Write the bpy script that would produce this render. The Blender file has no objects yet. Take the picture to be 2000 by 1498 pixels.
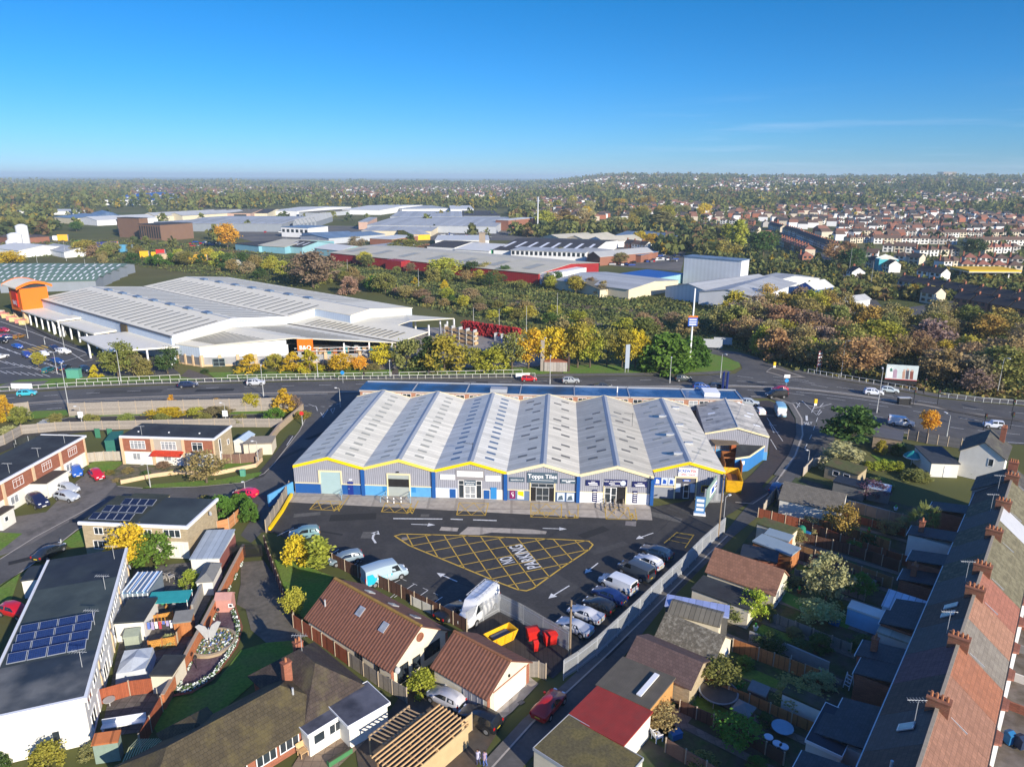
import bpy,math,random
from mathutils import Vector,Matrix,noise
R=math.radians
sc=bpy.context.scene
COL=sc.collection
rng=random.Random(7)
# camera
CAM_H,FOC,PITCH,ROLL=50.0,1386.0,R(16.25),R(0.25)
cd=bpy.data.cameras.new('camera');cam=bpy.data.objects.new('camera',cd);COL.objects.link(cam)
cd.sensor_width=36.0;cd.lens=FOC/2000.0*36.0;cd.clip_start=1.0;cd.clip_end=90000.0
_f=Vector((0,math.cos(PITCH),-math.sin(PITCH)));_u0=Vector((0,math.sin(PITCH),math.cos(PITCH)))
_r=Vector((1,0,0))*math.cos(ROLL)+_u0*math.sin(ROLL);_u=_u0*math.cos(ROLL)-Vector((1,0,0))*math.sin(ROLL)
cam.matrix_world=Matrix(((_r.x,_u.x,-_f.x,0),(_r.y,_u.y,-_f.y,0),(_r.z,_u.z,-_f.z,CAM_H),(0,0,0,1)))
sc.camera=cam
def P(u,v,z=0.0):
 """survey a photo point: where its line of sight meets the height z"""
 d=_f+_r*((u-1000.0)/FOC)-_u*((v-749.0)/FOC)
 t=(z-CAM_H)/d.z
 return Vector((d.x*t,d.y*t,z))
def PP(*uv,z=0.0):return[P(a,b,z)for a,b in uv]
# materials
MATS={}
def mat(name,col=(.5,.5,.5),rough=.85,var=.12,scale=1.5,pat=None,per=1.0,dark=.7,metal=0.0,obj=False,bump=0.0,stain=0.0,stain_col=(.1,.1,.09),stain_scale=.25,spec=.3,col2=None,squash=.3,emit=0.0,coat=0.0,hue=0.0,axis='u',trans=0.0):
 if name in MATS:return MATS[name]
 m=bpy.data.materials.new(name);m.use_nodes=True;MATS[name]=m
 nt=m.node_tree;N=nt.nodes;Lk=nt.links;bs=N['Principled BSDF']
 def nd(t,**k):
  n=N.new(t)
  for a,b in k.items():setattr(n,a,b)
  return n
 def mth(op,a,b=None):
  n=nd('ShaderNodeMath',operation=op)
  for i,x in enumerate((a,b)):
   if x is None:continue
   if isinstance(x,(int,float)):n.inputs[i].default_value=x
   else:Lk.new(x,n.inputs[i])
  return n.outputs[0]
 def mixc(fac,a,b,bt='MIX'):
  n=nd('ShaderNodeMix',data_type='RGBA',blend_type=bt)
  for i,x in((0,fac),(6,a),(7,b)):
   if isinstance(x,(int,float)):n.inputs[i].default_value=x
   elif isinstance(x,tuple):n.inputs[i].default_value=(*x,1)
   else:Lk.new(x,n.inputs[i])
  return n.outputs[2]
 tc=nd('ShaderNodeTexCoord').outputs['Object']
 def noi(s,d=3.0,r=.55):
  n=nd('ShaderNodeTexNoise');n.inputs['Scale'].default_value=s;n.inputs['Detail'].default_value=d;n.inputs['Roughness'].default_value=r
  Lk.new(tc,n.inputs['Vector']);return n.outputs['Fac']
 if obj:
  oi=nd('ShaderNodeObjectInfo');base=oi.outputs['Color']
  if hue:
   h=nd('ShaderNodeHueSaturation');Lk.new(base,h.inputs['Color'])
   Lk.new(mth('ADD',mth('MULTIPLY',mth('SUBTRACT',noi(scale*.37,1.0),.5),hue),.5),h.inputs['Hue']);base=h.outputs[0]
 else:base=tuple(col)
 g=mth('MULTIPLY',mth('SUBTRACT',noi(scale),.5),4.0*var)
 val=mth('ADD',g,1.0)
 sep=nd('ShaderNodeSeparateXYZ');Lk.new(tc,sep.inputs[0])
 x,y,z=sep.outputs
 h=None
 if pat in('corr','plank','rows'):
  if axis=='u':q=mth('ADD',x,y)
  else:q={'x':x,'y':y,'z':z}[axis]
  fr=mth('FRACT',mth('DIVIDE',q,per))
  if pat=='corr':
   s=mth('ABSOLUTE',mth('SUBTRACT',fr,.5));h=mth('MULTIPLY',s,2.0)
   val=mth('MULTIPLY',val,mth('ADD',mth('MULTIPLY',h,1-dark),dark))
  else:
   ln=mth('LESS_THAN',fr,.14)
   idv=nd('ShaderNodeTexWhiteNoise',noise_dimensions='1D');Lk.new(mth('FLOOR',mth('DIVIDE',q,per)),idv.inputs['W'])
   val=mth('MULTIPLY',val,mth('SUBTRACT',1.0,mth('MULTIPLY',ln,1-dark)))
   val=mth('MULTIPLY',val,mth('ADD',.88,mth('MULTIPLY',idv.outputs['Value'],.24)))
 elif pat in('brick','tile','slab'):
  cb=nd('ShaderNodeCombineXYZ')
  if pat=='brick':Lk.new(mth('ADD',x,y),cb.inputs[0]);Lk.new(z,cb.inputs[1])
  elif pat=='slab':Lk.new(x,cb.inputs[0]);Lk.new(y,cb.inputs[1])
  else:Lk.new(x if axis!='y' else y,cb.inputs[0]);Lk.new(y if axis!='y' else x,cb.inputs[1])
  b=nd('ShaderNodeTexBrick');Lk.new(cb.outputs[0],b.inputs['Vector'])
  b.inputs['Scale'].default_value=1.0;b.inputs['Brick Width'].default_value=per;b.inputs['Row Height'].default_value=per*squash
  b.inputs['Mortar Size'].default_value=per*.05;b.inputs['Mortar Smooth'].default_value=.3;b.inputs['Bias'].default_value=0
  b.inputs['Color1'].default_value=(1.12,1.12,1.12,1);b.inputs['Color2'].default_value=(.85,.85,.85,1)
  b.inputs['Mortar'].default_value=(dark,dark,dark,1)
  if pat=='slab':b.offset=0.0
  bw=nd('ShaderNodeRGBToBW');Lk.new(b.outputs['Color'],bw.inputs[0])
  val=mth('MULTIPLY',val,bw.outputs[0]);h=bw.outputs[0]
 if col2 is not None:
  base=mixc(nd_ramp(nd,Lk,noi(stain_scale,4.0),.42,.6),base,tuple(col2))
 mul=nd('ShaderNodeMix',data_type='RGBA',blend_type='MULTIPLY');mul.inputs[0].default_value=1.0
 if isinstance(base,tuple):mul.inputs[6].default_value=(*base,1)
 else:Lk.new(base,mul.inputs[6])
 cc=nd('ShaderNodeCombineColor')
 for i in range(3):Lk.new(val,cc.inputs[i])
 Lk.new(cc.outputs[0],mul.inputs[7]);out=mul.outputs[2]
 if stain:
  out=mixc(mth('MULTIPLY',nd_ramp(nd,Lk,noi(stain_scale*1.7,5.0,.65),.48,.66),stain),out,tuple(stain_col))
 Lk.new(out,bs.inputs['Base Color'])
 bs.inputs['Roughness'].default_value=rough;bs.inputs['Metallic'].default_value=metal
 bs.inputs['Specular IOR Level'].default_value=spec
 if coat:bs.inputs['Coat Weight'].default_value=coat;bs.inputs['Coat Roughness'].default_value=.05
 if emit:Lk.new(out,bs.inputs['Emission Color']);bs.inputs['Emission Strength'].default_value=emit
 if trans:
  tr=nd('ShaderNodeBsdfTranslucent');Lk.new(out,tr.inputs['Color'])
  mx=nd('ShaderNodeMixShader');mx.inputs[0].default_value=trans
  Lk.new(bs.outputs[0],mx.inputs[1]);Lk.new(tr.outputs[0],mx.inputs[2]);Lk.new(mx.outputs[0],N['Material Output'].inputs['Surface'])
 if bump and h is not None:
  bp=nd('ShaderNodeBump');bp.inputs['Strength'].default_value=bump;bp.inputs['Distance'].default_value=.05
  Lk.new(h,bp.inputs['Height']);Lk.new(bp.outputs[0],bs.inputs['Normal'])
 return m
def nd_ramp(nd,Lk,fac,a,b):
 n=nd('ShaderNodeMapRange');n.inputs['From Min'].default_value=a;n.inputs['From Max'].default_value=b
 Lk.new(fac,n.inputs['Value']);return n.outputs[0]
 # mesh builder
class MB:
 def __init__(s):s.v=[];s.f=[];s.m=[]
 def add(s,vs,fs,m=0):
  n=len(s.v);s.v+=[tuple(p)for p in vs];s.f+=[tuple(i+n for i in f)for f in fs];s.m+=[m]*len(fs);return s
 def quad(s,*p,m=0):return s.add(p,[tuple(range(len(p)))],m)
 def box(s,x0,y0,z0,x1,y1,z1,m=0):
  return s.add([(x0,y0,z0),(x1,y0,z0),(x1,y1,z0),(x0,y1,z0),(x0,y0,z1),(x1,y0,z1),(x1,y1,z1),(x0,y1,z1)],[(3,2,1,0),(4,5,6,7),(0,1,5,4),(1,2,6,5),(2,3,7,6),(3,0,4,7)],m)
 def prism(s,pts,z0,z1,m=0):
  n=len(pts);pts=[(p[0],p[1])for p in pts]
  ar=sum(pts[i][0]*pts[(i+1)%n][1]-pts[(i+1)%n][0]*pts[i][1]for i in range(n))
  if ar<0:pts=pts[::-1]
  return s.add([(x,y,z0)for x,y in pts]+[(x,y,z1)for x,y in pts],[tuple(range(n))[::-1],tuple(range(n,2*n))]+[(i,(i+1)%n,n+(i+1)%n,n+i)for i in range(n)],m)
 def beam(s,p,q,w,h,m=0,up=(0,0,1)):
  p=Vector(p);q=Vector(q);d=(q-p);u=Vector(up)
  if abs(d.normalized().dot(u))>.99:u=Vector((0,1,0))
  a=d.cross(u).normalized()*(w/2);b=a.cross(d).normalized()*(h/2)
  return s.add([p-a-b,p+a-b,p+a+b,p-a+b,q-a-b,q+a-b,q+a+b,q-a+b],[(0,1,2,3),(7,6,5,4),(0,4,5,1),(1,5,6,2),(2,6,7,3),(3,7,4,0)],m)
 def tube(s,p,q,r0,r1=None,n=8,m=0,cap=True):
  r1=r0 if r1 is None else r1;p=Vector(p);q=Vector(q);d=(q-p).normalized()
  a=d.orthogonal().normalized();b=d.cross(a);vs=[]
  for c,r in((p,r0),(q,r1)):
   for i in range(n):t=2*math.pi*i/n;vs.append(c+(a*math.cos(t)+b*math.sin(t))*r)
  fs=[(i,(i+1)%n,n+(i+1)%n,n+i)for i in range(n)]
  if cap:fs+=[tuple(range(n))[::-1],tuple(range(n,2*n))]
  return s.add(vs,fs,m)
 def lathe(s,prof,n=12,c=(0,0),m=0):
  vs=[];k=len(prof)
  for i in range(n):
   t=2*math.pi*i/n
   vs+=[(c[0]+r*math.cos(t),c[1]+r*math.sin(t),z)for r,z in prof]
  fs=[(i*k+j,((i+1)%n)*k+j,((i+1)%n)*k+j+1,i*k+j+1)for i in range(n)for j in range(k-1)]
  return s.add(vs,fs,m)
 def build(s,name,mats,parent=None,smooth=False):
  me=bpy.data.meshes.new(name);me.from_pydata(s.v,[],s.f)
  mats=mats if isinstance(mats,(list,tuple))else[mats]
  for m in mats:me.materials.append(m)
  if len(mats)>1:me.polygons.foreach_set('material_index',s.m)
  if smooth:
   me.polygons.foreach_set('use_smooth',[True]*len(me.polygons))
   try:me.set_sharp_from_angle(angle=R(38))
   except Exception:pass
  me.update();o=bpy.data.objects.new(name,me);COL.objects.link(o)
  if parent is not None:o.parent=parent
  return o
def box(*a,**k):return MB().box(*a,**k)
def tag(o,label=None,cat=None,group=None,kind=None):
 if label:o['label']=label
 if cat:o['category']=cat
 if group:o['group']=group
 if kind:o['kind']=kind
 return o
def thing(name,label,cat,loc=(0,0,0),rz=0.0,group=None):
 o=bpy.data.objects.new(name,None);COL.objects.link(o);o.empty_display_size=.3
 o.location=loc;o.rotation_euler=(0,0,rz);return tag(o,label,cat,group)
def dup(root,loc=None,rz=None,label=None,group=None,scale=None,color=None):
 r=root.copy();COL.objects.link(r)
 if loc is not None:r.location=loc
 if rz is not None:r.rotation_euler=(0,0,rz)
 if label:r['label']=label
 if group:r['group']=group
 if scale is not None:r.scale=scale if isinstance(scale,tuple)else(scale,)*3
 if color is not None:r.color=(*color,1)
 for ch in root.children:
  c=ch.copy();COL.objects.link(c);c.parent=r
  if color is not None and not ch.get('fixed'):c.color=(*color,1)
  for g in ch.children:
   d=g.copy();COL.objects.link(d);d.parent=c
   if color is not None and not g.get('fixed'):d.color=(*color,1)
 return r
def structure(o):o['kind']='structure';return o
_lay=[0]
def sheet(name,pts,m,z,smooth=False):
 """a level ground sheet through photo-surveyed or world points"""
 pts=[(p.x,p.y)if isinstance(p,Vector)else p for p in pts]
 mb=MB();n=len(pts)
 ar=sum(pts[i][0]*pts[(i+1)%n][1]-pts[(i+1)%n][0]*pts[i][1]for i in range(n))
 if ar<0:pts=pts[::-1]
 mb.add([(x,y,z)for x,y in pts],[tuple(range(n))])
 return structure(mb.build(name,m))
def ribbon(pts,w,z,mb=None,dash=None,closed=False):
 """a painted line of width w along world points; dash=(on, off)"""
 mb=mb or MB();pts=[Vector((p[0],p[1],0))for p in pts]
 if closed:pts.append(pts[0])
 def seg(a,b):
  d=(b-a)
  if d.length<1e-4:return
  t=Vector((-d.y,d.x,0)).normalized()*(w/2)
  mb.add([(a.x-t.x,a.y-t.y,z),(b.x-t.x,b.y-t.y,z),(b.x+t.x,b.y+t.y,z),(a.x+t.x,a.y+t.y,z)],[(0,1,2,3)])
 if not dash:
  L=[];n=len(pts)
  for i,p in enumerate(pts):
   a=pts[i-1]if i>0 else(pts[-2]if closed else None);b=pts[i+1]if i<n-1 else(pts[1]if closed else None)
   d1=(p-a).normalized()if a else None;d2=(b-p).normalized()if b else None
   d=(d1+d2).normalized()if d1 and d2 else(d1 or d2)
   k=1.0/max(.5,d.dot(d2 or d1))
   L.append((p,Vector((-d.y,d.x,0))*(w/2*k)))
  vs=[]
  for p,t in L:vs+=[(p.x-t.x,p.y-t.y,z),(p.x+t.x,p.y+t.y,z)]
  mb.add(vs,[(2*i,2*i+2,2*i+3,2*i+1)for i in range(n-1)])
  return mb
 on,off=dash;rest=0;draw=True;left=on
 for a,b in zip(pts,pts[1:]):
  d=(b-a).length;u=(b-a)/d if d else None;t=0
  while t<d-1e-6:
   st=min(left,d-t)
   if draw:seg(a+u*t,a+u*(t+st))
   t+=st;left-=st
   if left<=1e-6:draw=not draw;left=on if draw else off
 return mb
def text_mb(s,size,mb=None,ext=0.0,bold=False):
 """lettering as mesh, lying in the xy plane, centred on the origin"""
 c=bpy.data.curves.new('lettering','FONT');c.body=s;c.size=size;c.align_x='CENTER';c.align_y='CENTER';c.extrude=ext
 c.resolution_u=3
 if bold:c.offset=size*.018
 o=bpy.data.objects.new('lettering',c);COL.objects.link(o)
 dg=bpy.context.evaluated_depsgraph_get();me=bpy.data.meshes.new_from_object(o.evaluated_get(dg))
 vs=[tuple(v.co)for v in me.vertices];fs=[tuple(p.vertices)for p in me.polygons]
 bpy.data.objects.remove(o);bpy.data.curves.remove(c);bpy.data.meshes.remove(me)
 mb=mb or MB();mb.add(vs,fs);return mb
def wall_text(s,size,x,y,z,bold=False,wide=1.0):
 """lettering standing on the plane y, facing -y"""
 t=text_mb(s,size,bold=bold);t.v=[(x+a*wide,y,z+b)for a,b,c in t.v];return t
def floor_text(s,size,o,ang,z,tall=1.0):
 t=text_mb(s,size,bold=True);ca,sa=math.cos(ang),math.sin(ang)
 t.v=[(o[0]+a*ca-b*tall*sa,o[1]+a*sa+b*tall*ca,z)for a,b,c in t.v];return t
def rect(a,b,c,z):
 """frame of a rectangle from three photo points at height z: origin, angle, length along a->b, depth towards c"""
 A,B,C=P(*a,z),P(*b,z),P(*c,z)
 d=B-A;L=math.hypot(d.x,d.y);ang=math.atan2(d.y,d.x)
 W=(-(C.x-A.x)*d.y+(C.y-A.y)*d.x)/L
 return Vector((A.x,A.y,0)),ang,L,W
def loc2w(o,ang,x,y,z=0):return Vector((o.x+x*math.cos(ang)-y*math.sin(ang),o.y+x*math.sin(ang)+y*math.cos(ang),z))
# shared materials
ASPH=mat('asphalt_road',(.088,.085,.082),.82,.16,2.2,stain=.35,stain_col=(.05,.05,.05),stain_scale=.12,col2=(.115,.11,.104),spec=.35)
ASPHD=mat('asphalt_dark',(.045,.043,.042),.8,.2,2.6,stain=.45,stain_col=(.085,.08,.074),stain_scale=.16,spec=.35)
PAVE=mat('paving',(.15,.14,.128),.9,.15,1.6,stain=.4,stain_col=(.09,.085,.08),stain_scale=.3)
CONC=mat('concrete',(.42,.37,.31),.9,.14,1.2,pat='slab',per=4.4,squash=1.0,dark=.75,stain=.45,stain_col=(.25,.22,.19),stain_scale=.35)
GRASS=mat('lawn_grass',(.115,.215,.025),.95,.3,3.0,col2=(.14,.20,.035),stain_scale=.35)
SCRUB=mat('scrub_ground',(.07,.075,.026),.97,.3,.35,col2=(.1,.08,.04),stain_scale=.04)
EARTH=mat('garden_earth',(.075,.062,.045),.95,.3,1.5,col2=(.05,.065,.02),stain_scale=.3)
WHITEL=mat('line_white',(.72,.72,.7),.7,.12,5,stain=.45,stain_col=(.2,.2,.2),stain_scale=1.6)
YELL=mat('line_yellow',(.62,.40,.06),.7,.12,5,stain=.35,stain_col=(.2,.16,.08),stain_scale=1.3)
WFRAME=mat('white_frame',(.8,.8,.79),.45,.03,3)
GLASS=mat('window_glass',(.03,.04,.05),.06,.3,.9,spec=.8)
GLASSB=mat('window_pale',(.3,.32,.34),.1,.3,1.1,spec=.6)
BRICK=mat('red_brick',(.33,.125,.075),.9,.12,2,pat='brick',per=.45,squash=.32,dark=.75)
BRICKB=mat('buff_brick',(.42,.34,.22),.9,.12,2,pat='brick',per=.45,squash=.32,dark=.8)
RENDERW=mat('white_render',(.70,.68,.62),.85,.06,1.0,stain=.25,stain_col=(.6,.57,.5),stain_scale=.4)
RENDERC=mat('cream_render',(.66,.6,.47),.85,.07,1.0,stain=.3,stain_col=(.5,.45,.35),stain_scale=.4)
FELT=mat('roof_felt',(.034,.034,.036),.75,.2,1.2,col2=(.05,.055,.055),stain_scale=.18)
FELTG=mat('roof_felt_weathered',(.055,.068,.066),.7,.22,.8,col2=(.036,.042,.044),stain_scale=.2)
TILER=mat('red_roof_tile',(.30,.13,.08),.8,.16,1.5,pat='corr',axis='x',per=.42,dark=.42,bump=.7,stain=.3,stain_col=(.2,.09,.06),stain_scale=.5)
TILEB=mat('brown_roof_tile',(.072,.054,.044),.85,.18,1.2,pat='tile',per=.34,squash=.9,dark=.55,bump=.5,stain=.5,stain_col=(.16,.14,.06),stain_scale=.25)
TILEG=mat('grey_roof_tile',(.085,.08,.074),.85,.18,1.2,pat='tile',per=.36,squash=.9,dark=.55,bump=.5,stain=.5,stain_col=(.16,.16,.11),stain_scale=.4)
WOODG=mat('grey_timber',(.27,.24,.205),.9,.12,3,pat='plank',per=.16,dark=.55)
WOODO=mat('orange_timber',(.42,.17,.06),.85,.12,3,pat='plank',per=.16,dark=.6)
WOODB=mat('brown_timber',(.12,.06,.04),.85,.12,3,pat='plank',per=.16,dark=.55)
WOODP=mat('pine_timber',(.55,.36,.18),.8,.1,3)
GALV=mat('galvanised_steel',(.5,.52,.54),.5,.08,3,metal=.3)
POSTM=mat('post_grey',(.46,.47,.47),.55,.06,3,metal=.2)
WOODPOLE=mat('pole_timber',(.24,.18,.12),.9,.15,4)
BLACKM=mat('black_metal',(.02,.02,.022),.5,.1,3)
PAINT=mat('painted_any',rough=.75,var=.06,scale=1.3,obj=True)
BARK=mat('bark',(.11,.085,.06),.95,.2,4)
LEAF=mat('foliage',rough=.75,var=.2,scale=.8,obj=True,hue=.03,spec=.15,trans=.3)
# daylight
sc.view_settings.view_transform='Standard';sc.view_settings.look='None';sc.view_settings.exposure=0.72;sc.view_settings.gamma=1.0
SUN_EL,SUN_AZ=R(21.0),R(143.0)
w=bpy.data.worlds.new('World');sc.world=w;w.use_nodes=True
nt=w.node_tree;N=nt.nodes;bg=N['Background']
sky=N.new('ShaderNodeTexSky');sky.sky_type='NISHITA';sky.sun_disc=False
sky.sun_elevation=SUN_EL;sky.sun_rotation=SUN_AZ;sky.altitude=2000;sky.air_density=1.0;sky.dust_density=0.0;sky.ozone_density=8.0
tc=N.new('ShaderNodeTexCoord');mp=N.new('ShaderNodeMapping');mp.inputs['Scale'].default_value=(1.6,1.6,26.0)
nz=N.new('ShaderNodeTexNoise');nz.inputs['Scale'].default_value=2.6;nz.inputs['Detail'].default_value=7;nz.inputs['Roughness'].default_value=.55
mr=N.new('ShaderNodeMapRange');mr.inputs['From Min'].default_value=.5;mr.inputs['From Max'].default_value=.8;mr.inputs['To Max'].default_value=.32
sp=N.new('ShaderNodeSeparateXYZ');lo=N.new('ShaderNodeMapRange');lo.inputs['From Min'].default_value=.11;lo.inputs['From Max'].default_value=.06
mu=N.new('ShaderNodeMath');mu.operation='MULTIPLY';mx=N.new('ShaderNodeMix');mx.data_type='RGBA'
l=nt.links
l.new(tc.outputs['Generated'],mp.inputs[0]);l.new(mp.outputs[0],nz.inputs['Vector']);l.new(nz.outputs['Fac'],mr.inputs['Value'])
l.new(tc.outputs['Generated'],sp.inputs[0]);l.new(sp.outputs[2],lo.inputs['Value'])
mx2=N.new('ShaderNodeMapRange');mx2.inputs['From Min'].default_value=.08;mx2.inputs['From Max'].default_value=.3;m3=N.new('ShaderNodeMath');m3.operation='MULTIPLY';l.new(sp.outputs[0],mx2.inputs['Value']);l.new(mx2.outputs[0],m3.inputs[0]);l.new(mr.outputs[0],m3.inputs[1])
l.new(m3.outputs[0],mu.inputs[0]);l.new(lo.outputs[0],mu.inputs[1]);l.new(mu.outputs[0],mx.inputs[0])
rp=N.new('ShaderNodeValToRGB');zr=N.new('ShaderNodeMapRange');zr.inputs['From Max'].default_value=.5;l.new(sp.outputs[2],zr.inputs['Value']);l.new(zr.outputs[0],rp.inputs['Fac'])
e=rp.color_ramp.elements;e[0].position=0.0;e[0].color=(.38,.42,.47,1);e[1].position=1.0;e[1].color=(.70,.85,1.0,1)  # upper sky stop raised, out of frame, to add fill to shadows
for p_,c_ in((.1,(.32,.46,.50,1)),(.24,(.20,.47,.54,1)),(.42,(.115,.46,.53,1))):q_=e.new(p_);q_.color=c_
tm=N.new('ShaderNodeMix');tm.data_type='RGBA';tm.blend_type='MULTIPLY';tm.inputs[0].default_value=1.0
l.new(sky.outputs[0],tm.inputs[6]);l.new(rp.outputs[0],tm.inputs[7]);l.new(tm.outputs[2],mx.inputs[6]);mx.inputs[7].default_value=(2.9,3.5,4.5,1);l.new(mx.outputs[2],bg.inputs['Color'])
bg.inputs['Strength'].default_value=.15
sd=bpy.data.lights.new('sun','SUN');so=bpy.data.objects.new('sun',sd);COL.objects.link(so)
sd.energy=4.5;sd.angle=R(.5);sd.color=(1.0,.90,.74)
_s=Vector((math.sin(SUN_AZ)*math.cos(SUN_EL),math.cos(SUN_AZ)*math.cos(SUN_EL),math.sin(SUN_EL)))
so.rotation_euler=_s.to_track_quat('Z','Y').to_euler();so.location=_s*200
# land to the horizon
def land(x,y):
 r=math.hypot(x,y)
 if r<900:return 0.0
 k=min(1,(r-900)/2600);k=k*k*(3-2*k);az=math.degrees(math.atan2(x,y))
 side=min(1,max(0,(az-1)/7));side=side*side*(3-2*side)
 h=50*side*k*(.9+.16*noise.noise((x/900,y/900,0)))
 return h+k*9*noise.noise((x/700,y/700,3))*(.3 if side<.5 else .8)
_rs=[0,60,120,200,300,450,700,900,1100,1350,1600,1900,2200,2550,2900,3300,3700,4200,4800,5500,6500,8000,10000,13000,17000,22000];_n=144
b=MB();b.v=[(0,0,-.05)]+[(r*math.sin(2*math.pi*i/_n),r*math.cos(2*math.pi*i/_n),land(r*math.sin(2*math.pi*i/_n),r*math.cos(2*math.pi*i/_n))*(1 if r<5000 else max(0,1-(r-5000)/3500))-.05)for r in _rs[1:]for i in range(_n)]
b.f=[(0,1+(i+1)%_n,1+i)for i in range(_n)]+[(1+k*_n+i,1+k*_n+(i+1)%_n,1+(k+1)*_n+(i+1)%_n,1+(k+1)*_n+i)for k in range(len(_rs)-2)for i in range(_n)]
b.m=[0]*len(b.f)
FIELD=mat('ground_land',(.10,.11,.038),.97,.25,.02,col2=(.15,.14,.06),stain_scale=.006,stain=.5,stain_col=(.075,.095,.035),spec=.05)
structure(b.build('ground',FIELD,smooth=True))
# trading estate units
CLAD=mat('grey_cladding',(.36,.37,.43),.55,.06,1.0,pat='corr',per=.33,dark=.6,bump=.5,stain=.15,stain_col=(.25,.25,.28))
BLUEW=mat('blue_paint',(.012,.085,.30),.6,.07,1.5)
BLUEL=mat('light_blue_paint',(.10,.33,.60),.6,.07,1.5)
BLUEM=mat('mid_blue_paint',(.03,.22,.52),.6,.05,1.5)
PALEW=mat('pale_blue_white',(.56,.63,.72),.7,.05,1.5)
WHITEW=mat('white_paint',(.78,.79,.80),.65,.05,1.5,stain=.25,stain_col=(.5,.5,.5))
YELF=mat('yellow_fascia',(.85,.58,.005),.5,.05,2)
YELP=mat('pale_yellow_fascia',(.78,.68,.42),.55,.05,2)
SHUT=mat('roller_shutter',(.36,.50,.52),.5,.04,1,pat='corr',per=.2,axis='z',dark=.85)
SHUTG=mat('grey_shutter',(.38,.42,.40),.5,.04,1,pat='corr',per=.2,axis='z',dark=.85)
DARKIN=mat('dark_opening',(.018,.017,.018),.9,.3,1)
def roofm(n,c,d=.8,st=.2):return mat(n,c,.55,.07,.6,pat='rows',per=1.05,axis='y',dark=d,stain=st,stain_col=(c[0]*.72,c[1]*.72,c[2]*.7),stain_scale=.22)
ROOFS=[roofm('sheet_roof_light',(.72,.685,.57)),roofm('sheet_roof_clean',(.76,.725,.61)),roofm('sheet_roof_cool',(.70,.68,.60)),roofm('sheet_roof_warm',(.69,.645,.53)),roofm('sheet_roof_lichen',(.57,.53,.43),.8,.4),roofm('sheet_roof_dull',(.62,.585,.50))]
ROOF7=mat('sheet_roof_patched',(.54,.51,.45),.7,.12,.7,pat='rows',per=1.1,axis='y',dark=.75,stain=.65,stain_col=(.17,.17,.17),stain_scale=.3)
RIDGE=mat('ridge_flashing',(.31,.34,.385),.5,.06,1)
NAVY=mat('navy_sign',(.015,.02,.10),.5,.05,2)
SLATE=mat('slate_sign',(.075,.115,.155),.5,.05,2)
SIGNW=mat('sign_white',(.82,.83,.84),.5,.02,2)
SIGNR=mat('sign_red',(.6,.03,.03),.5,.03,2)
SIGNB=mat('sign_blue',(.02,.09,.42),.5,.03,2)
SKYL=mat('skylight_grey',(.36,.355,.30),.5,.1,.8)
SKYLB=mat('skylight_blue',(.10,.15,.23),.35,.1,.8)
SKYLD=mat('skylight_brown',(.175,.165,.14),.5,.1,.8)
WO,WA,BW,BD,EV,RG=Vector((-35.5,106.95,0)),R(-3.9),11.6,37.0,4.8,6.4
def wl(i,x,y,z=0):return loc2w(WO,WA,i*BW+x,y,z)
def glazed(parent,x0,x1,z0,z1,y=0.,name='window',cols=2,rows=1,fm=None,gm=None,fw=.09,proud=.06,transom=None):
 """a framed window on the wall plane y facing -y: frame mesh with a pane as its sub-part"""
 f=MB()
 f.box(x0,y-proud,z0,x0+fw,y+.02,z1);f.box(x1-fw,y-proud,z0,x1,y+.02,z1)
 f.box(x0+fw,y-proud,z0,x1-fw,y+.02,z0+fw);f.box(x0+fw,y-proud,z1-fw,x1-fw,y+.02,z1)
 for c in range(1,cols):
  cx=x0+(x1-x0)*c/cols;f.box(cx-fw*.4,y-proud*.9,z0+fw,cx+fw*.4,y+.02,z1-fw)
 if transom:
  tz=z0+(z1-z0)*transom;f.box(x0+fw,y-proud*.8,tz-fw*.4,x1-fw,y+.02,tz+fw*.4)
 o=f.build(name,fm or WFRAME,parent)
 p=MB().quad((x0+fw*.5,y-.015,z0+fw*.5),(x1-fw*.5,y-.015,z0+fw*.5),(x1-fw*.5,y-.015,z1-fw*.5),(x0+fw*.5,y-.015,z1-fw*.5))
 p.build('pane',gm or GLASS,o)
 return o
def panel(parent,name,x0,x1,z0,z1,m,y=0.,t=.1,label=None):
 o=box(x0,y-t,z0,x1,y+.01,z1).build(name,m,parent)
 if label:o['label']=label
 return o
def lettering(parent,s,size,x,z,m,y=-.115,wide=1.0,bold=True,name='lettering'):
 return wall_text(s,size,x,y,z,bold,wide).build(name,m,parent)
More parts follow.
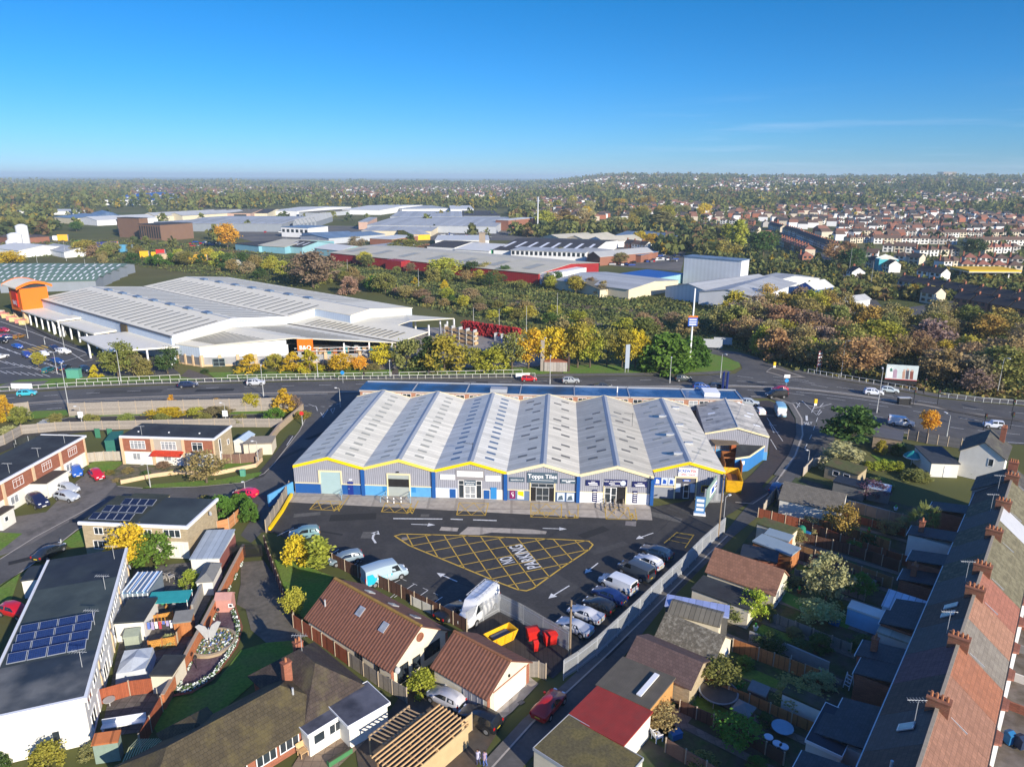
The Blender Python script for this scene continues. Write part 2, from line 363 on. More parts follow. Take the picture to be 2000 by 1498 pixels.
def gable_shell(W,D,ev,rg,roofmat,wallmat,t,over=.15,y0=0.0,ridge_w=.5):
 """long shed: ridge along y"""
 wb=MB();xm=W/2
 wb.add([(0,y0,0),(W,y0,0),(W,y0,ev),(xm,y0,rg),(0,y0,ev),(0,D,0),(W,D,0),(W,D,ev),(xm,D,rg),(0,D,ev)],[(0,1,2,3,4),(9,8,7,6,5),(1,6,7,2),(5,0,4,9)])
 wb.build('wall',wallmat,t)
 rb=MB()
 for a,b,za,zb in((-.0,xm,ev,rg),(W,xm,ev,rg)):
  p=[(a,y0-over,za+.06),(b,y0-over,zb+.06),(b,D+over,zb+.06),(a,D+over,za+.06)]
  q=[(c[0],c[1],c[2]+.12)for c in p]
  if a>b:p,q=p[::-1],q[::-1]
  rb.add(p+q,[(3,2,1,0),(4,5,6,7),(0,1,5,4),(1,2,6,5),(2,3,7,6),(3,0,4,7)])
 ro=rb.build('roof',roofmat,t)
 k=(rg-ev)/xm;r=ridge_w
 c=MB();z=rg+.2
 c.add([(xm-r,y0-over,z-r*k),(xm,y0-over,z+.04),(xm+r,y0-over,z-r*k),(xm-r,D+over,z-r*k),(xm,D+over,z+.04),(xm+r,D+over,z-r*k)],[(0,3,4,1),(1,4,5,2),(0,1,2)])
 c.build('ridge_cap',RIDGE,ro)
 return ro,k
def skylight(ro,W,ev,k,side,d,y,w=1.5,l=.75,m=None):
 x=d if side=='l' else W-d;z=ev+d*k+.2
 s=1 if side=='l' else-1
 b=MB();x0,x1=x-w/2,x+w/2
 z0,z1=z-s*k*w/2,z+s*k*w/2
 b.add([(x0,y,z0),(x1,y,z1),(x1,y+l,z1),(x0,y+l,z0),(x0,y,z0-.05),(x1,y,z1-.05),(x1,y+l,z1-.05),(x0,y+l,z0-.05)],[(0,1,2,3),(4,5,1,0),(5,6,2,1),(6,7,3,2),(7,4,0,3)])
 return b.build('skylight',m,ro)
def bar(par,x0,x1,z,h=.14,y=-.14):return box(x0,y-.02,z-h/2,x1,y,z+h/2).build('print',SIGNW,par)
UL=['grey clad trading unit with pale teal roller door and dark blue base, leftmost gable','grey clad trading unit with half raised roller door and light blue base','grey clad trading unit with three blank white signs above glazed entrance','grey clad trading unit with slate grey tile shop sign and pale yellow gable trim','grey clad trading unit with navy signs and ramp rails at its entrance','grey clad trading unit with red and blue trade counter sign set back from its neighbours']
FAC=[YELF,mat('yellow_fascia_faded',(.84,.62,.10),.5,.05,2),YELF,YELP,YELP,YELF]
units=[]
for i in range(6):
 y0=2.6 if i==5 else 0.0
 t=thing('trading_unit',UL[i],'warehouse',wl(i,0,0),WA,'gabled trading units joined in one row');units.append(t)
 D=BD if i<5 else 36.2
 ro,k=gable_shell(BW,D,EV,RG,ROOFS[i],CLAD,t,y0=y0)
 fb=MB()
 for xa,xb,za,zb in((0.02,BW/2,EV,RG),(BW/2,BW-.02,RG,EV)):
  h=.42
  fb.add([(xa,y0-.3,za-h+.1),(xb,y0-.3,zb-h+.1),(xb,y0-.3,zb+.14),(xa,y0-.3,za+.14),(xa,y0-.16,za-h+.1),(xb,y0-.16,zb-h+.1),(xb,y0-.16,zb+.14),(xa,y0-.16,za+.14)],[(0,1,2,3),(4,7,6,5),(3,2,6,7),(0,4,5,1),(0,3,7,4),(1,5,6,2)])
 fb.build('fascia',FAC[i],t)
 bb=MB()
 for xa,xb,za,zb in((0.02,BW/2,EV,RG),(BW/2,BW-.02,RG,EV)):
  bb.beam((xa,D+.22,za+.1),(xb,D+.22,zb+.1),.1,.3)
 bb.build('fascia',YELP,t)
 if i<5:box(BW-.16,.2,EV-.05,BW+.16,D,EV+.1).build('valley_gutter',DARKIN,t)
 box(BW-.45,y0-.34,0,BW+(.1 if i<5 else-.05),y0-.01,EV-.2).build('downpipe_column',BLUEW,t)
 for j in range(14):
  yy=2.2+j*2.45
  if i in(0,1):sm=SKYL;offs=(0,0)
  elif i==2:sm=SKYLB;offs=(0,0)
  elif i==5:sm=SKYL;offs=(.7,-.7)
  else:sm=SKYLD;offs=(.75,-.75)
  for sd,d0 in(('l',3.0),('r',3.0)):
   if i>=3 and(j*7+i*3+(sd=='r')*5)%6==0:continue
   if i==4 and j>10:continue
   o=offs[j%2]
   yj=yy+(.35 if sd=='r' else 0)
   if yj>D-1 or yj<y0+.8:continue
   skylight(ro,BW,EV,k,sd,d0+o,yj,m=sm)
   # unit 1
def plinth(t,x0,x1,m,h=1.75,y=0.):panel(t,'base_wall',x0,x1,0,h,m,y,.08)
def trimline(t,segs,m,y=-.1):
 b=MB()
 for x0,z0,x1,z1 in segs:b.box(x0,y-.06,z0,x1,y+.11,z1)
 b.build('door_trim',m,t)
CREAM=mat('cream_trim',(.75,.66,.40),.6,.04,2)
t=units[0]
plinth(t,.1,4.3,BLUEW);plinth(t,7.9,11.1,BLUEW)
panel(t,'roller_door',4.4,7.8,0,3.9,SHUT,0,.05)
trimline(t,[(4.1,1.75,4.4,4.15),(7.75,1.75,7.95,4.15),(4.4,3.92,7.75,4.15),(.1,1.77,4.1,1.9),(7.95,1.77,11.1,1.9)],CREAM)
o=panel(t,'door',8.85,9.75,0,2.25,mat('deep_blue_door',(.01,.03,.22),.5,.04,2),0,.14);box(9.0,-.2,1.0,9.1,-.14,1.15).build('handle',GALV,o)
panel(t,'wall_light',9.1,9.6,2.6,2.75,SIGNW,0,.2)
# unit 2
t=units[1]
plinth(t,.1,3.75,BLUEL);plinth(t,7.6,11.1,BLUEL)
panel(t,'loading_opening',3.95,7.4,1.6,3.7,DARKIN,0,.03)
panel(t,'roller_door',3.95,7.4,3.05,3.75,SHUTG,0,.1);panel(t,'loading_gate',3.95,7.4,0,1.65,SHUTG,0,.1)
trimline(t,[(3.75,0,3.95,4.0),(7.4,0,7.6,4.0),(3.95,3.78,7.4,4.0),(.1,1.77,3.75,1.9),(7.6,1.77,11.1,1.9)],CREAM)
for x in(3.05,7.85):panel(t,'door',x,x+.6,.8,1.7,BLUEM,0,.14)
panel(t,'wall_light',5.4,5.8,4.2,4.35,BLACKM,0,.25)
# unit 3
t=units[2]
plinth(t,.1,3.6,PALEW);plinth(t,7.7,11.1,mat('cream_base',(.66,.63,.56),.7,.05,1.5))
panel(t,'sign_board',3.4,8.0,3.25,5.05,mat('sign_surround',(.26,.25,.26),.6,.04,2),0,.07)
for x0,x1,z0,z1,lb in((.9,3.3,3.25,4.1,'small blank white sign left of the entrance'),(3.6,7.8,3.85,4.8,'large blank white sign over the entrance'),(8.2,10.6,3.2,4.15,'small blank white sign right of the entrance')):
 panel(t,'sign',x0,x1,z0,z1,SIGNW,0,.14,lb)
glazed(t,3.8,4.75,.05,3.2,0,'window',1,1,transom=.75);glazed(t,6.65,7.6,.05,3.2,0,'window',1,1,transom=.75)
glazed(t,4.78,6.62,.05,2.3,0,'door',2,1,transom=.35,fw=.13,gm=GLASSB)
o=panel(t,'entrance_sign',4.78,6.62,2.35,3.2,SLATE,0,.08)
lettering(o,'Showroom',.36,5.7,2.95,SIGNW,-.1);lettering(o,'entrance',.36,5.7,2.58,SIGNW,-.1)
for x0,x1,h,m in((2.4,3.35,1.6,BLUEW),(7.9,8.85,1.6,BLUEW),(9.0,10.0,2.1,BLUEM)):
 panel(t,'door',x0,x1,.1,h,m,0,.14)
 # unit 4
t=units[3]
plinth(t,.15,3.7,mat('slate_blue_base',(.12,.18,.29),.7,.05,1.5));plinth(t,7.8,11.1,mat('navy_base',(.06,.11,.22),.7,.05,1.5))
s=panel(t,'sign',3.3,8.1,3.2,4.95,SLATE,0,.14,'large slate grey shop sign over the entrance')
lettering(s,'Topps Tiles',.98,5.7,4.3,SIGNW,-.16,1.0);box(3.9,-.15,3.62,7.5,-.14,3.68).build('underline',SIGNW,s)
s=panel(t,'sign',.45,2.85,3.25,4.0,SLATE,0,.14,'small slate sign left of the entrance');lettering(s,'toppstiles.co.uk',.32,1.65,3.62,SIGNW,-.16)
s=panel(t,'sign',8.6,11.0,3.25,4.0,SLATE,0,.14,'small slate sign right of the entrance');bar(s,8.8,9.65,3.74);bar(s,9.75,10.85,3.74);bar(s,9.45,10.15,3.48)
panel(t,'porch_opening',3.85,7.6,.02,3.15,DARKIN,0,.02)
glazed(t,4.7,6.8,.05,2.4,-.03,'door',2,1,fm=GALV,transom=.4);glazed(t,3.9,7.55,2.4,3.1,-.03,'window',3,1,fm=GALV)
trimline(t,[(3.7,0,3.85,3.2),(7.6,0,7.78,3.2),(.15,1.77,3.7,1.87),(7.8,1.77,11.1,1.87)],CREAM)
o=panel(t,'poster',.5,1.4,.3,1.7,mat('magenta_poster',(.20,.015,.10),.5,.05,2),0,.14);lettering(o,'C',.62,.95,1.2,SIGNW,-.16);lettering(o,'9',.62,1.02,.8,SIGNW,-.16)
o=panel(t,'poster',1.75,2.8,.3,1.7,SIGNW,0,.14);MB().add([(1.8,-.15,1.0),(2.75,-.15,.7),(2.75,-.15,1.65),(1.8,-.15,1.65)],[(0,1,2,3)]).build('print',YELF,o)
for x in(8.1,9.6):
 o=panel(t,'poster',x,x+1.2,.2,1.6,PALEW,0,.14);MB().add([(x+.1,-.15,.3),(x+1.0,-.15,.4),(x+.8,-.15,1.2),(x+.3,-.15,1.0)],[(0,1,2,3)]).build('print',SLATE,o)
 # unit 5
t=units[4]
plinth(t,.1,3.8,WHITEW,1.85);plinth(t,7.5,11.1,WHITEW,1.85)
for x0,x1,z0,z1,tx in((1.0,3.2,3.0,3.95,0),(8.3,10.6,3.0,3.95,0)):
 s=panel(t,'sign',x0,x1,z0,z1,NAVY,0,.14,'small navy sign with white letters beside the entrance')
 bar(s,x0+.35,x1-.4,z0+.45);bar(s,x0+.5,x1-.3,z0+.2);bar(s,x0+.8,x1-.75,z0+.7,.09)
s=panel(t,'sign',3.9,7.5,3.1,4.15,NAVY,0,.14,'long navy sign with a round white badge')
lettering(s,'TONY VALENTINE',.33,5.1,3.85,SIGNW,-.16);bar(s,4.65,5.55,3.5);bar(s,4.9,6.4,3.22,.07)
MB().tube((6.85,-.17,3.62),(6.85,-.14,3.62),.44,n=20).build('badge',PALEW,s)
panel(t,'entrance_opening',3.95,7.3,.02,2.9,DARKIN,0,.02)
glazed(t,4.0,5.0,.1,2.8,-.03,'window',1,2,transom=.6);glazed(t,5.0,5.9,.1,2.8,-.03,'door',1,2,transom=.5)
trimline(t,[(3.8,0,3.95,3.0),(7.3,0,7.48,3.0),(.1,1.87,3.8,1.95),(7.5,1.87,11.1,1.95)],CREAM)
for x in(2.1,8.45):
 o=panel(t,'banner',x,x+.75,.25,2.3,NAVY,0,.14)
 for k_ in range(5):box(x+.12,-.16,.5+k_*.36,x+.63,-.145,.62+k_*.36).build('print',SIGNW,o)
 # unit 6 (front wall stands back at y = 2.6)
t=units[5];Y=2.6
s=panel(t,'sign',4.2,7.2,4.0,5.4,SIGNW,Y,.16,'white trade counter sign with blue and red letters')
lettering(s,'SCREW',.62,5.12,4.92,SIGNB,Y-.18,.95);lettering(s,'FIX',.62,6.57,4.92,SIGNR,Y-.18,.95);lettering(s,'OPEN 7 DAYS',.38,5.7,4.3,SIGNR,Y-.18)
for x in(.5,1.6,2.7):
 o=panel(t,'poster',x,x+1.0,2.4,3.6,SIGNB if x<1 else PALEW,Y,.14)
 MB().add([(x+.2,Y-.15,2.6),(x+.8,Y-.15,2.6),(x+.75,Y-.15,3.2),(x+.3,Y-.15,3.4)],[(0,1,2,3)]).build('print',SIGNW if x<1 else SIGNB,o)
panel(t,'base_wall',.1,3.6,.0,2.0,mat('grey_base',(.24,.26,.30),.7,.05,1.5),Y,.08)
panel(t,'entrance_opening',3.9,7.1,.02,3.7,mat('dim_entrance',(.09,.09,.11),.8,.1,1),Y,.02)
glazed(t,5.2,6.1,.1,2.6,Y-.03,'door',1,2,transom=.5)
o=panel(t,'entrance_sign',5.0,6.2,3.1,3.4,SIGNB,Y,.1);bar(o,5.2,6.0,3.25,.12,Y-.1)
for x in(3.95,6.25):panel(t,'poster',x,x+.75,1.2,2.7,PALEW,Y,.1)
trimline(t,[(3.7,0,3.9,3.9),(7.1,0,7.3,3.9),(3.9,3.7,7.1,3.9),(.1,2.02,3.7,2.15)],YELP,Y-.1)
glazed(t,8.0,10.3,1.3,2.5,Y,'window',2,1,fm=YELF)
for y,d,sd in((6,4.6,'l'),(15,4.6,'l'),(25,4.6,'l'),(31,3.6,'r'),(20,4.6,'r'),(11,4.4,'r')):
 x=d if sd=='l' else BW-d;z=EV+d*(RG-EV)/(BW/2)+.15
 box(x-.7,y,z,x+.7,y+.7,z+.35).build('roof_vent',GALV,t)
for nm,i,x,y,hh in(('',2,5.6,4.5,1.4),('',4,10.2,22,2.6)):
 a=thing('roof_aerial','thin aerial mast standing on the blank signed unit roof' if i==2 else 'tall thin mast leaning over the grey lichen roof','aerial',wl(i,x,y,EV+.2+(min(x,BW-x))*(RG-EV)/(BW/2)),WA)
 MB().tube((0,0,0),(0,0,hh),.035,n=6).build('mast',BLACKM,a)
 b=MB();b.tube((-1.6,.1,hh-.1),(.3,-.1,hh-.3),.025,n=5)
 for q in range(6):b.tube((-1.4+q*.3,.35,hh-.15),(-1.4+q*.3,-.35,hh-.15),.015,n=4)
 b.build('boom',BLACKM,a)
 # unit 7: smaller shed to the right and its flat annex
O7,a7,L7,_w=rect((1376.5,846),(1502.5,853),(1457.5,793),4.6)
t=thing('trading_unit','smaller shed with patched grey roof beside the yellow skip, rightmost gable','warehouse',O7,a7,'gabled trading units joined in one row')
W7=L7;D7=_w
ro,k=gable_shell(W7,D7,4.6,6.0,ROOF7,CLAD,t,ridge_w=.15)
fb=MB()
for xa,xb,za,zb in((0.02,W7/2,4.6,6.0),(W7/2,W7-.02,6.0,4.6)):fb.beam((xa,-.24,za),(xb,-.24,zb),.1,.3)
fb.build('fascia',YELP,t)
for sd,d,y in(('l',1.5,6),('l',2.2,9.5),('l',3.2,12),('l',1.2,15),('r',1.5,4),('r',2.5,8.5),('r',1.6,11),('r',2.6,17)):
 skylight(ro,W7,4.6,k,sd,d,min(y,D7-1.5),1.3,.7,SIGNW if(y*2)%3 else SKYLD)
panel(t,'base_wall',.1,W7-.05,0,1.6,BLUEL,0,.07)
pts=PP((1376,905),(1436,896),(1463.5,892),(1499.5,867),(1480,861),(1440,862),z=2.7)
t=thing('flat_annex','blue walled flat roofed annex in front of the patched grey shed','annex',(pts[1].x,pts[1].y,0))
lp=[(p.x-pts[1].x,p.y-pts[1].y)for p in pts[1:]]
MB().prism(lp,0,2.62).build('wall',mat('annex_blue',(.03,.17,.44),.7,.08,1.2,stain=.3,stain_col=(.05,.12,.25)),t)
MB().prism([(x*1.0,y)for x,y in lp],2.66,2.8).build('roof',FELT,t)
tb=MB()
for a,b in zip(lp[:3],lp[1:3]):tb.beam((*a,2.7),(*b,2.7),.16,.3)
tb.build('trim',CREAM,t)
wd=(Vector((*lp[1],0))-Vector((*lp[0],0))).normalized()
pc=Vector((*lp[0],0))+wd*1.2;nn=Vector((wd.y,-wd.x,0))
MB().beam(pc+nn*.05+Vector((0,0,1.7)),pc+wd*.8+nn*.05+Vector((0,0,1.7)),.06,.7).build('notice',SIGNW,t)
o_,a_,l_,w_=rect((1397,869),(1444,868),(1437,852),3.4)
t=thing('lean_to','brown roofed open lean to between the patched shed and blue annex','lean-to',o_,a_)
MB().beam((0,w_/2,3.4),(l_,w_/2,3.4),w_,.14).build('roof',mat('brown_board',(.17,.13,.09),.9,.15,1.2),t)
MB().beam((.1,.1,0),(.1,.1,3.3),.15,.15).build('post',WOODO,t);MB().box(l_-1.3,.3,0,l_-.4,1.2,3.3).build('partition',mat('rust_panel',(.34,.09,.03),.8,.1,2),t)
box(.1,w_-.3,0,l_,w_-.1,3.3).build('back_wall',DARKIN,t)
# long brick office row behind
OB,aB,LB,WB=rect((703,763),(1450,781.5),(719.7,747),6.0)
BLUEF=mat('wet_blue_felt',(.022,.028,.04),.3,.2,.5,col2=(.02,.11,.27),stain_scale=.09,spec=.5)
BLUEG=mat('glossy_blue_felt',(.02,.06,.16),.16,.2,.5,col2=(.09,.17,.30),stain_scale=.12,spec=.9)
nb=7
for i in range(nb):
 a,b=LB*i/nb,LB*(i+1)/nb;w_=b-a
 t=thing('office_block',['brick office block at the left end of the flat roofed row behind the sheds','brick office block with dark roof, second from the left of the row','brick office block with dark roof and a low plant box','brick office block with plain dark roof in the middle of the row','brick office block with wet blue roof and vent pipe','brick office block with wet glossy blue roof next to the last','brick office block with pale roof box at the right end of the row'][i],'office block',loc2w(OB,aB,a,0),aB,'flat roofed brick office row')
 box(0,0,0,w_,WB,5.9).build('wall',mat('office_brick',(.40,.2,.13),.9,.1,2,pat='brick',per=.5,squash=.32,dark=.8),t)
 r_=box(.02 if i else-.4,-.04,5.93,w_-.02 if i<nb-1 else w_+.4,WB+.2,6.1).build('roof',BLUEF if i<4 else BLUEG,t)
 box(-.1,-.2,5.86,w_+.1,-.05,6.18).build('fascia',mat('office_fascia',(.42,.38,.34),.7,.05,2),t)
 box(-.1,WB+.2,5.8,w_+.1,WB+.5,6.3).build('fascia',mat('grey_coping',(.36,.38,.41),.6,.05,2),t)
 box(w_-.25,-.3,6.1,w_-.05,WB,6.24).build('parapet',mat('grey_coping'),t)
 n=5
 for k in range(n):
  x0=.6+k*(w_-.8)/n
  glazed(t,x0,x0+1.9,3.6,5.62,0,'window',2,1,transom=.6,gm=GLASS if(k+i)%3 else GLASSB)
 if i==2:box(5,0.5,6.1,8.5,2.5,6.9).build('roof_box',mat('grey_coping'),t)
 if i==6:box(4,1.5,6.1,7.2,5.5,6.9).build('roof_box',SIGNW,t)
 if i==4:MB().tube((w_-2.5,3,6.1),(w_-2.5,3,7.4),.12).build('vent_pipe',SIGNW,t)
 # forecourt, car park and its painted markings
sheet('car_park',PP((563,962),(700,967),(1000,976),(1275,990),(1420,965),(1470,935),(1500,960),(1415,1010),(1248,1170),(1080,1325),(1010,1290),(880,1212),(760,1145),(640,1090),(535,1040),(505,1040)),ASPHD,.03)
a1=PP((548,984),(1130,1000),(1278,1004));ap=[wl(0,-.6,.5),wl(0,-.9,-3.6),wl(2,0,-4.4),wl(4,0,-5.2),wl(4,11.0,-5.4),wl(4,11.3,.5)]
sheet('concrete_apron',ap,CONC,.04)
sheet('concrete_patch',PP((862,1029),(896,1031),(893,1038),(858,1036)),CONC,.038)
sheet('concrete_patch',PP((914,1029),(990,1032),(1040,1034),(1068,1038),(1066,1043),(1030,1043),(960,1040),(935,1045),(896,1044)),CONC,.038)
sheet('tarmac_repair',PP((1222,1018),(1243,1018),(1242,1028),(1221,1026)),mat('patch_pale',(.22,.2,.19),.9,.2,2),.038)
sheet('tarmac_repair',PP((785,1050),(798,1049),(795,1055),(783,1056)),mat('patch_pale'),.038)
YZ=.05
yl=MB()
hatch=PP((771,1047),(785,1043),(900,1046),(1100,1054),(1150,1057),(1158,1064),(1150,1074),(1100,1107),(1042,1149),(1028,1154),(1012,1152),(980,1140),(800,1066))
ribbon(hatch,.22,YZ,yl,closed=True)
def inside(p,poly):
 c=False;n=len(poly)
 for i in range(n):
  a,b=poly[i],poly[i-1]
  if(a.y>p.y)!=(b.y>p.y)and p.x<(b.x-a.x)*(p.y-a.y)/(b.y-a.y)+a.x:c=not c
 return c
def clip_line(p,q,poly,n=400):
 best=[];st=None
 for i in range(n+1):
  m=p.lerp(q,i/n);ins=inside(m,poly)
  if ins and st is None:st=m
  if not ins and st is not None:best.append((st,m));st=None
 return best
d1=(P(1012,1152)-P(868,1045));d2=(P(1155,1065)-P(855,1083))
fam1=[P(u,v)for u,v in((795,1045),(831,1046),(868,1047),(905,1049),(940,1050),(975,1052),(1012,1053),(1048,1055),(1083,1056),(1124,1057))]
dA=P(991,1122)-P(940,1051.6)
for p in fam1:
 for a,b in clip_line(p-dA*.3,p+dA*6,hatch):ribbon([a,b],.15,YZ,yl)
dB=P(1100,1063)-P(940,1094)
for u,v in((843,1045),(805,1066),(838,1077),(870,1090),(905,1103),(932,1117),(963,1130),(1000,1142)):
 p=P(u,v)
 for a,b in clip_line(p-dB*.5,p+dB*3,hatch):ribbon([a,b],.15,YZ,yl)
def keep_clear(c,nx=4):
 A,B,C,D=c
 ribbon([A,B,C,D],.14,YZ,yl,closed=True)
 for i in range(nx):
  ribbon([A.lerp(B,i/nx),D.lerp(C,(i+1)/nx)],.11,YZ,yl);ribbon([A.lerp(B,(i+1)/nx),D.lerp(C,i/nx)],.11,YZ,yl)
def kbox(u0,v0,u1,v1,dx0,dx1,dv):return PP((u0,v0),(u1,v1),(u1+dx1,v1-dv),(u0+dx0,v0-dv))
for q in((605,995,652,997,15,16,17),(745,1000,795,1002,8,9,18),(892,1006,948,1007,5,6,24),(1037,1010,1096,1012,0,1,27),(1184,1014,1232,1015,-3,-5,24)):keep_clear(kbox(*q),2 if q[0]<1180 else 2)
for a,b in(((662,997),(682,968)),((806,1002),(817,978)),((1244,1015),(1240,993)),((1129,1012),(1129,985)),((1096,1012),(1129,1012))):ribbon(PP(a,b),.14,YZ,yl)
def stickman(u,v,s=.5):
 p=P(u,v);b=MB()
 k=14;yl.add([(p.x+.28*s*math.cos(2*math.pi*i/k),p.y+1.5*s+.34*s*math.sin(2*math.pi*i/k),YZ)for i in range(k)],[tuple(range(k))])
 for x0,y0,x1,y1 in((0,1.2,0,.3),(0,1.0,-.6,.6),(0,1.0,.6,.6),(0,.3,-.5,-.7),(0,.3,.5,-.7)):ribbon([(p.x+x0*s,p.y+y0*s),(p.x+x1*s,p.y+y1*s)],.24*s,YZ,yl)
stickman(659,995,.9);stickman(801,1000,.9);stickman(1237,1012,.9)
p=P(1114,1008);ribbon([(p.x+.75*math.cos(a),p.y+.75*math.sin(a))for a in[R(x)for x in range(150,390,20)]],.2,YZ,yl)
ribbon([(p.x-.1,p.y+1.7),(p.x-.05,p.y+.6),(p.x+.7,p.y+.5),(p.x+1.0,p.y-.6)],.2,YZ,yl)
bay=PP((1297,1061),(1322,1040),(1355,1045),(1338,1070));ribbon(bay,.14,YZ,yl)
for k in(.3,.65,.95):ribbon([bay[0].lerp(bay[1],k),bay[3].lerp(bay[2],k)],.12,YZ,yl)
structure(yl.build('yellow_markings',YELL))
wm=MB();WZ=.052
def arrow(a,b,w=.18,hw=.5,hl=1.1):
 A,B=P(*a),P(*b);d=(B-A).normalized();n=Vector((-d.y,d.x,0))
 ribbon([A,B-d*hl],w,WZ,wm);h=B-d*hl
 wm.add([(h.x+n.x*hw,h.y+n.y*hw,WZ),(h.x-n.x*hw,h.y-n.y*hw,WZ),(B.x,B.y,WZ)],[(0,2,1)])
for a,b in(((803,1024),(850,1025.5)),((1060,1032),(1107,1033.5)),((1276,1041),(1242,1053)),((893,1136),(853,1119)),((1168,1100),(1142,1120)),((1112,1144),(1071,1169))):arrow(a,b)
ribbon(PP((734,1061),(728,1052),(729,1046),(737,1039)),.3,WZ,wm)
h=P(733,1043);e=P(739,1037)
d=(e-h).normalized();n=Vector((-d.y,d.x,0));wm.add([(h.x+n.x*.7,h.y+n.y*.7,WZ),(h.x-n.x*.7,h.y-n.y*.7,WZ),(e.x,e.y,WZ)],[(0,2,1)])
for a,b in(((768,1013),(864,1014)),((880,1014),(904,1015)),((924,1015.5),(970,1017))):ribbon(PP(a,b),.3,WZ,wm)
for a,b in(((772,1160),(745,1182)),((782,1132),(746,1150)),((809,1141),(770,1167)),((836,1153),(799,1178)),((864,1166),(828,1191)),((706,1096),(672,1112)),((662,1073),(640,1086)),((574,1031),(541,1047)),((620,1052),(598,1063)),((1280,1066),(1312,1080)),((1216,1120),(1250,1140)),((1255,1088),(1290,1103))):ribbon(PP(a,b),.11,WZ,wm)
ribbon(PP((785,1131),(810,1141),(838,1154),(866,1167)),.06,WZ,wm,dash=(.8,1.0))
structure(wm.build('white_markings',WHITEL))
def floor_word(s,bl,br,tl,m,z,name='road_lettering'):
 """bold road lettering stretched between its surveyed corners"""
 t=text_mb(s,1.0,bold=True);xs=[v[0]for v in t.v];ys=[v[1]for v in t.v]
 x0,x1,y0,y1=min(xs),max(xs),min(ys),max(ys);A,B,C=P(*bl),P(*br),P(*tl)
 t.v=[tuple(A+(B-A)*((a-x0)/(x1-x0))+(C-A)*((b-y0)/(y1-y0))+Vector((0,0,z)))for a,b,c in t.v]
 return structure(t.build(name,m))
floor_word('NO',(1006.5,1098),(998.5,1086),(981.5,1103),WHITEL,WZ+.004)
floor_word('PARKING',(1058,1107),(1018.5,1063),(1031,1112.5),WHITEL,WZ+.004)
floor_word('PARKING',(1040,1005),(1082,1005.5),(1040,999.5),YELL,YZ+.004,'bay_lettering')
PM=[mat('repair_dark',(.028,.028,.028),.8,.15,3),mat('repair_pale',(.12,.115,.105),.9,.2,2,stain=.4,stain_col=(.06,.06,.06),stain_scale=.8),mat('repair_mid',(.066,.064,.062),.85,.2,2)]
for k,(u,v,w_,d_,m_,r_)in enumerate(((690,1010,7,2.2,0,.1),(1160,1040,5,1.6,0,.6),(1090,1140,3,5,2,.7),(720,1045,2,2,1,0),(600,1005,4,1.2,1,.2),(880,1160,2.4,5,2,-.6),(1190,1070,6,1.2,2,.5),(960,1170,1.2,1.2,1,.3),(830,1007,1.3,.9,1,0),(1300,1010,5,1.6,1,-.5),(1340,1000,2,6,2,.9),(640,1040,5,.5,0,-.3),(250,765,16,2.6,2,.1),(900,749,14,2.6,0,.05),(1600,757,9,2.4,1,-.2),(1680,800,8,2.2,0,-.2),(1480,752,10,2.4,2,0),(420,762,9,2,0,.1),(1330,1140,.9,8,2,-.67),(1200,1262,1.0,5,0,-.67),(560,890,1,9,2,-.5),(620,850,1.2,6,0,-.55),(180,1010,6,1.2,2,.5),(60,1090,5,1.1,0,.6),(1590,880,1.2,7,2,-.6))):
 c=P(u,v);ca_,sa_=math.cos(r_),math.sin(r_);q=[(c.x+(x*w_*ca_-y*d_*sa_)/2,c.y+(x*w_*sa_+y*d_*ca_)/2)for x,y in((-1,-1),(1,-.93),(.97,1),(-1,.95))]
 sheet('tarmac_repair',q,PM[m_],.036 if 1075>v>980 or v>1100 and 600<u<1300 else .02)
 # kit: buildings, ordinals
ONES='first second third fourth fifth sixth seventh eighth ninth tenth eleventh twelfth thirteenth fourteenth fifteenth sixteenth seventeenth eighteenth nineteenth'.split()
TENS={20:'twent',30:'thirt',40:'fort',50:'fift',60:'sixt',70:'sevent',80:'eight',90:'ninet'}
def ordinal(n):
 if n<20:return ONES[n-1]
 t,o=n//10*10,n%10
 if n>=100:return 'hundred and '+ordinal(n-100)if n>100 else 'hundredth'
 return TENS[t]+('ieth' if o==0 else 'y-'+ONES[o-1])
def screen_u(p):
 q=Vector((p[0],p[1],0))-Vector((0,0,CAM_H));return 1000+FOC*q.dot(_r)/q.dot(_f)
REG=[]
def reg(o,desc,place):REG.append((o,desc,place))
def finish_labels():
 """objects alike are told apart by their order from the left"""
 g={}
 for o,d,p in REG:g.setdefault((d,p),[]).append(o)
 for(d,p),os_ in g.items():
  os_.sort(key=lambda o:screen_u(o.location))
  n=len(os_)
  for i,o in enumerate(os_):
   if n==1:o['label']=f'{d} {p}'
   elif i==0:o['label']=f'{d} {p}, leftmost'
   elif i==n-1:o['label']=f'{d} {p}, rightmost'
   else:o['label']=f'{d} {p}, {ordinal(i + 1)} from the left'
def ondeck(o,side,L,W):
 if side=='r':o.location=(L,0,0);o.rotation_euler=(0,0,R(90))
 elif side=='b':o.location=(L,W,0);o.rotation_euler=(0,0,R(180))
 elif side=='l':o.location=(0,W,0);o.rotation_euler=(0,0,R(-90))
 return o
def win(t,side,x0,x1,z0,z1,cols=2,transom=None,dim=None,fm=None,gm=None,name='window',fw=.08,y=0.):
 L,W=dim or(t['_L'],t['_W'])
 return ondeck(glazed(t,x0,x1,z0,z1,y,name,cols,1,fm,gm,fw,.07,transom),side,L,W)
def door(t,side,x0,x1,h,m=None,z0=0.05,y=0.,name='door',handle=True):
 o=box(x0,y-.08,z0,x1,y+.02,h).build(name,m or WFRAME,t)
 if handle:box(x0+.1,y-.13,z0+1.0,x0+.2,y-.08,z0+1.1).build('handle',GALV,o)
 return ondeck(o,side,t['_L'],t['_W'])
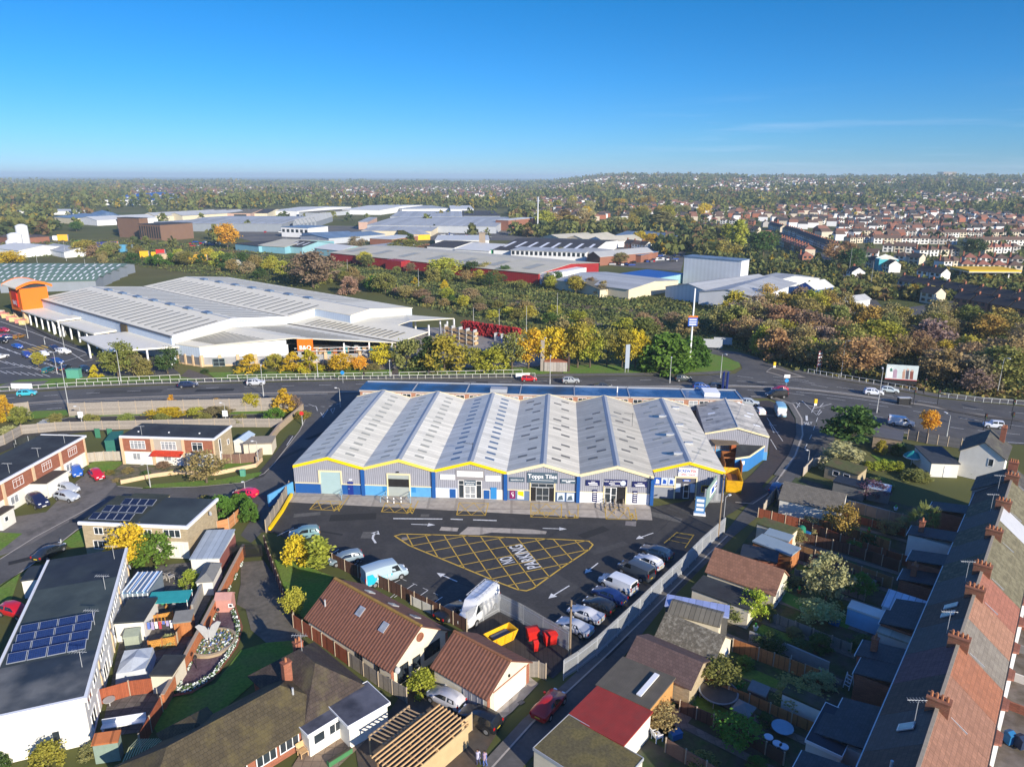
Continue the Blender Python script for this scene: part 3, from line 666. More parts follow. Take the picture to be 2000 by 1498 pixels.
def slabface(rb,pts,th=.14):
 """one roof plane given by its corner points (counter-clockwise from above), with thickness"""
 n=len(pts);p=[Vector(q)for q in pts]
 rb.add([tuple(q)for q in p]+[(q.x,q.y,q.z+th)for q in p],[tuple(range(n))[::-1],tuple(range(n,2*n))]+[(i,(i+1)%n,n+(i+1)%n,n+i)for i in range(n)])
def roof_mb(L,W,z,kind,rise,axis='x',o=.3):
 rb=MB()
 if kind=='flat':rb.box(-o,-o,z,L+o,W+o,z+.22)
 elif kind=='mono':slabface(rb,[(-o,-o,z),(L+o,-o,z),(L+o,W+o,z+rise),(-o,W+o,z+rise)],.16)
 elif kind=='gable' and axis=='x':
  k=rise/(W/2);zo=z-o*k
  slabface(rb,[(-o,-o,zo),(L+o,-o,zo),(L+o,W/2,z+rise),(-o,W/2,z+rise)]);slabface(rb,[(L+o,W+o,zo),(-o,W+o,zo),(-o,W/2,z+rise),(L+o,W/2,z+rise)])
 elif kind=='gable':
  k=rise/(L/2);zo=z-o*k
  slabface(rb,[(-o,W+o,zo),(-o,-o,zo),(L/2,-o,z+rise),(L/2,W+o,z+rise)]);slabface(rb,[(L+o,-o,zo),(L+o,W+o,zo),(L/2,W+o,z+rise),(L/2,-o,z+rise)])
 elif kind=='hip':
  k=rise/(min(L,W)/2);zo=z-o*k;h=min(L,W)/2
  if L>=W:a,b=(h,W/2,z+rise),(L-h,W/2,z+rise)
  else:a,b=(L/2,h,z+rise),(L/2,W-h,z+rise)
  c=[(-o,-o,zo),(L+o,-o,zo),(L+o,W+o,zo),(-o,W+o,zo)]
  if L>=W:
   slabface(rb,[c[0],c[1],b,a]);slabface(rb,[c[2],c[3],a,b]);slabface(rb,[c[1],c[2],b]);slabface(rb,[c[3],c[0],a])
  else:
   slabface(rb,[c[0],c[1],a]);slabface(rb,[c[1],c[2],b,a]);slabface(rb,[c[2],c[3],b]);slabface(rb,[c[3],c[0],a,b])
 return rb
def wall_mb(L,W,z,kind,rise,axis='x'):
 w_=MB()
 if kind=='gable':
  if axis=='x':w_.add([(0,0,0),(L,0,0),(L,W,0),(0,W,0),(0,0,z),(L,0,z),(L,W,z),(0,W,z),(0,W/2,z+rise),(L,W/2,z+rise)],[(0,1,5,4),(2,3,7,6),(1,2,6,9,5),(3,0,4,8,7)])
  else:w_.add([(0,0,0),(L,0,0),(L,W,0),(0,W,0),(0,0,z),(L,0,z),(L,W,z),(0,W,z),(L/2,0,z+rise),(L/2,W,z+rise)],[(0,1,5,8,4),(2,3,7,9,6),(1,2,6,5),(3,0,4,7)])
 elif kind=='mono':w_.add([(0,0,0),(L,0,0),(L,W,0),(0,W,0),(0,0,z),(L,0,z),(L,W,z+rise),(0,W,z+rise)],[(0,1,5,4),(2,3,7,6),(1,2,6,5),(3,0,4,7)])
 else:w_.box(0,0,0,L,W,z)
 return w_
def block(name,label,cat,fr,z,kind='flat',rise=1.5,axis='x',wall=None,roof=None,o=.3,group=None,fascia=None,color=None,rcolor=None):
 """a building in the frame (origin, angle, length, width): walls and roof"""
 O,a,L,W=fr
 if W<0:O=loc2w(O,a,L,0);a+=math.pi;W=-W;O=Vector((O.x,O.y,0));
 t=thing(name,label,cat,(O.x,O.y,0),a,group);t['_L']=L;t['_W']=W
 wo=wall_mb(L,W,z,kind,rise,axis).build('wall',wall or RENDERW,t);ro=roof_mb(L,W,z,kind,rise,axis,o).build('roof',roof or FELT,t)
 if color:wo.color=(*color,1)
 if rcolor:ro.color=(*rcolor,1)
 if fascia:
  b=MB();e=o+.03;h=.26
  b.box(-e,-e,z-.05,L+e,-e+.06,z+h);b.box(-e,W+e-.06,z-.05,L+e,W+e,z+h);b.box(-e,-e+.06,z-.05,-e+.06,W+e-.06,z+h);b.box(L+e-.06,-e+.06,z-.05,L+e,W+e-.06,z+h)
  b.build('fascia',fascia,t)
 return t
def chimney(t,x,y,z,w_=.9,d=.55,h=1.3,pots=3,m=None,axis='x',par=None):
 c=box(x-w_/2,y-d/2,z-1.2,x+w_/2,y+d/2,z+h);c.box(x-w_/2-.06,y-d/2-.06,z+h,x+w_/2+.06,y+d/2+.06,z+h+.12)
 o=c.build('chimney',m or BRICK,par or t)
 p=MB()
 for i in range(pots):
  f=(i+.5)/pots-.5
  xx,yy=(x+f*w_*.9,y)if w_>=d else(x,y+f*d*.9)
  p.tube((xx,yy,z+h+.12),(xx,yy,z+h+.55),.13,.1,7)
 if pots:p.build('chimney_pots',mat('terracotta',(.42,.17,.08),.8,.1,3),o)
 return o
def post_parts(t,P_,r,h,m,name='post'):
 me=None;P_=list(dict.fromkeys((round(x,2),round(y,2))for x,y in P_))[:100]
 for x,y in P_:
  if me is None:o=box(-r,-r,0,r,r,h).build(name,m,t);me=o.data
  else:o=bpy.data.objects.new(name,me);COL.objects.link(o);o.parent=t
  o.location=(x,y,0)
def fence(name,label,pts,h=1.8,m=None,post=None,span=1.9,th=.06,group=None,z=0.,cat='fence',posts=True,rails=False,cap=None):
 """a run of fence through world points: panels with posts"""
 t=thing(name,label,cat,(pts[0].x,pts[0].y,z),0,group)
 mb=MB();P_=[];o=pts[0]
 for a,b in zip(pts,pts[1:]):
  d=(b-a);L=math.hypot(d.x,d.y);n=max(1,round(L/span))
  if L<.05:continue
  for i in range(n):
   p=a+d*(i/n)-o;q=a+d*((i+1)/n)-o;g=d.normalized()*.04
   dz=rng.uniform(-.03,.03)
   mb.beam((p.x+g.x,p.y+g.y,h/2+dz),(q.x-g.x,q.y-g.y,h/2+dz),th,h)
   P_.append((p.x,p.y))
  q=b-o;P_.append((q.x,q.y))
  if cap:
   p,q=a-o,b-o;mb.beam((p.x,p.y,h+.06),(q.x,q.y,h+.06),.2,.1)
 mb.build('panels',m or WOODG,t)
 if posts:post_parts(t,P_,.06,h+.12,post or mat('concrete_post',(.42,.34,.25),.9,.1,3))
 return t
def wallrun(name,label,pts,h=1.0,m=None,th=.24,cap=None,cat='wall',group=None):
 t=thing(name,label,cat,(pts[0].x,pts[0].y,0),0,group);mb=MB();cb=MB();o=pts[0]
 for a,b in zip(pts,pts[1:]):
  p,q=a-o,b-o;mb.beam((p.x,p.y,h/2),(q.x,q.y,h/2),th,h)
  if cap:cb.beam((p.x,p.y,h+.04),(q.x,q.y,h+.04),th+.1,.08)
 mb.build('wall',m or BRICKB,t)
 if cap:cb.build('coping',cap,t)
 return t
 # roads, verges, pavements
sheet('road',PP((-160,782),(0,770),(150,760),(300,753),(450,748.5),(600,745),(800,741),(1000,738),(1200,735),(1380,733),(1436,730),(1450,720),(1447,711),(1420,697),(1375,688),(1300,680),(1300,675),(1385,680),(1442,688),(1498,703),(1540,723),(1609,738),(1715,756),(1829,778),(2000,794),(2150,806),(2150,880),(1990,868),(1876,861),(1774,848),(1700,838),(1640,835),(1620,880),(1585,910),(1540,952),(1490,1000),(1430,1050),(1300,1180),(1180,1330),(1090,1420),(1010,1510),(930,1510),(1030,1405),(1110,1335),(1180,1270),(1330,1122),(1415,1040),(1470,975),(1520,925),(1548,885),(1560,845),(1556,815),(1540,790),(1500,778),(1460,778),(1450,790),(700,775),(690,800),(640,850),(576,922),(570,962),(520,1032),(490,1060),(470,1045),(500,1000),(505,985),(420,972),(330,985),(240,985),(150,1035),(80,1090),(0,1146),(-120,1230),(-120,1170),(0,1092),(100,1030),(140,985),(225,948),(285,953),(380,950),(468,944),(525,915),(575,855),(600,815),(575,800),(300,806),(135,811),(0,818),(-160,828)),ASPH,0.0)
sheet('service_road',PP((-60,870),(0,850),(60,834),(135,815),(300,812),(522,810),(540,812),(556,829),(300,836),(168,843),(60,860),(0,885),(-60,905)),ASPHD,.012)
sheet('estate_forecourt',PP((90,1000),(150,940),(178,915),(212,920),(228,946),(200,975),(150,1010),(60,1062),(-60,1110),(-60,1060),(20,1010)),mat('stained_concrete',(.17,.155,.14),.85,.18,1.2,stain=.6,stain_col=(.07,.065,.06),stain_scale=.2),.012)
sheet('trade_yard',PP((1452,786),(1500,782),(1537,795),(1552,818),(1556,845),(1545,880),(1520,915),(1465,975),(1440,985),(1425,965),(1470,925),(1502,890),(1503,850)),mat('reddish_tarmac',(.062,.05,.049),.85,.16,2,stain=.3,stain_col=(.035,.035,.036)),.016)
def strip(name,pts,w,m,z):return structure(ribbon(PP(*pts),w,z).build(name,m))
strip('pavement',((-160,777),(0,765),(150,755.5),(300,749),(450,744.5),(600,741),(800,737.5),(1000,734.5),(1200,732),(1380,729.5),(1425,726)),2.6,PAVE,.1)
strip('pavement',((1552,724),(1609,735),(1715,752),(1829,773),(2000,788),(2150,800)),3.0,PAVE,.1)
strip('pavement',((1466,776),(1505,777),(1545,791),(1561,818),(1563,850),(1549,889),(1520,930)),1.5,PAVE,.11)
strip('kerb',((1466,774.5),(1508,775.5),(1549,790),(1565.5,818),(1567.5,850),(1553,890),(1524,931)),.3,mat('kerb_stone',(.42,.38,.33),.9,.1,3),.12)
strip('kerb',((1436,982),(1470,985),(1500,965),(1524,931)),.2,mat('kerb_stone'),.13)
strip('pavement',((1412,1044),(1330,1126),(1180,1274),(1110,1340),(1030,1410),(950,1498)),1.1,PAVE,.05)
strip('kerb',((1421,1046),(1337,1129),(1188,1277),(1118,1342),(1040,1411),(960,1500)),.18,mat('kerb_stone'),.06)
strip('pavement',((572,850),(528,905),(508,930),(470,940)),1.4,ASPHD,.05)
strip('kerb',((598,816),(585,842),(536,905),(516,925),(475,943),(385,951),(285,954),(230,950)),.18,mat('kerb_stone'),.06)
strip('kerb',((690,802),(642,852),(579,922)),.18,mat('kerb_stone'),.05)
strip('kerb',((60,835),(135,815.5),(300,811.5),(522,809.5)),.25,mat('kerb_stone'),.05)
strip('kerb',((0,1146),(80,1090),(150,1035),(240,985),(300,982)),.2,mat('kerb_stone'),.05)
strip('kerb',((0,1092),(70,1048),(150,1005),(205,975)),.2,mat('kerb_stone'),.03)
strip('median',((-160,806),(0,792),(110,784),(210,779),(330,774.5),(450,770.5),(600,767),(700,765.5)),1.2,mat('median_concrete',(.3,.27,.23),.9,.15,2),.1)
strip('median',((700,765.5),(900,761),(1200,757.5),(1440,755),(1530,758),(1600,764),(1680,774),(1740,783),(1800,791),(1880,806),(2000,823),(2150,838)),1.3,mat('median_concrete'),.1)
strip('median',((1790,786),(1830,793),(1862,803),(1920,814),(2000,822)),1.6,mat('median_dark',(.1,.09,.08),.9,.15,2),.13)
for pts in(((1495,727),(1506,718),(1520,720),(1575,738),(1530,737)),):
 sheet('traffic_island',PP(*pts),mat('median_concrete'),.1)
 sheet('traffic_island_paving',PP((1499,726),(1508,720),(1520,722),(1562,735.5),(1532,735.5)),mat('median_dark'),.12)
sheet('verge',PP((-160,760),(0,752),(40,742),(210,735),(352,735),(420,742),(300,747),(150,753.5),(0,763),(-160,775)),GRASS,.06)
sheet('verge',PP((405,728),(1060,718),(1080,728),(1064,731),(800,735.5),(600,739),(425,742.5)),GRASS,.06)
sheet('verge',PP((1100,714),(1300,712),(1330,700),(1378,688),(1415,698),(1444,709),(1446,717),(1430,724),(1370,727.5),(1100,730)),GRASS,.07)
sheet('verge',PP((68,803),(130,801),(133,808),(135,811),(60,819),(60,806)),GRASS,.05)
sheet('verge',PP((135,813),(570,800),(575,806),(522,809),(300,811),(135,815)),GRASS,.04)
sheet('verge',PP((1775,849),(1876,862),(1874,873),(1838,868),(1784,856)),GRASS,.06)
sheet('verge',PP((275,955),(300,946),(370,941),(430,937),(470,928),(512,922),(505,931),(468,943),(385,950)),GRASS,.06)
sheet('verge',PP((0,1040),(44,1042),(0,1076),(-40,1090),(-60,1060)),GRASS,.05)
sheet('verge',PP((0,1098+45),(40,1118),(20,1180),(-30,1230),(-80,1200)),GRASS,.05)
sheet('verge',PP((118,1062),(160,1032),(168,1045),(165,1068),(140,1070)),GRASS,.05)
sheet('path',PP((352,736),(368,722),(385,727),(425,742),(418,745)),mat('path_tarmac',(.12,.1,.085),.9,.15,2),.075)
sheet('path',PP((766,722),(778,722),(779,735),(764,735)),mat('path_tarmac'),.075)
sheet('path',PP((0,754),(20,747),(95,744),(78,755),(0,760)),PAVE,.075)
rm=MB();Z=.06
for pts in(((0,779),(150,769.5),(300,762),(450,756.5),(600,753),(800,748.5),(1000,745.5),(1300,742)),((0,806),(110,798),(210,793),(330,788))):ribbon(PP(*pts),.15,Z,rm,dash=(3,6))
for pts in(((1460,762),(1540,768),(1640,781),(1740,796),(1840,812),(2000,834)),((1560,745),(1660,760),(1760,778),(1900,799),(2000,808)),((1440,735),(1560,748),(1700,770))):ribbon(PP(*pts),.14,Z,rm,dash=(4,5))
for pts in(((1400,744),(1480,746),(1560,752)),((1700,812),(1780,824),(1880,838),(2000,850))):ribbon(PP(*pts),.14,Z,rm,dash=(2.5,2.5))
for pts in(((0,795.5),(110,787),(210,782),(450,773.5),(640,769)),((700,763),(1000,757),(1440,752.5),(1545,757),(1640,766),(1720,777)),((1700,838),(1774,846),(1876,859),(2000,866)),((1555,766),(1600,770),(1680,780),(1780,795))):ribbon(PP(*pts),.18,Z,rm)
for a in(((1510,736),(1545,739),(1580,745)),((1530,742),(1560,744)),((1556,797),(1562,787)),((1546,787),(1555,787),(1562,794)),((1585,806),(1592,791)),((1605,804),(1598,811)),((1566,783),(1595,811),(1602,800)),((1576,792),(1610,797)),((1586,802),(1605,804)),((1590,798),(1624,789)),((1601,795),(1608,788))):ribbon(PP(*a),.16,Z,rm)
ribbon(PP((1597,816),(1585,850),(1570,880)),.12,Z,rm,dash=(3,3))
ribbon(PP((545,790),(640,795),(665,788)),.14,Z,rm,dash=(1,1));ribbon(PP((603,790),(618,795),(620,803)),.14,Z,rm)
for a in(((646,800),(654,797),(650,808),(646,800)),((630,816),(641,800)),((560,870),(572,852)),((626,806),(632,815)),((628,812),(633,807))):ribbon(PP(*a),.14,Z,rm)
for u in(3,28,51,72):ribbon(PP((66+u*.2,827-u*.085+6),(84+u*.2,824-u*.085+6)),.55,Z,rm)
for k in range(5):ribbon(PP((62+k*5,833-k*3),(84+k*5,830.5-k*3)),.55,Z+.002,rm)
structure(rm.build('road_markings',WHITEL))
floor_word('ONLY',(1567,831),(1586,830),(1568,825),WHITEL,.066);floor_word('1',(1573.5,822),(1578,822),(1573,812),WHITEL,.066)
ym=MB()
for a in(((1498,816),(1529,862)),((1503,826),(1512,846)),((1484,810),(1512,812)),((1501,830),(1517,831)),((1508,843),(1521,844)),((1505,858),(1517,878)),((1472,792),(1484,792)),((1511,800),(1521,816)),((1483,790),(1481,796))):ribbon(PP(*a),.12,.03,ym)
structure(ym.build('bay_markings',WHITEL))
# vehicles
CARP=mat('car_paint',rough=.28,var=.02,scale=2,obj=True,spec=.5,coat=.6)
TYRE=mat('tyre_rubber',(.018,.018,.018),.85,.1,5);RIM=mat('alloy_rim',(.4,.41,.43),.35,.08,5,metal=.6)
CGLASS=mat('car_glass',(.012,.016,.02),.05,.1,2,spec=.9)
LAMPW=mat('headlamp',(.75,.77,.8),.15,.05,5);LAMPR=mat('tail_lamp',(.45,.01,.01),.25,.05,5)
PLW=mat('plate_white',(.75,.75,.72),.5,.02,5);PLY=mat('plate_yellow',(.75,.55,.05),.5,.02,5);TRIM=mat('dark_trim',(.03,.03,.032),.7,.1,4)
SPEC={'hatchback':dict(st=[(-2.0,.74,.78,None,0),(-1.93,.84,.98,None,0),(-1.55,.86,1.0,.62,1.42),(-.7,.87,.98,.64,1.5),(.25,.87,.96,.62,1.44),(1.05,.86,.94,None,0),(1.7,.82,.82,None,0),(2.02,.68,.6,None,0)],wb=(-1.25,1.28),r=.31),'saloon':dict(st=[(-2.25,.76,.8,None,0),(-2.15,.86,.98,None,0),(-1.65,.88,1.0,None,0),(-1.0,.89,.99,.62,1.4),(-.3,.9,.97,.64,1.44),(.4,.9,.95,.62,1.38),(1.15,.88,.93,None,0),(1.9,.84,.8,None,0),(2.25,.7,.58,None,0)],wb=(-1.35,1.4),r=.32),'estate':dict(st=[(-2.3,.78,.8,None,0),(-2.2,.86,1.0,None,0),(-1.8,.88,1.03,.64,1.45),(-.8,.9,1.0,.67,1.53),(.3,.9,.97,.64,1.46),(1.1,.88,.95,None,0),(1.9,.84,.82,None,0),(2.3,.7,.6,None,0)],wb=(-1.4,1.42),r=.33),'suv':dict(st=[(-2.15,.82,.9,None,0),(-2.08,.9,1.1,None,0),(-1.75,.92,1.12,.68,1.6),(-.7,.93,1.09,.71,1.7),(.3,.93,1.07,.68,1.62),(1.0,.91,1.05,None,0),(1.8,.88,.95,None,0),(2.15,.76,.7,None,0)],wb=(-1.32,1.35),r=.37),'coupe':dict(st=[(-2.2,.78,.78,None,0),(-2.1,.9,.9,None,0),(-1.7,.93,.95,None,0),(-.7,.93,.93,.58,1.3),(-.2,.93,.9,.6,1.34),(.3,.92,.88,.58,1.28),(1.05,.9,.86,None,0),(1.8,.86,.76,None,0),(2.2,.68,.52,None,0)],wb=(-1.3,1.35),r=.34),'jeep':dict(st=[(-1.78,.74,.9,None,0),(-1.74,.78,1.05,None,0),(-1.66,.79,1.08,.7,1.64),(-.6,.8,1.07,.71,1.68),(.3,.8,1.05,.68,1.62),(.6,.79,1.03,None,0),(1.6,.76,.98,None,0),(1.75,.7,.7,None,0)],wb=(-1.1,1.12),r=.34),'small_van':dict(st=[(-2.5,.9,1.0,None,0),(-2.46,.94,1.15,None,0),(-2.42,.95,1.18,.84,1.92),(-.6,.95,1.16,.86,1.97),(.75,.95,1.13,.82,1.9),(1.6,.93,1.08,None,0),(2.25,.88,.92,None,0),(2.5,.72,.65,None,0)],wb=(-1.5,1.55),r=.33,van=True),'panel_van':dict(st=[(-2.95,.94,1.1,None,0),(-2.92,1.0,1.3,None,0),(-2.88,1.0,1.35,.9,2.55),(-.4,1.0,1.32,.92,2.62),(1.4,1.0,1.28,.86,2.46),(2.15,.98,1.2,None,0),(2.7,.92,1.05,None,0),(2.95,.76,.7,None,0)],wb=(-1.75,1.85),r=.36,van=True),}
def make_vehicle(kind,name,cat):
 S=SPEC[kind];st=S['st'];van=S.get('van')
 t=thing(name,'vehicle',cat,(0,0,-50))
 ring=[]
 for x,w_,zb,wr,zr in st:
  if wr is None:wr,zr,sh=w_*.8,zb+.05,zb+.035
  else:sh=zr-.07
  lo=.3 if abs(x)>1.8 else .24
  h=[(w_*.85,lo),(w_*.99,lo+.18),(w_,zb-.22),(w_*.96,zb),(wr,sh),(wr*.62,zr),(0,zr+.015)]
  ring.append((x,[(y,z)for y,z in h]+[(-y,z)for y,z in h[-2::-1]]))
 b=MB();k=len(ring[0][1]);vs=[(x,y,z)for x,r in ring for y,z in r]
 fs=[(i*k+j,i*k+j+1,(i+1)*k+j+1,(i+1)*k+j)for i in range(len(ring)-1)for j in range(k-1)]
 fs+=[(i*k+k-1,i*k,(i+1)*k,(i+1)*k+k-1)for i in range(len(ring)-1)]
 fs+=[tuple(range(k)),tuple(range((len(ring)-1)*k,len(ring)*k))[::-1]]
 b.add(vs,fs);body=b.build('body',CARP,t,smooth=True)
 cab=[i for i,s in enumerate(st)if s[3]is not None];a,z=cab[0],cab[-1]
 def inset(q,s,off):
  c=sum((Vector(p)for p in q),Vector())/len(q);n=(Vector(q[1])-Vector(q[0])).cross(Vector(q[-1])-Vector(q[0])).normalized()*off
  return[tuple(c+(Vector(p)-c)*s+n)for p in q]
 def V(i,j):return vs[i*k+j]
 def glass(nm,q,s,out):
  q=[Vector(p)for p in q];n=(q[1]-q[0]).cross(q[2]-q[0])
  if n.dot(Vector(out))<0:q=q[::-1]
  m_=MB();p=inset(q,s,.014);m_.add(p,[tuple(range(len(p)))]);o=m_.build(nm,CGLASS,t);return o
 def fb(i,j2):return(vs[i*k+3],vs[i*k+k-4],vs[j2*k+k-5],vs[j2*k+4])
 glass('windscreen',fb(z+1,z),.86,(1,0,1))
 if not van or kind=='small_van':glass('rear_window',fb(a-1,a),.8,(-1,0,.3))
 for sgn in(1,-1):
  jb,jr=(3,4)if sgn>0 else(k-4,k-5)
  if van:rngs=[(z-1,z+1)]
  else:rngs=[(a,(a+z)//2 if z-a>1 else a),((a+z)//2 if z-a>1 else a,z+1)]
  for n_,(i0,i1)in enumerate(rngs):
   if i0==i1:continue
   if van:
    p0,p1=Vector(V(z-1,jb)),Vector(V(z,jb));r0,r1=Vector(V(z-1,jr)),Vector(V(z,jr));e=Vector(V(z+1,jb))
    f_=.55;q=[p0.lerp(p1,f_),p1.lerp(e,.75),r1,r0.lerp(r1,f_)]
    q=[q[0].lerp(q[3],.05),q[1].lerp(q[2],.05),q[2],q[3]]
    low=.12 if kind=='small_van' else .0
    q[2]=q[1].lerp(q[2],.88);q[3]=q[0].lerp(q[3],.78 if kind=='panel_van' else .88)
    glass('side_window',q,.9,(0,sgn,.3));continue
   q=[V(i0,jb),V(i1,jb)]
   if st[i1][3]is not None:q.append(V(i1,jr))
   else:q+=[V(z,jr)]
   if i0==a:q[0]=Vector(V(a-1,jb)).lerp(Vector(V(a,jb)),.55)
   q.append(V(i0,jr));glass('side_window',q,.84,(0,sgn,.3))
 fx,rx=st[-1][0],st[0][0]
 for sgn in(1,-1):
  zf=st[-2][2]-.16;yf=st[-2][1]*.72
  box(st[-2][0]-.02,min(sgn*yf,sgn*(yf-.34)),zf,(st[-2][0]+fx)/2+.06,max(sgn*yf,sgn*(yf-.34)),zf+.16).build('headlight',LAMPW,t)
  yr=st[1][1]*.95;zr_=st[1][2]-.28;zt=st[1][2]-.04 if not van else st[1][2]+.25
  box(rx-.02,min(sgn*yr,sgn*(yr-.2)),zr_,rx+.14,max(sgn*yr,sgn*(yr-.2)),zt).build('tail_light',LAMPR,t)
 box(rx-.03,-.26,.55,rx+.02,.26,.67).build('number_plate',PLY,t);box(fx-.02,-.26,.42,fx+.03,.26,.53).build('number_plate',PLW,t)
 box(fx-.12,-.55,.28,fx+.012,.55,.41).build('grille',TRIM,t)
 r=S['r'];proto=None
 for x in S['wb']:
  for sgn in(1,-1):
   y=st[3][1]*.9
   MB().tube((x,sgn*(y+.062),r+.03),(x,sgn*(y+.095),r+.03),r+.06,n=18).build('wheel_arch',TRIM,t)
   wb_=MB();wb_.tube((x,sgn*(y-.1),r),(x,sgn*(y+.115),r),r,n=18);w_=wb_.build('wheel',TYRE,t,smooth=True)
   MB().tube((x,sgn*(y+.1),r),(x,sgn*(y+.122),r),r*.64,n=12).build('rim',RIM,w_)
 for sgn in(1,-1):
  i=z+1;box(st[i][0]-.35,min(sgn*(st[i][1]),sgn*(st[i][1]+.18)),st[i][2]-.02,st[i][0]-.2,max(sgn*st[i][1],sgn*(st[i][1]+.18)),st[i][2]+.14).build('mirror',CARP,t)
 return t
PROTO={}
def vehicle(kind,rear,front,color,label,cat='car',name=None,world=False,z=0.05,sc_=1.0):
 nm=name or{'hatchback':'hatchback_car','saloon':'saloon_car','estate':'estate_car','suv':'suv_car','coupe':'coupe_car','jeep':'jeep_car','small_van':'small_van','panel_van':'panel_van'}[kind]
 A,B=(rear,front)if world else(P(*rear),P(*front));d=B-A;c=(A+B)/2
 if kind not in PROTO:PROTO[kind]=make_vehicle(kind,nm,cat)
 o=dup(PROTO[kind]);o.name=nm
 o.location=(c.x,c.y,z);o.rotation_euler=(0,0,math.atan2(d.y,d.x));o['label']=label;o['category']=cat;o.scale=(sc_,)*3
 for ch in o.children:
  ch.color=(*color,1)
 return o
WH,SI,BK,NV,DG,RD,BL,GR=(.78,.79,.8),(.42,.44,.46),(.012,.012,.014),(.014,.022,.06),(.06,.065,.07),(.5,.012,.02),(.02,.10,.38),(.18,.19,.2)
vehicle('hatchback',(35,774),(72,771.5),(.05,.42,.52),'turquoise hatchback driving past the white roadside board')
vehicle('estate',(348,757.5),(388,755),NV,'dark navy estate car on the far carriageway before the store')
vehicle('suv',(482,753),(519,751.5),(.48,.5,.54),'silver car on the far carriageway near a tall lamp post')
vehicle('hatchback',(1015,744.5),(1051,744),RD,'bright red car with tail wing beside the low white board')
vehicle('suv',(1098,748.5),(1131,748),(.34,.37,.4),'grey silver crossover on the road behind the fifth shed ridge')
vehicle('saloon',(1160,759),(1196,759),DG,'dark grey car mostly hidden by the blue office roof')
vehicle('suv',(1317,744.5),(1351,744),(.05,.065,.07),'dark green grey crossover on the road near the round island')
vehicle('suv',(1353,760),(1386,760),(.015,.07,.30),'blue car behind the right end of the office row')
vehicle('estate',(1388,760),(1416,760),(.03,.035,.05),'black car beside the twin blue boards')
vehicle('hatchback',(1540,764.5),(1503,766.5),(.42,.01,.05),'crimson hatchback waiting next to the black van')
vehicle('small_van',(1537,776),(1494,777),(.01,.01,.012),'black van stopped beside the crimson hatchback','van')
vehicle('suv',(1685,770),(1726,772.5),(.66,.7,.78),'white crossover under the tallest lamp post, nearer of two side by side')
vehicle('hatchback',(1720,765),(1754,768),(.5,.58,.62),'pale grey hatchback in front of the picture billboard')
vehicle('small_van',(1736,828),(1783,834),WH,'white crew van with side windows in the slip lane','van')
vehicle('jeep',(1957,837),(1920,834),(.66,.7,.78),'small white off roader with dark wheels at the traffic lights')
vehicle('hatchback',(1490,814),(1474,801),WH,'white small car parked alone beside the patched shed roof')
vehicle('suv',(1453,791),(1474,793),(.45,.5,.54),'silver car parked at the end of the brick office row')
vehicle('suv',(612,1048),(578,1060-8),(.17,.3,.32),'teal grey estate parked behind the golden bush')
vehicle('estate',(699,1093),(652,1103),(.2,.27,.32),'grey blue estate parked between the conifer and the blue van')
vehicle('coupe',(866,1211),(897,1191),BK,'black car squeezed beside the white roof rack van')
vehicle('estate',(1302,1094),(1260,1079),(.02,.045,.09),'dark navy car, farthest in the row along the steel fence')
vehicle('hatchback',(1286,1114),(1247,1096),WH,'white hatchback between the navy car and the grey pickup')
vehicle('saloon',(1217,1183),(1162,1159),(.012,.03,.13),'deep blue saloon beside the white van at the steel fence')
vehicle('hatchback',(1196,1201),(1143,1180),(.02,.022,.026),'black hatchback between the blue saloon and the white coupe')
vehicle('coupe',(1170,1218),(1117,1196),(.62,.63,.65),'white coupe with slatted shade across its bonnet near the pole')
vehicle('coupe',(1149,1243),(1095,1221),(.5,.52,.56),'silver coupe with slatted shade, nearest in the fence row')
vehicle('coupe',(1053,1408),(1091,1363),(.42,.018,.012),'glossy dark red coupe driving up the back lane',sc_=1.02)
vehicle('hatchback',(896,1385),(846,1360),(.5,.5,.53),'silver white small car parked beside the tiled garage')
vehicle('suv',(972,1430),(902,1398),(.012,.014,.018),'black crossover parked below the garage drive')
vehicle('suv',(1508,972),(1526,950),(.02,.08,.22),'blue car in shade beside the grey roofed garage')
vehicle('hatchback',(146,914),(156,941),(.02,.12,.5),'bright blue hatchback on the drive beside the lawn')
vehicle('hatchback',(180,925),(201,943),(.55,.012,.03),'bright red hatchback beside the rockery garden')
vehicle('hatchback',(114,955),(156,966),(.45,.48,.52),'silver hatchback with roof bars, farther of two side by side')
vehicle('hatchback',(110,972),(155,980),(.42,.46,.52),'silver blue hatchback, nearer of two side by side')
vehicle('suv',(54,973),(98,1001),(.015,.02,.06),'dark navy people carrier on the stained forecourt',sc_=1.08)
vehicle('hatchback',(500,972),(460,968),(.6,.02,.08),'pinkish red car half hidden by the big hedge')
vehicle('hatchback',(12,1196),(52,1206),(.5,.01,.02),'red car parked between the porch and the left lawn')
vehicle('saloon',(76,1098),(120,1072),(.02,.025,.03),'black car in shade behind the long flat roofed terrace')
def custom_van(rear,front,color,label,name='panel_van'):
 return vehicle('panel_van',rear,front,color,label,'van',name)
v=custom_van((722,1143),(782,1124),(.38,.48,.54),'pale blue delivery van with large white and turquoise lettering')
TURQ=mat('van_turquoise',(.02,.42,.62),.4,.04,3)
for sgn in(-1,1):
 o=MB().add([(-2.75,0,.6),(-1.9,0,.6),(-1.55,0,1.0),(.55,0,1.0),(.7,0,1.32),(-1.7,0,1.4),(-2.0,0,2.0),(-2.75,0,2.0)],[tuple(range(8))]).build('side_graphic',TURQ,v)
 o.location=(0,sgn*1.02,0);o.rotation_euler=(0,0,0 if sgn<0 else 0)
 tx=wall_text('KINGFISHER',.42,0,0,0,True,.85).build('lettering',WHITEW,v);tx.location=(-.5,sgn*1.03,1.17)
 if sgn>0:tx.rotation_euler=(0,0,math.pi)
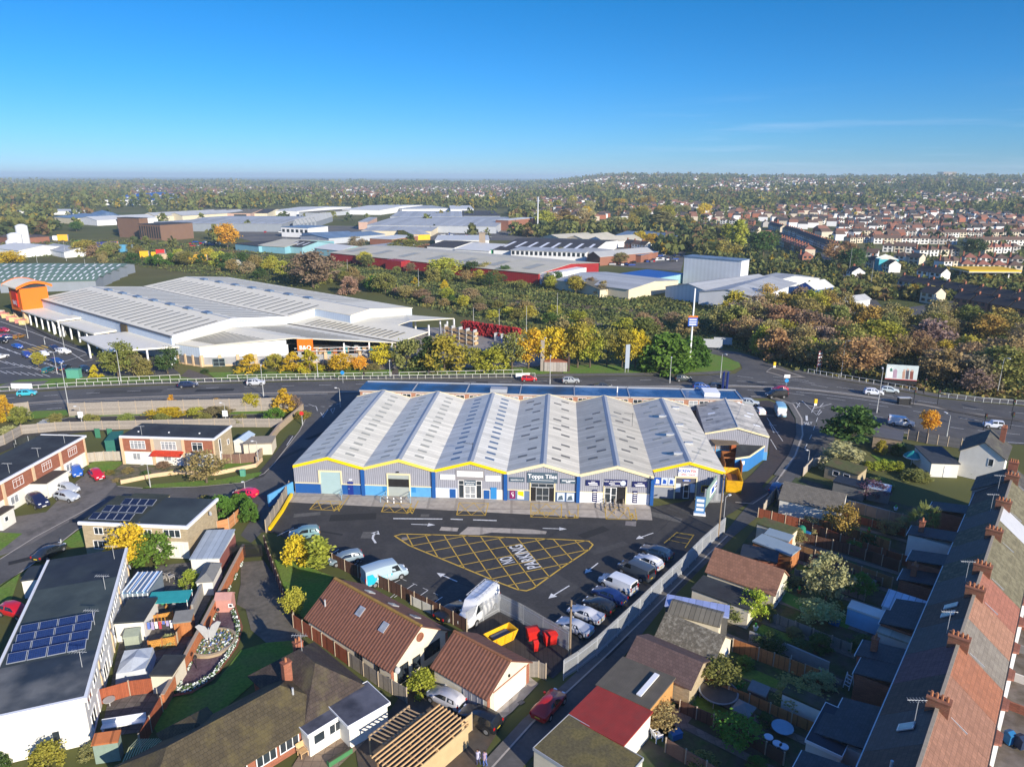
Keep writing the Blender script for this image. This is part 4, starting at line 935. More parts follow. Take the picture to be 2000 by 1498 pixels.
MB().box(-2.965,-.5,.9,-2.95,.5,1.2).build('rear_panel',TURQ,v)
v=custom_van((960,1178),(908,1226),(.8,.81,.82),'tall white van with a ladder rack on its roof')
v.scale=(1.08,1.08,1.1);b=MB()
for y in(-.78,.78):b.tube((-2.6,y,2.85),(1.2,y,2.85),.03,n=5)
for x in(-2.6,-1.9,-1.2,-.5,.2,.9):b.tube((x,-.78,2.85),(x,.78,2.85),.025,n=5);b.tube((x,-.78,2.6),(x,-.78,2.85),.025,n=5);b.tube((x,.78,2.6),(x,.78,2.85),.025,n=5)
b.build('roof_rack',GALV,v)
lb=MB();lb.tube((-2.8,.6,2.95),(1.6,.6,2.95),.03,n=5);lb.tube((-2.8,.85,2.95),(1.6,.85,2.95),.03,n=5);lb.build('ladder',GALV,v)
vehicle('small_van',(1240,1165),(1172,1135),(.76,.78,.8),'white van parked along the steel fence','van')
vehicle('small_van',(1275,1139),(1208,1108),(.07,.085,.1),'dark grey crew van parked along the steel fence','van')
v=custom_van((1527,819),(1518,799),(.3,.55,.68),'blue and white panel van parked near the yard kerb')
box(-2.97,-.95,.6,-2.93,.95,2.3).build('rear_doors',WHITEW,v)
cars=[((0,647),(18,650),(.4,.02,.05)),((3,662),(22,660),RD),((0,668),(12,671),BK),((12,664),(30,662),(.02,.04,.12)),((30,663),(46,659),(.25,.13,.03)),((27,678),(43,683),(.02,.09,.4)),((45,694),(62,702),(.03,.06,.28)),((-8,703),(9,699),WH),((78,692),(96,699),WH),((98,680),(115,687),(.02,.03,.08)),((116,690),(134,692),WH),((104,708),(121,712),(.02,.07,.25)),((86,731),(104,723),(.02,.12,.14)),((120,727),(135,719),(.02,.03,.05)),((160,724),(176,730),(.015,.03,.05)),((-10,650),(4,647),(.45,.02,.05))]
for i,(a,b_,c)in enumerate(cars):
 kd=['hatchback','saloon','suv','estate'][i%4]
 cn='red' if c[0]>.35 and c[1]<.1 else 'white' if c[0]>.6 else 'bronze' if c[0]>.2 else 'blue' if c[2]>.2 else 'black' if max(c)<.06 else 'dark teal' if c[1]>.1 else 'navy'
 o=vehicle(kd,a,b_,c,'x');reg(o,f'{cn} car','parked before the orange towered store')
for pr in PROTO.values():
 for ch in list(pr.children):
  for g in list(ch.children):bpy.data.objects.remove(g)
  bpy.data.objects.remove(ch)
 bpy.data.objects.remove(pr)
 # lamp posts, rails, signs, poles
def lamp(base,top=None,h=10.0,arm=(1.0,.25),color=None,desc='tall grey lamp post',place='',m=None,r=.1):
 p=P(*base);t=thing('lamp_post',desc,'lamp post',(p.x,p.y,0))
 if top:
  lo_,hi_=1.0,40.0
  for _ in range(30):
   m_=(lo_+hi_)/2;q=Vector((p.x,p.y,m_-CAM_H));v=749-FOC*q.dot(_u)/q.dot(_f)
   if v>top:lo_=m_
   else:hi_=m_
  h=lo_
 pb=MB();pb.tube((0,0,0),(0,0,1.2),r*1.5,r*1.5,8);pb.tube((0,0,1.2),(0,0,h-.2),r,r*.55,8);pb.build('post',m or POSTM,t,smooth=True)
 if arm:
  ab=MB();ab.tube((0,0,h-.2),(arm[0],arm[1],h),r*.5,n=6);ab.build('arm',m or POSTM,t)
  hb=MB();hb.beam((arm[0]*.85,arm[1]*.85,h),(arm[0]*1.6,arm[1]*1.6,h+.05),.32,.14);hb.build('lamp_head',mat('lamp_head',(.62,.63,.64),.4,.05,4),t)
 reg(t,desc,place);return t
for b_,tp,ar in(((137,811),712,(-.5,1)),((237,748),683,(.3,-1)),((515,775),716,(-.3,1)),((621,737),700,(.3,-1)),((762,737),728-26,(.2,-1)),((1308,766-18),700,(.2,.8)),((1074,750),730-37,(0,-1)),((1407,738),690,(.4,-1)),((1062,724),658,(.2,-1)),((1642,736),664,(.3,-1)),((1712,806),722,(.4,1)),((1947,771),698,(.2,-1)),((1848,857),810,(-.2,1))):
 lamp(b_,tp,arm=ar,desc='tall grey lamp post',place='along the dual carriageway')
for b_,tp,ar in(((55,661),630,(-.6,0)),((127,687),640,(-.6,0)),((112,730),688,(-.6,0)),((129,655),633,(.5,0)),((88,673),659,(.4,0)),((300,690),668,None)):
 lamp(b_,tp,arm=ar,desc='pale lamp column',place='in the store car park',r=.08)
for b_,tp,ar,lb in(((161,830),793,(-.6,-.2),'slim lamp post with white notice on the service road, by the zebra crossing'),((442,827),786,(-.5,-.2),'slim lamp post with white notice on the service road, before the hedge'),((294,952),905,(-.5,-.3),'slim lamp post on the verge before the rockery'),((505,906),860,(-.5,-.3),'slim lamp post beside the brown gate and low wall'),((480,970),938,(0,-.5),'slim lamp post in front of the pink car'),((121,1068),1050,None,'short grey post in the shade behind the long terrace'),((665,795),757,(-.6,-.2),'lamp post at the mouth of the shaded side road'),((1577,913),878,(-.5,-.2),'lamp post at the bend of the back lane'),((1411,1038),968,(.5,.2),'lamp post beside the advertising board on the back lane'),((1542,1312),1276,None,'thin white post between the shaded gardens'),((591,830),800,None,'round traffic sign post at the end of the service road')):
 t=lamp(b_,tp,arm=ar,desc=lb,place='',r=.07);REG.pop();t['label']=lb
 if 'notice' in lb:box(-.55,-.12,1.6,.55,-.06,2.9).build('notice',SIGNW,t)
 if 'traffic sign' in lb:MB().tube((0,-.12,2.6),(0,-.06,2.6),.45,n=14).build('sign_disc',SIGNR,t)
def pole(base,top,lb,wires=()):
 p=P(*base);q=9.0
 lo_,hi_=1.0,14.0
 for _ in range(30):
  m_=(lo_+hi_)/2;k=Vector((p.x,p.y,m_-CAM_H));v=749-FOC*k.dot(_u)/k.dot(_f)
  lo_,hi_=(m_,hi_)if v>top else(lo_,m_)
 h=lo_;t=thing('telegraph_pole',lb,'pole',(p.x,p.y,0))
 b=MB();b.tube((0,0,0),(0,0,h),.15,.11,9);b.build('pole',WOODPOLE,t,smooth=True)
 c=MB();c.box(-.5,-.06,h-.5,.5,.06,h-.38);c.box(-.06,-.4,h-.8,.06,.4,h-.7);c.build('crossarm',BLACKM,t)
 if wires:
  wb_=MB()
  for w_,zz in wires:
   e=w_-Vector((p.x,p.y,0));n=8;pr=None
   for i in range(n+1):
    f=i/n;c_=Vector((e.x*f,e.y*f,h-.4+(zz-h+.4)*f-1.0*math.sin(math.pi*f)))
    if pr:wb_.tube(pr,c_,.018,n=4,cap=False)
    pr=c_
  wb_.build('wires',BLACKM,t)
 return t
pole((1112,1296),1172,'wooden telegraph pole at the end of the steel fence',[(P(1372,1046),8.6),(P(1150,1165),8)])
pole((1402,1052),925,'tall wooden pole beside the advertising board',[(P(1540,760),8)])
def railing(name,label,pts,h,span,m,mesh=True,t_=.06,cat='railing'):
 p0=P(*pts[0]);t=thing(name,label,cat,(p0.x,p0.y,.05));pb,rb=[],MB()
 W_=[P(*q)-p0 for q in pts]
 for a,b in zip(W_,W_[1:]):
  L=(b-a).length;n=max(1,round(L/span))
  for i in range(n+1):
   c=a.lerp(b,i/n);pb.append((c.x,c.y))
  rb.beam((a.x,a.y,h),(b.x,b.y,h),.1,.1)
  if mesh:rb.beam((a.x,a.y,h*.12),(b.x,b.y,h*.12),.06,.06)
 post_parts(t,pb,.05,h,m);rb.build('rails',m,t);return t
RAILM=mat('rail_pale',(.55,.55,.52),.6,.06,3)
railing('guard_rail','long pale pedestrian guard rail along the far kerb',[(-120,773),(0,765),(150,755.5),(300,750),(450,746),(600,743),(800,740.5),(1045,737)],1.05,2.0,RAILM)
railing('guard_rail','second pale rail on the lawn before the store',[(150,748),(352,739)],.95,2.5,RAILM,False)
railing('guard_rail','pale rail on the lawn before the yellow trees',[(445,740),(765,734.5)],.95,2.5,RAILM,False)
railing('guard_rail','pale rail on the lawn right of the footpath',[(780,734.5),(1020,729)],.95,2.5,RAILM,False)
railing('guard_rail','galvanised barrier along the far pavement under the billboard wood',[(1578,729),(1650,741),(1720,753),(1790,766)],1.1,1.6,GALV)
railing('guard_rail','galvanised barrier on the right edge past the crossing',[(1835,776),(1920,786),(2000,792),(2100,802)],1.1,1.8,GALV)
railing('trolley_rail','dark bollard rail along the store frontage',[(52,652-16),(100,662),(145,674)],.8,1.2,BLACKM,False)
def pf(lb,pts,h,m=WOODG,span=3.0,**k):return fence('timber_fence',lb,PP(*pts),h,m,None,span,**k)
GREYB=mat('grey_boards',(.30,.27,.24),.9,.12,3,pat='rows',per=.28,axis='z',dark=.6)
pf('high grey board fence along the near carriageway',((136,813),(300,808),(450,804.5),(572,801)),3.0,GREYB,3.4)
pf('short grey board fence behind the orange tree',((-60,822),(0,816),(59,809)),2.8,GREYB,3.2)
pf('grey fence between service road and back gardens',((43,848),(110,842),(168,840),(300,837),(450,834),(552,834)),1.9,GREYB,3.0)
pf('grey fence climbing along the far left gardens',((-30,882),(10,868),(43,849)),2.0,GREYB,3.0)
def board(lb,base,w_,h,z0,m,rz=0.,cat='sign',name='sign_board',th=.08,posts=2,pm=POSTM):
 p=P(*base);t=thing(name,lb,cat,(p.x,p.y,0),rz)
 box(-w_/2,-th/2,z0,w_/2,th/2,z0+h).build('panel',m,t)
 b=MB()
 for x in([-w_*.35,w_*.35]if posts==2 else[0]):b.box(x-.06,th/2,0,x+.06,th/2+.12,z0+h*.9)
 b.build('post',pm,t);return t
board('low white board on the verge by the turquoise car',(44,763),5.0,1.3,.5,SIGNW)
board('low white board beside the red car',(1021,739),3.6,1.1,.3,SIGNW,R(5))
t=board('picture billboard with two people in front of the wood',(1757,754),14.0*.82,5.6,2.6,mat('poster_pale',(.52,.6,.6),.5,.12,.5),R(-14),'billboard','billboard',.25,2,BLACKM)
for x0,z0,x1,z1,m_ in((-5.4,3.2,-3.2,7.4,SIGNW),(-3.2,3.0,-1.6,6.6,mat('poster_mauve',(.4,.28,.36),.5,.1,1)),(.2,2.9,1.4,6.3,mat('poster_tan',(.45,.27,.2),.5,.1,1)),(1.4,2.9,2.7,6.8,mat('poster_grey',(.08,.08,.1),.5,.1,1)),(2.9,2.9,4.3,6.6,mat('poster_rust',(.22,.08,.06),.5,.1,1)),(-4.6,5.4,-3.4,7.0,mat('poster_green',(.05,.3,.2),.5,.1,1))):
 MB().add([(x0+.2,-.14,z0),(x1,-.14,z0),(x1-.15,-.14,z1-.5),((x0+x1)/2,-.14,z1),(x0,-.14,z1-.6)],[(0,1,2,3,4)]).build('print',m_,t)
for x,m_ in((.8,'poster_tan'),(2.0,'poster_tan'),(3.6,'poster_tan')):MB().tube((x,-.16,6.6 if x==2.0 else 6.3),(x,-.13,6.6 if x==2.0 else 6.3),.42,n=12).build('print',mat('poster_face',(.55,.38,.3),.5,.1,1),t)
box(-5.9,-.2,2.2,5.9,.1,2.5).build('frame',BLACKM,t);box(-5.8,-.18,2.5,5.8,-.13,2.7).build('frame',SIGNR,t)
box(-5.9,-.12,0,5.9,0,2.2).build('skirt',BLACKM,t);t.scale=(.63,.63,.66)
t=board('tall white mast with blue and orange sign over the round hedge',(1346,722),2.5,2.3,12,SIGNB,0,'sign','mast_sign',.2,1,SIGNW)
box(-1.25,-.12,14.3,1.25,.1,14.75).build('trim',mat('sign_orange',(.75,.2,.02),.5,.05,2),t);MB().tube((0,.2,0),(0,.2,22),.26,.2,10).build('mast',SIGNW,t)
for k in range(3):box(-.95,-.125,12.3+k*.65,.95,-.105,12.6+k*.65).build('print',SIGNW,t)
for u,lb in((1411,'left of two blue estate boards beside the office row'),(1419,'right of two blue estate boards beside the office row')):board(lb,(u,764),1.0,4.2,.6,mat('estate_blue',(.015,.03,.16),.5,.05,2),R(60),th=.3)
t=board('brown and white direction sign at the station approach',(1598,729),2.2,4.4,1.8,mat('sign_brown',(.14,.05,.06),.5,.05,2),R(35))
for k in range(4):box(-.8,-.06,2.2+k*1.0,.8,-.045,2.7+k*1.0).build('print',SIGNW,t)
board('grey backed sign panel, left of two by the station approach',(1390,682),6,2.6,.5,GALV,R(-10));board('grey backed sign panel, right of two by the station approach',(1411,676),5.5,2.2,.5,GALV,R(-10))
board('narrow grey totem sign before the yellow hedge trees',(1224,728),1.4,6.5,1.2,mat('totem_grey',(.3,.35,.42),.5,.08,2),R(30))
for b_,lb in(((670,748),'round blue keep left sign near the office row corner'),((1534,764),'round blue keep left sign beside the crimson hatchback')):
 p=P(*b_);t=thing('keep_left_sign',lb,'traffic sign',(p.x,p.y,0));MB().tube((0,0,0),(0,0,2.6),.05).build('post',POSTM,t);MB().tube((0,-.08,2.7),(0,-.03,2.7),.5,n=16).build('sign_disc',mat('sign_cyan',(.02,.25,.6),.5,.04,2),t)
 if b_[0]>1000:box(-.7,-.1,3.4,.7,-.04,4.2).build('arrow_plate',SIGNW,t)
for b_,lb in(((1592,792),'yellow topped bollard in the painted triangle'),((1512,718),'yellow topped bollard on the traffic island')):
 p=P(*b_);t=thing('traffic_bollard',lb,'bollard',(p.x,p.y,.05));box(-.3,-.2,0,.3,.2,.5).build('base',SIGNW,t);box(-.32,-.22,.5,.32,.22,1.5).build('body',mat('bollard_yellow',(.8,.5,.02),.5,.05,2),t)
for i,(b_,tp)in enumerate((((1783,792),757),((1830,792),742),((1755+165,841),785),((1973,838),795),((1975,812),795),((1804,768),745))):
 p=P(*b_);t=thing('traffic_light','x','traffic light',(p.x,p.y,0));h=3.6
 MB().tube((0,0,0),(0,0,h),.07).build('post',BLACKM,t)
 hd=box(-.2,-.25,h-.9,.2,.05,h+.2).build('signal_head',BLACKM,t)
 for k,c in enumerate(('lens_red','lens_amber','lens_green')):MB().tube((0,-.27,h-.05-k*.32),(0,-.25,h-.05-k*.32),.1,n=8).build('lens',mat(c,((.15,.01,.01),(.2,.1,.01),(.01,.12,.04))[k],.3,.05,3),hd)
 reg(t,'black traffic light','at the crossing on the right')
p=P(1707,806);t=thing('control_cabinet','x','cabinet',(0,0,0));t.location=P(1838-73,789);t['label']='dark roadside cabinet at the end of the median';box(-1.4,-.5,0,1.4,.5,1.5).build('body',BLACKM,t);box(-1.45,-.55,1.5,1.45,.55,1.6).build('lid',GALV,t)
p=P(146,738);t=thing('green_cabinet','green roadside cabinet on the verge between parked cars','cabinet',(p.x,p.y,0));box(-1.6,-.7,0,1.6,.7,2.2).build('body',mat('cabinet_green',(.1,.33,.24),.6,.06,2),t);box(-1.7,-.8,2.2,1.7,.8,2.35).build('lid',mat('cabinet_green'),t)
p=P(475,930);t=thing('green_cabinet','small green cabinet on the grass by the hedge road','cabinet',(p.x,p.y,0));box(-.4,-.25,0,.4,.25,1.2).build('body',mat('cabinet_green'),t);box(-.43,-.28,1.2,.43,.28,1.26).build('lid',mat('cabinet_green'),t)
fr=rect((1063,707),(1108,708),(1106,702),2.6);t=block('brick_hut','derelict brick hut with grey boarded front beside the far kerb','hut',fr,2.6,'flat',wall=mat('boarded_front',(.36,.33,.3),.9,.15,1.5,pat='plank',per=.8,dark=.7),roof=BRICK,o=.05)
MB().beam((-.6,.2,0),(-.6,.2,8.5),.8,.3).build('wall_stub',mat('old_post',(.32,.28,.24),.9,.1,2),t);MB().box(t['_L']+.2,.1,0,t['_L']+.7,1.6,5.2).build('wall_stub',mat('dark_post',(.09,.06,.05),.9,.1,2),t)
a,b=P(1376,1006),P(1408,957);d=b-a;t=thing('advertising_board','long pale green advertising hoarding by the yard entrance','hoarding',(a.x,a.y,0),math.atan2(d.y,d.x));L=d.length
box(0,-.06,1.3,L,.06,4.2).build('panel',mat('hoarding_green',(.22,.32,.29),.6,.06,2),t)
box(L*.2,-.1,2.0,L*.75,-.065,3.5).build('sign',SIGNW,t);box(L*.28,-.12,2.3,L*.45,-.105,3.2).build('print',SIGNB,t);box(L*.5,-.12,2.4,L*.7,-.105,2.7).build('print',DARKIN,t);box(L*.5,-.12,2.9,L*.7,-.105,3.2).build('print',SIGNB,t)
pb=MB()
for x in(.1,L/2,L-.1):pb.box(x-.1,.06,0,x+.1,.26,4.3)
pb.build('post',GALV,t)
p=P(1366,1005);t=thing('pavement_sign','small blue and white free standing sign in front of the hoarding','sign',(p.x,p.y,0),R(-12));box(-.75,-.1,.3,.75,.1,3.0).build('panel',mat('free_sign_blue',(.07,.2,.42),.5,.05,2),t);box(-.9,-.5,0,.9,.5,.3).build('base',SIGNW,t)
for k in range(3):box(-.55,-.12,.7+k*.75,.55,-.105,1.15+k*.75).build('print',SIGNW,t)
def palisade(name,label,pts,h=2.4,gap=.16):
 p0=pts[0];t=thing(name,label,'fence',(p0.x,p0.y,.03));pl,rl=MB(),MB()
 for a,b in zip(pts,pts[1:]):
  a,b=a-p0,b-p0;L=(b-a).length;n=int(L/gap);d=(b-a).normalized();ng=Vector((-d.y,d.x,0))*.03
  for i in range(n):
   c=a+d*(i*gap+.05);e=c+d*.068
   pl.add([(c.x-ng.x,c.y-ng.y,.08),(e.x-ng.x,e.y-ng.y,.08),(e.x-ng.x,e.y-ng.y,h-.1),((c.x+e.x)/2-ng.x,(c.y+e.y)/2-ng.y,h),(c.x-ng.x,c.y-ng.y,h-.1),(c.x,c.y,.08),(e.x,e.y,.08),(e.x,e.y,h-.1),((c.x+e.x)/2,(c.y+e.y)/2,h),(c.x,c.y,h-.1)],[(4,3,2,1,0),(5,6,7,8,9)]+[(q,(q+1)%5,(q+1)%5+5,q+5)for q in range(5)])
  for z in(.45,h-.5):rl.beam((a.x+ng.x,a.y+ng.y,z),(b.x+ng.x,b.y+ng.y,z),.05,.06)
  k=max(1,round(L/2.75))
  for i in range(k+1):c=a.lerp(b,i/k);rl.box(c.x+ng.x-.05,c.y+ng.y-.05,0,c.x+ng.x+.05,c.y+ng.y+.05,h-.1)
 pl.build('pales',GALV,t);rl.build('rails',GALV,t);return t
SHEETF=mat('fence_sheet',(.46,.50,.53),.5,.05,1.2,pat='corr',per=.16,dark=.7)
lane_f=PP((1414,1040),(1370,1080),(1330,1122),(1290,1160),(1248,1202),(1205,1243),(1165,1281),(1128,1310),(1100,1328))
palisade('palisade_fence','tall steel palisade fence between the car park and the back lane',lane_f,2.5,.15)
palisade('palisade_fence','steel palisade fence round the skip compound',PP((912,1231),(975,1195),(1022,1219),(1060,1242),(1110,1271)),2.6)
fence('timber_fence','leaning grey board fence on the left edge of the yard',PP((566,962),(545,1000),(520,1040)),2.0,WOODG,None,2.4)
wallrun('yellow_kerb','low yellow painted kerb wall along the left edge of the yard',PP((570,968),(552,1000),(527,1036)),.5,YELF,.35,cat='kerb')
wallrun('blue_wall','blue painted side wall at the left corner of the units',[wl(0,-.3,-.2),wl(0,-2.3,-5.4)],2.0,BLUEL,.25)
fence('timber_fence','dark brown slatted fence along the lower edge of the car park',PP((634,1086),(650,1103),(700,1128),(760,1155),(810,1180),(860,1205),(912,1234)),1.7,WOODB,None,2.2)
fence('picket_fence','short white picket fence piece behind the tiled roof',PP((803,1180),(846,1200)),1.2,mat('picket_white',(.7,.68,.6),.8,.1,2,pat='plank',per=.35,dark=.25),None,2.4)
RAILB=mat('ramp_rail_blue',(.25,.42,.55),.5,.05,3)
def hoop(lb,i,x,y,w_,d,m):
 t=thing('door_rail',lb,'railing',wl(i,x,y),WA);b=MB()
 pts=[(0,0,0),(0,0,1.05),(0,-d,1.05),(w_,-d-.4,.9),(w_,-d-.4,0)]
 for a,c in zip(pts,pts[1:]):b.tube(a,c,.05,n=6)
 b.tube((0,0,.5),(0,-d,.5),.04,n=6);b.build('rail',m,t);return t
hoop('blue hoop rail right of the pale roller door',0,7.9,-.3,.5,1.5,RAILB);hoop('blue hoop rail left of the half raised door',1,3.6,-.3,-.4,1.8,RAILB);hoop('blue hoop rail right of the half raised door',1,7.5,-.3,.5,1.8,RAILB)
for k in range(3):
 t=thing('bollard','x','bollard',wl(1,4.3+k*1.1,-2.4-(k%2)*.3),WA);MB().tube((0,0,0),(0,0,1.0),.09,n=8).build('post',SIGNW,t);MB().tube((0,0,.45),(0,0,.65),.095,n=8).build('band',BLACKM,t);reg(t,'white bollard','before the half raised door')
t=thing('ramp_rails','timber handrails on the ramp at the navy signed entrance','handrail',wl(4,3.8,-.4),WA);b=MB()
for x in(.4,1.8,3.2):
 for z in(.5,1.0):b.beam((x,0,z),(x,-3.2,z),.06,.1)
 for y in(0,-1.6,-3.2):b.box(x-.05,y-.05,0,x+.05,y+.05,1.05)
b.build('rail',mat('ramp_timber',(.42,.34,.24),.8,.1,3),t)
t=thing('palisade_gate','black and white spiked gate before the set back unit','gate',wl(5,7.6,1.0),WA+R(8));b=MB()
for k in range(26):b.box(k*.15,0,.1,k*.15+.07,.03,1.7)
b.build('bars',GALV,t);box(0,.04,.4,3.9,.08,.5).build('rail',GALV,t)
railing('guard_rail','low black railing along the trade counter steps',[(1318,967),(1352,958)],1.0,.6,BLACKM)
def skip(name,lb,base,rz,m,L=4.4,W=2.0,H=1.7,inner=None):
 p=P(*base);t=thing(name,lb,'skip',(p.x,p.y,.06),rz);b=MB()
 o=[(-L/2+.6,-W/2+.1),(L/2-.6,-W/2+.1),(L/2-.6,W/2-.1),(-L/2+.6,W/2-.1)];u=[(-L/2,-W/2),(L/2,-W/2),(L/2,W/2),(-L/2,W/2)]
 v=[(x,y,0)for x,y in o]+[(x,y,H)for x,y in u]+[(x*.94,y*.92,H)for x,y in u]+[(x*.9,y*.9,.15)for x,y in o]
 f=[(3,2,1,0)]+[(i,(i+1)%4,(i+1)%4+4,i+4)for i in range(4)]+[(i+4,(i+1)%4+4,(i+1)%4+8,i+8)for i in range(4)]+[(i+8,(i+1)%4+8,(i+1)%4+12,i+12)for i in range(4)]+[(12,13,14,15)]
 b.add(v,f);b.build('body',m,t)
 r_=MB()
 for x in(-1.2,0,1.2):
  for s in(-1,1):r_.beam((x*.9,s*(W/2-.06),.1),(x,s*(W/2+.04),H-.1),.1,.08)
 r_.build('ribs',m,t)
 if inner:box(-L*.3,-W*.3,.3,L*.3,W*.3,H*.7).build('waste',inner,t)
 return t
YSK=mat('skip_yellow',(.75,.42,.01),.6,.15,1.5,stain=.4,stain_col=(.3,.1,.02),stain_scale=.8);BSK=mat('skip_rust',(.3,.11,.03),.8,.15,1.5)
sheet('compound',PP((905,1232),(975,1198),(1110,1272),(1075,1322),(1030,1305),(960,1275)),mat('compound_deck',(.05,.042,.038),.9,.15,2,pat='rows',per=.5,axis='x',dark=.6),.055)
skip('yellow_skip','yellow open skip in the fenced compound',(978,1252),R(38),YSK,3.7,1.7,1.2,mat('waste_grey',(.12,.13,.15),.9,.3,2))
skip('yellow_skip','tall yellow skip with rusty inside beside the trade counter',(1429,951),R(80),YSK,5.8,2.6,2.3,BSK)
t=thing('brown_container','open brown container behind the tall yellow skip','container',P(1427,918),R(80));b=box(-3,-1.5,0,3,-1.35,2.4);b.box(-3,1.35,0,3,1.5,2.4);b.box(2.85,-1.35,0,3,1.35,2.4);b.box(-3,-1.35,0,2.85,1.35,.2);b.build('body',BSK,t);box(-.1,-1.5,2.2,.1,1.5,2.4).build('bar',WOODO,t)
REDB=mat('red_bin',(.5,.02,.015),.4,.05,2)
def wheelie(base,lb,w_=1.3,d=1.0,h=1.3,m=REDB,rz=0.3):
 p=P(*base);t=thing('wheeled_bin',lb,'bin',(p.x,p.y,.07),rz);b=MB()
 b.add([(-w_*.42,-d*.42,.12),(w_*.42,-d*.42,.12),(w_*.42,d*.42,.12),(-w_*.42,d*.42,.12),(-w_/2,-d/2,h),(w_/2,-d/2,h),(w_/2,d/2,h),(-w_/2,d/2,h)],[(3,2,1,0),(0,1,5,4),(1,2,6,5),(2,3,7,6),(3,0,4,7),(4,5,6,7)]);b.build('body',m,t)
 l=MB();l.add([(-w_*.54,-d*.56,h),(w_*.54,-d*.56,h),(w_*.54,d*.56,h+.15),(-w_*.54,d*.56,h+.15),(-w_*.54,-d*.56,h+.08),(w_*.54,-d*.56,h+.08),(w_*.5,0,h+.3),(-w_*.5,0,h+.3)],[(0,1,5,4),(4,5,6,7),(7,6,2,3),(0,4,7,3),(1,2,6,5)]);l.build('lid',m,t)
 w2=MB()
 for x in(-w_*.36,w_*.36):w2.tube((x-.05,d*.35,.12),(x+.05,d*.35,.12),.12,n=8)
 w2.build('wheels',BLACKM,t);return t
wheelie((1040,1249),'red rubbish bin with worn front, left of two large ones',1.35,1.0,1.25);wheelie((1074,1258),'bright red rubbish bin, right of two large ones',1.4,1.05,1.3);wheelie((1046,1272),'small narrow red bin in front of the larger ones',.55,.6,1.1)
# the big store on the left
SROOF=mat('store_roof',(.80,.735,.57),.55,.05,.25,stain=.15,stain_col=(.55,.55,.52),stain_scale=.05)
SWALL=mat('store_wall',(.52,.60,.70),.6,.05,.5,pat='corr',per=.9,dark=.88)
SWHITE=mat('store_white',(.80,.81,.82),.55,.04,.5,pat='corr',per=.8,dark=.9)
STRIP=mat('rooflight_strip',(.16,.155,.12),.5,.08,1)
ORANGE=mat('store_orange',(.80,.17,.01),.5,.03,.6,pat='corr',per=.6,dark=.92)
BUFFP=mat('buff_pier',(.62,.45,.28),.9,.08,2);GREYP=mat('grey_panel',(.34,.34,.35),.85,.15,.6)
SO=P(75,584,7.5);SO.z=0;_e=P(334,658,7.5)-P(75,584,7.5);SA=math.atan2(_e.y,_e.x);SL=_e.length;SP=18.2
st=thing('retail_store','huge pale double ridged store with orange corner tower and open garden yard','store',SO,SA)
def sw(x,y,z=0):return loc2w(SO,SA,x,y,z)
EX=18.0
wb=MB();prof=[(0,7.5),(SP,9.6),(2*SP,7.5),(3*SP,9.6),(4*SP,7.5)]
wb.add([(0,y,z)for y,z in prof]+[(0,4*SP,0),(0,0,0)],[(6,0,1,2,3,4,5)])
def zat(y):
 for(a,za),(b,zb)in zip(prof,prof[1:]):
  if a<=y<=b:return za+(zb-za)*(y-a)/(b-a)
K=47.0
wb.add([(SL,0,0),(SL,K,0),(SL,K,zat(K)),(SL,2*SP,7.5),(SL,SP,9.6),(SL,0,7.5)],[(0,1,2,3,4,5)])
wb.add([(SL,K,0),(SL+EX,K,0),(SL+EX,K,zat(K)),(SL,K,zat(K))],[(0,1,2,3)])
wb.add([(SL+EX,K,0),(SL+EX,4*SP,0),(SL+EX,4*SP,7.5),(SL+EX,3*SP,9.6),(SL+EX,K,zat(K))],[(0,1,2,3,4)])
wb.add([(0,0,0),(SL,0,0),(SL,0,7.5),(0,0,7.5)],[(0,1,2,3)]);wb.add([(SL+EX,4*SP,0),(0,4*SP,0),(0,4*SP,7.5),(SL+EX,4*SP,7.5)],[(0,1,2,3)])
wb.build('wall',SWALL,st)
rb=MB()
def plane(x0,x1,ya,yb):slabface(rb,[(x0,ya,zat(ya)+.05),(x1,ya,zat(ya)+.05),(x1,yb,zat(yb)+.05),(x0,yb,zat(yb)+.05)],.18)
plane(-.4,SL+.5,0,SP);plane(-.4,SL+.5,SP,2*SP);plane(-.4,SL+.5,2*SP,K);plane(-.4,SL+EX+.5,K,3*SP);plane(-.4,SL+EX+.5,3*SP,4*SP)
so=rb.build('roof',SROOF,st)
vb=MB();vb.box(0,2*SP-.25,7.6,SL,2*SP+.25,7.78);vb.build('valley_gutter',DARKIN,so)
for yy in(SP,3*SP):box(0,yy-.2,9.78,SL+(EX if yy>40 else 0),yy+.2,9.9).build('ridge_cap',mat('ridge_grey',(.3,.34,.40),.5,.05,1),so)
box(-.3,-.35,7.35,SL+.3,-.05,7.8).build('gutter',mat('dark_gutter',(.08,.09,.11),.6,.1,2),so)
eb=MB()
for(a,za),(b,zb)in list(zip(prof,prof[1:]))[:2]:eb.beam((SL+.55,a,za+.05),(SL+.55,b,zb+.05),.3,.75)
eb.build('verge_trim',SWHITE,so)
for i in range(22):
 x=4+i*4.3
 for ya,yb,skip_ in((1.6,SP-3.5,0),(SP+2.5,2*SP-2.2,0),(2*SP+2,3*SP-4.5,0),(3*SP+2.5,4*SP-2.5,0)):
  if x>SL-1:continue
  s=MB();za,zb=zat(ya)+.27,zat(yb)+.27
  s.add([(x,ya,za),(x+.85,ya,za),(x+.85,yb,zb),(x,yb,zb)],[(0,1,2,3)]);s.build('rooflight',STRIP,so)
for i in range(7):
 for yy in(SP,3*SP):box(12+i*11.5,yy-.8,9.8,15.5+i*11.5,yy+.9,10.25).build('roof_vent',mat('vent_blue',(.12,.18,.28),.5,.05,2),so)
tx0,ty0,tw,td,th_=-14.5,-4.5,15.5,13,14.2
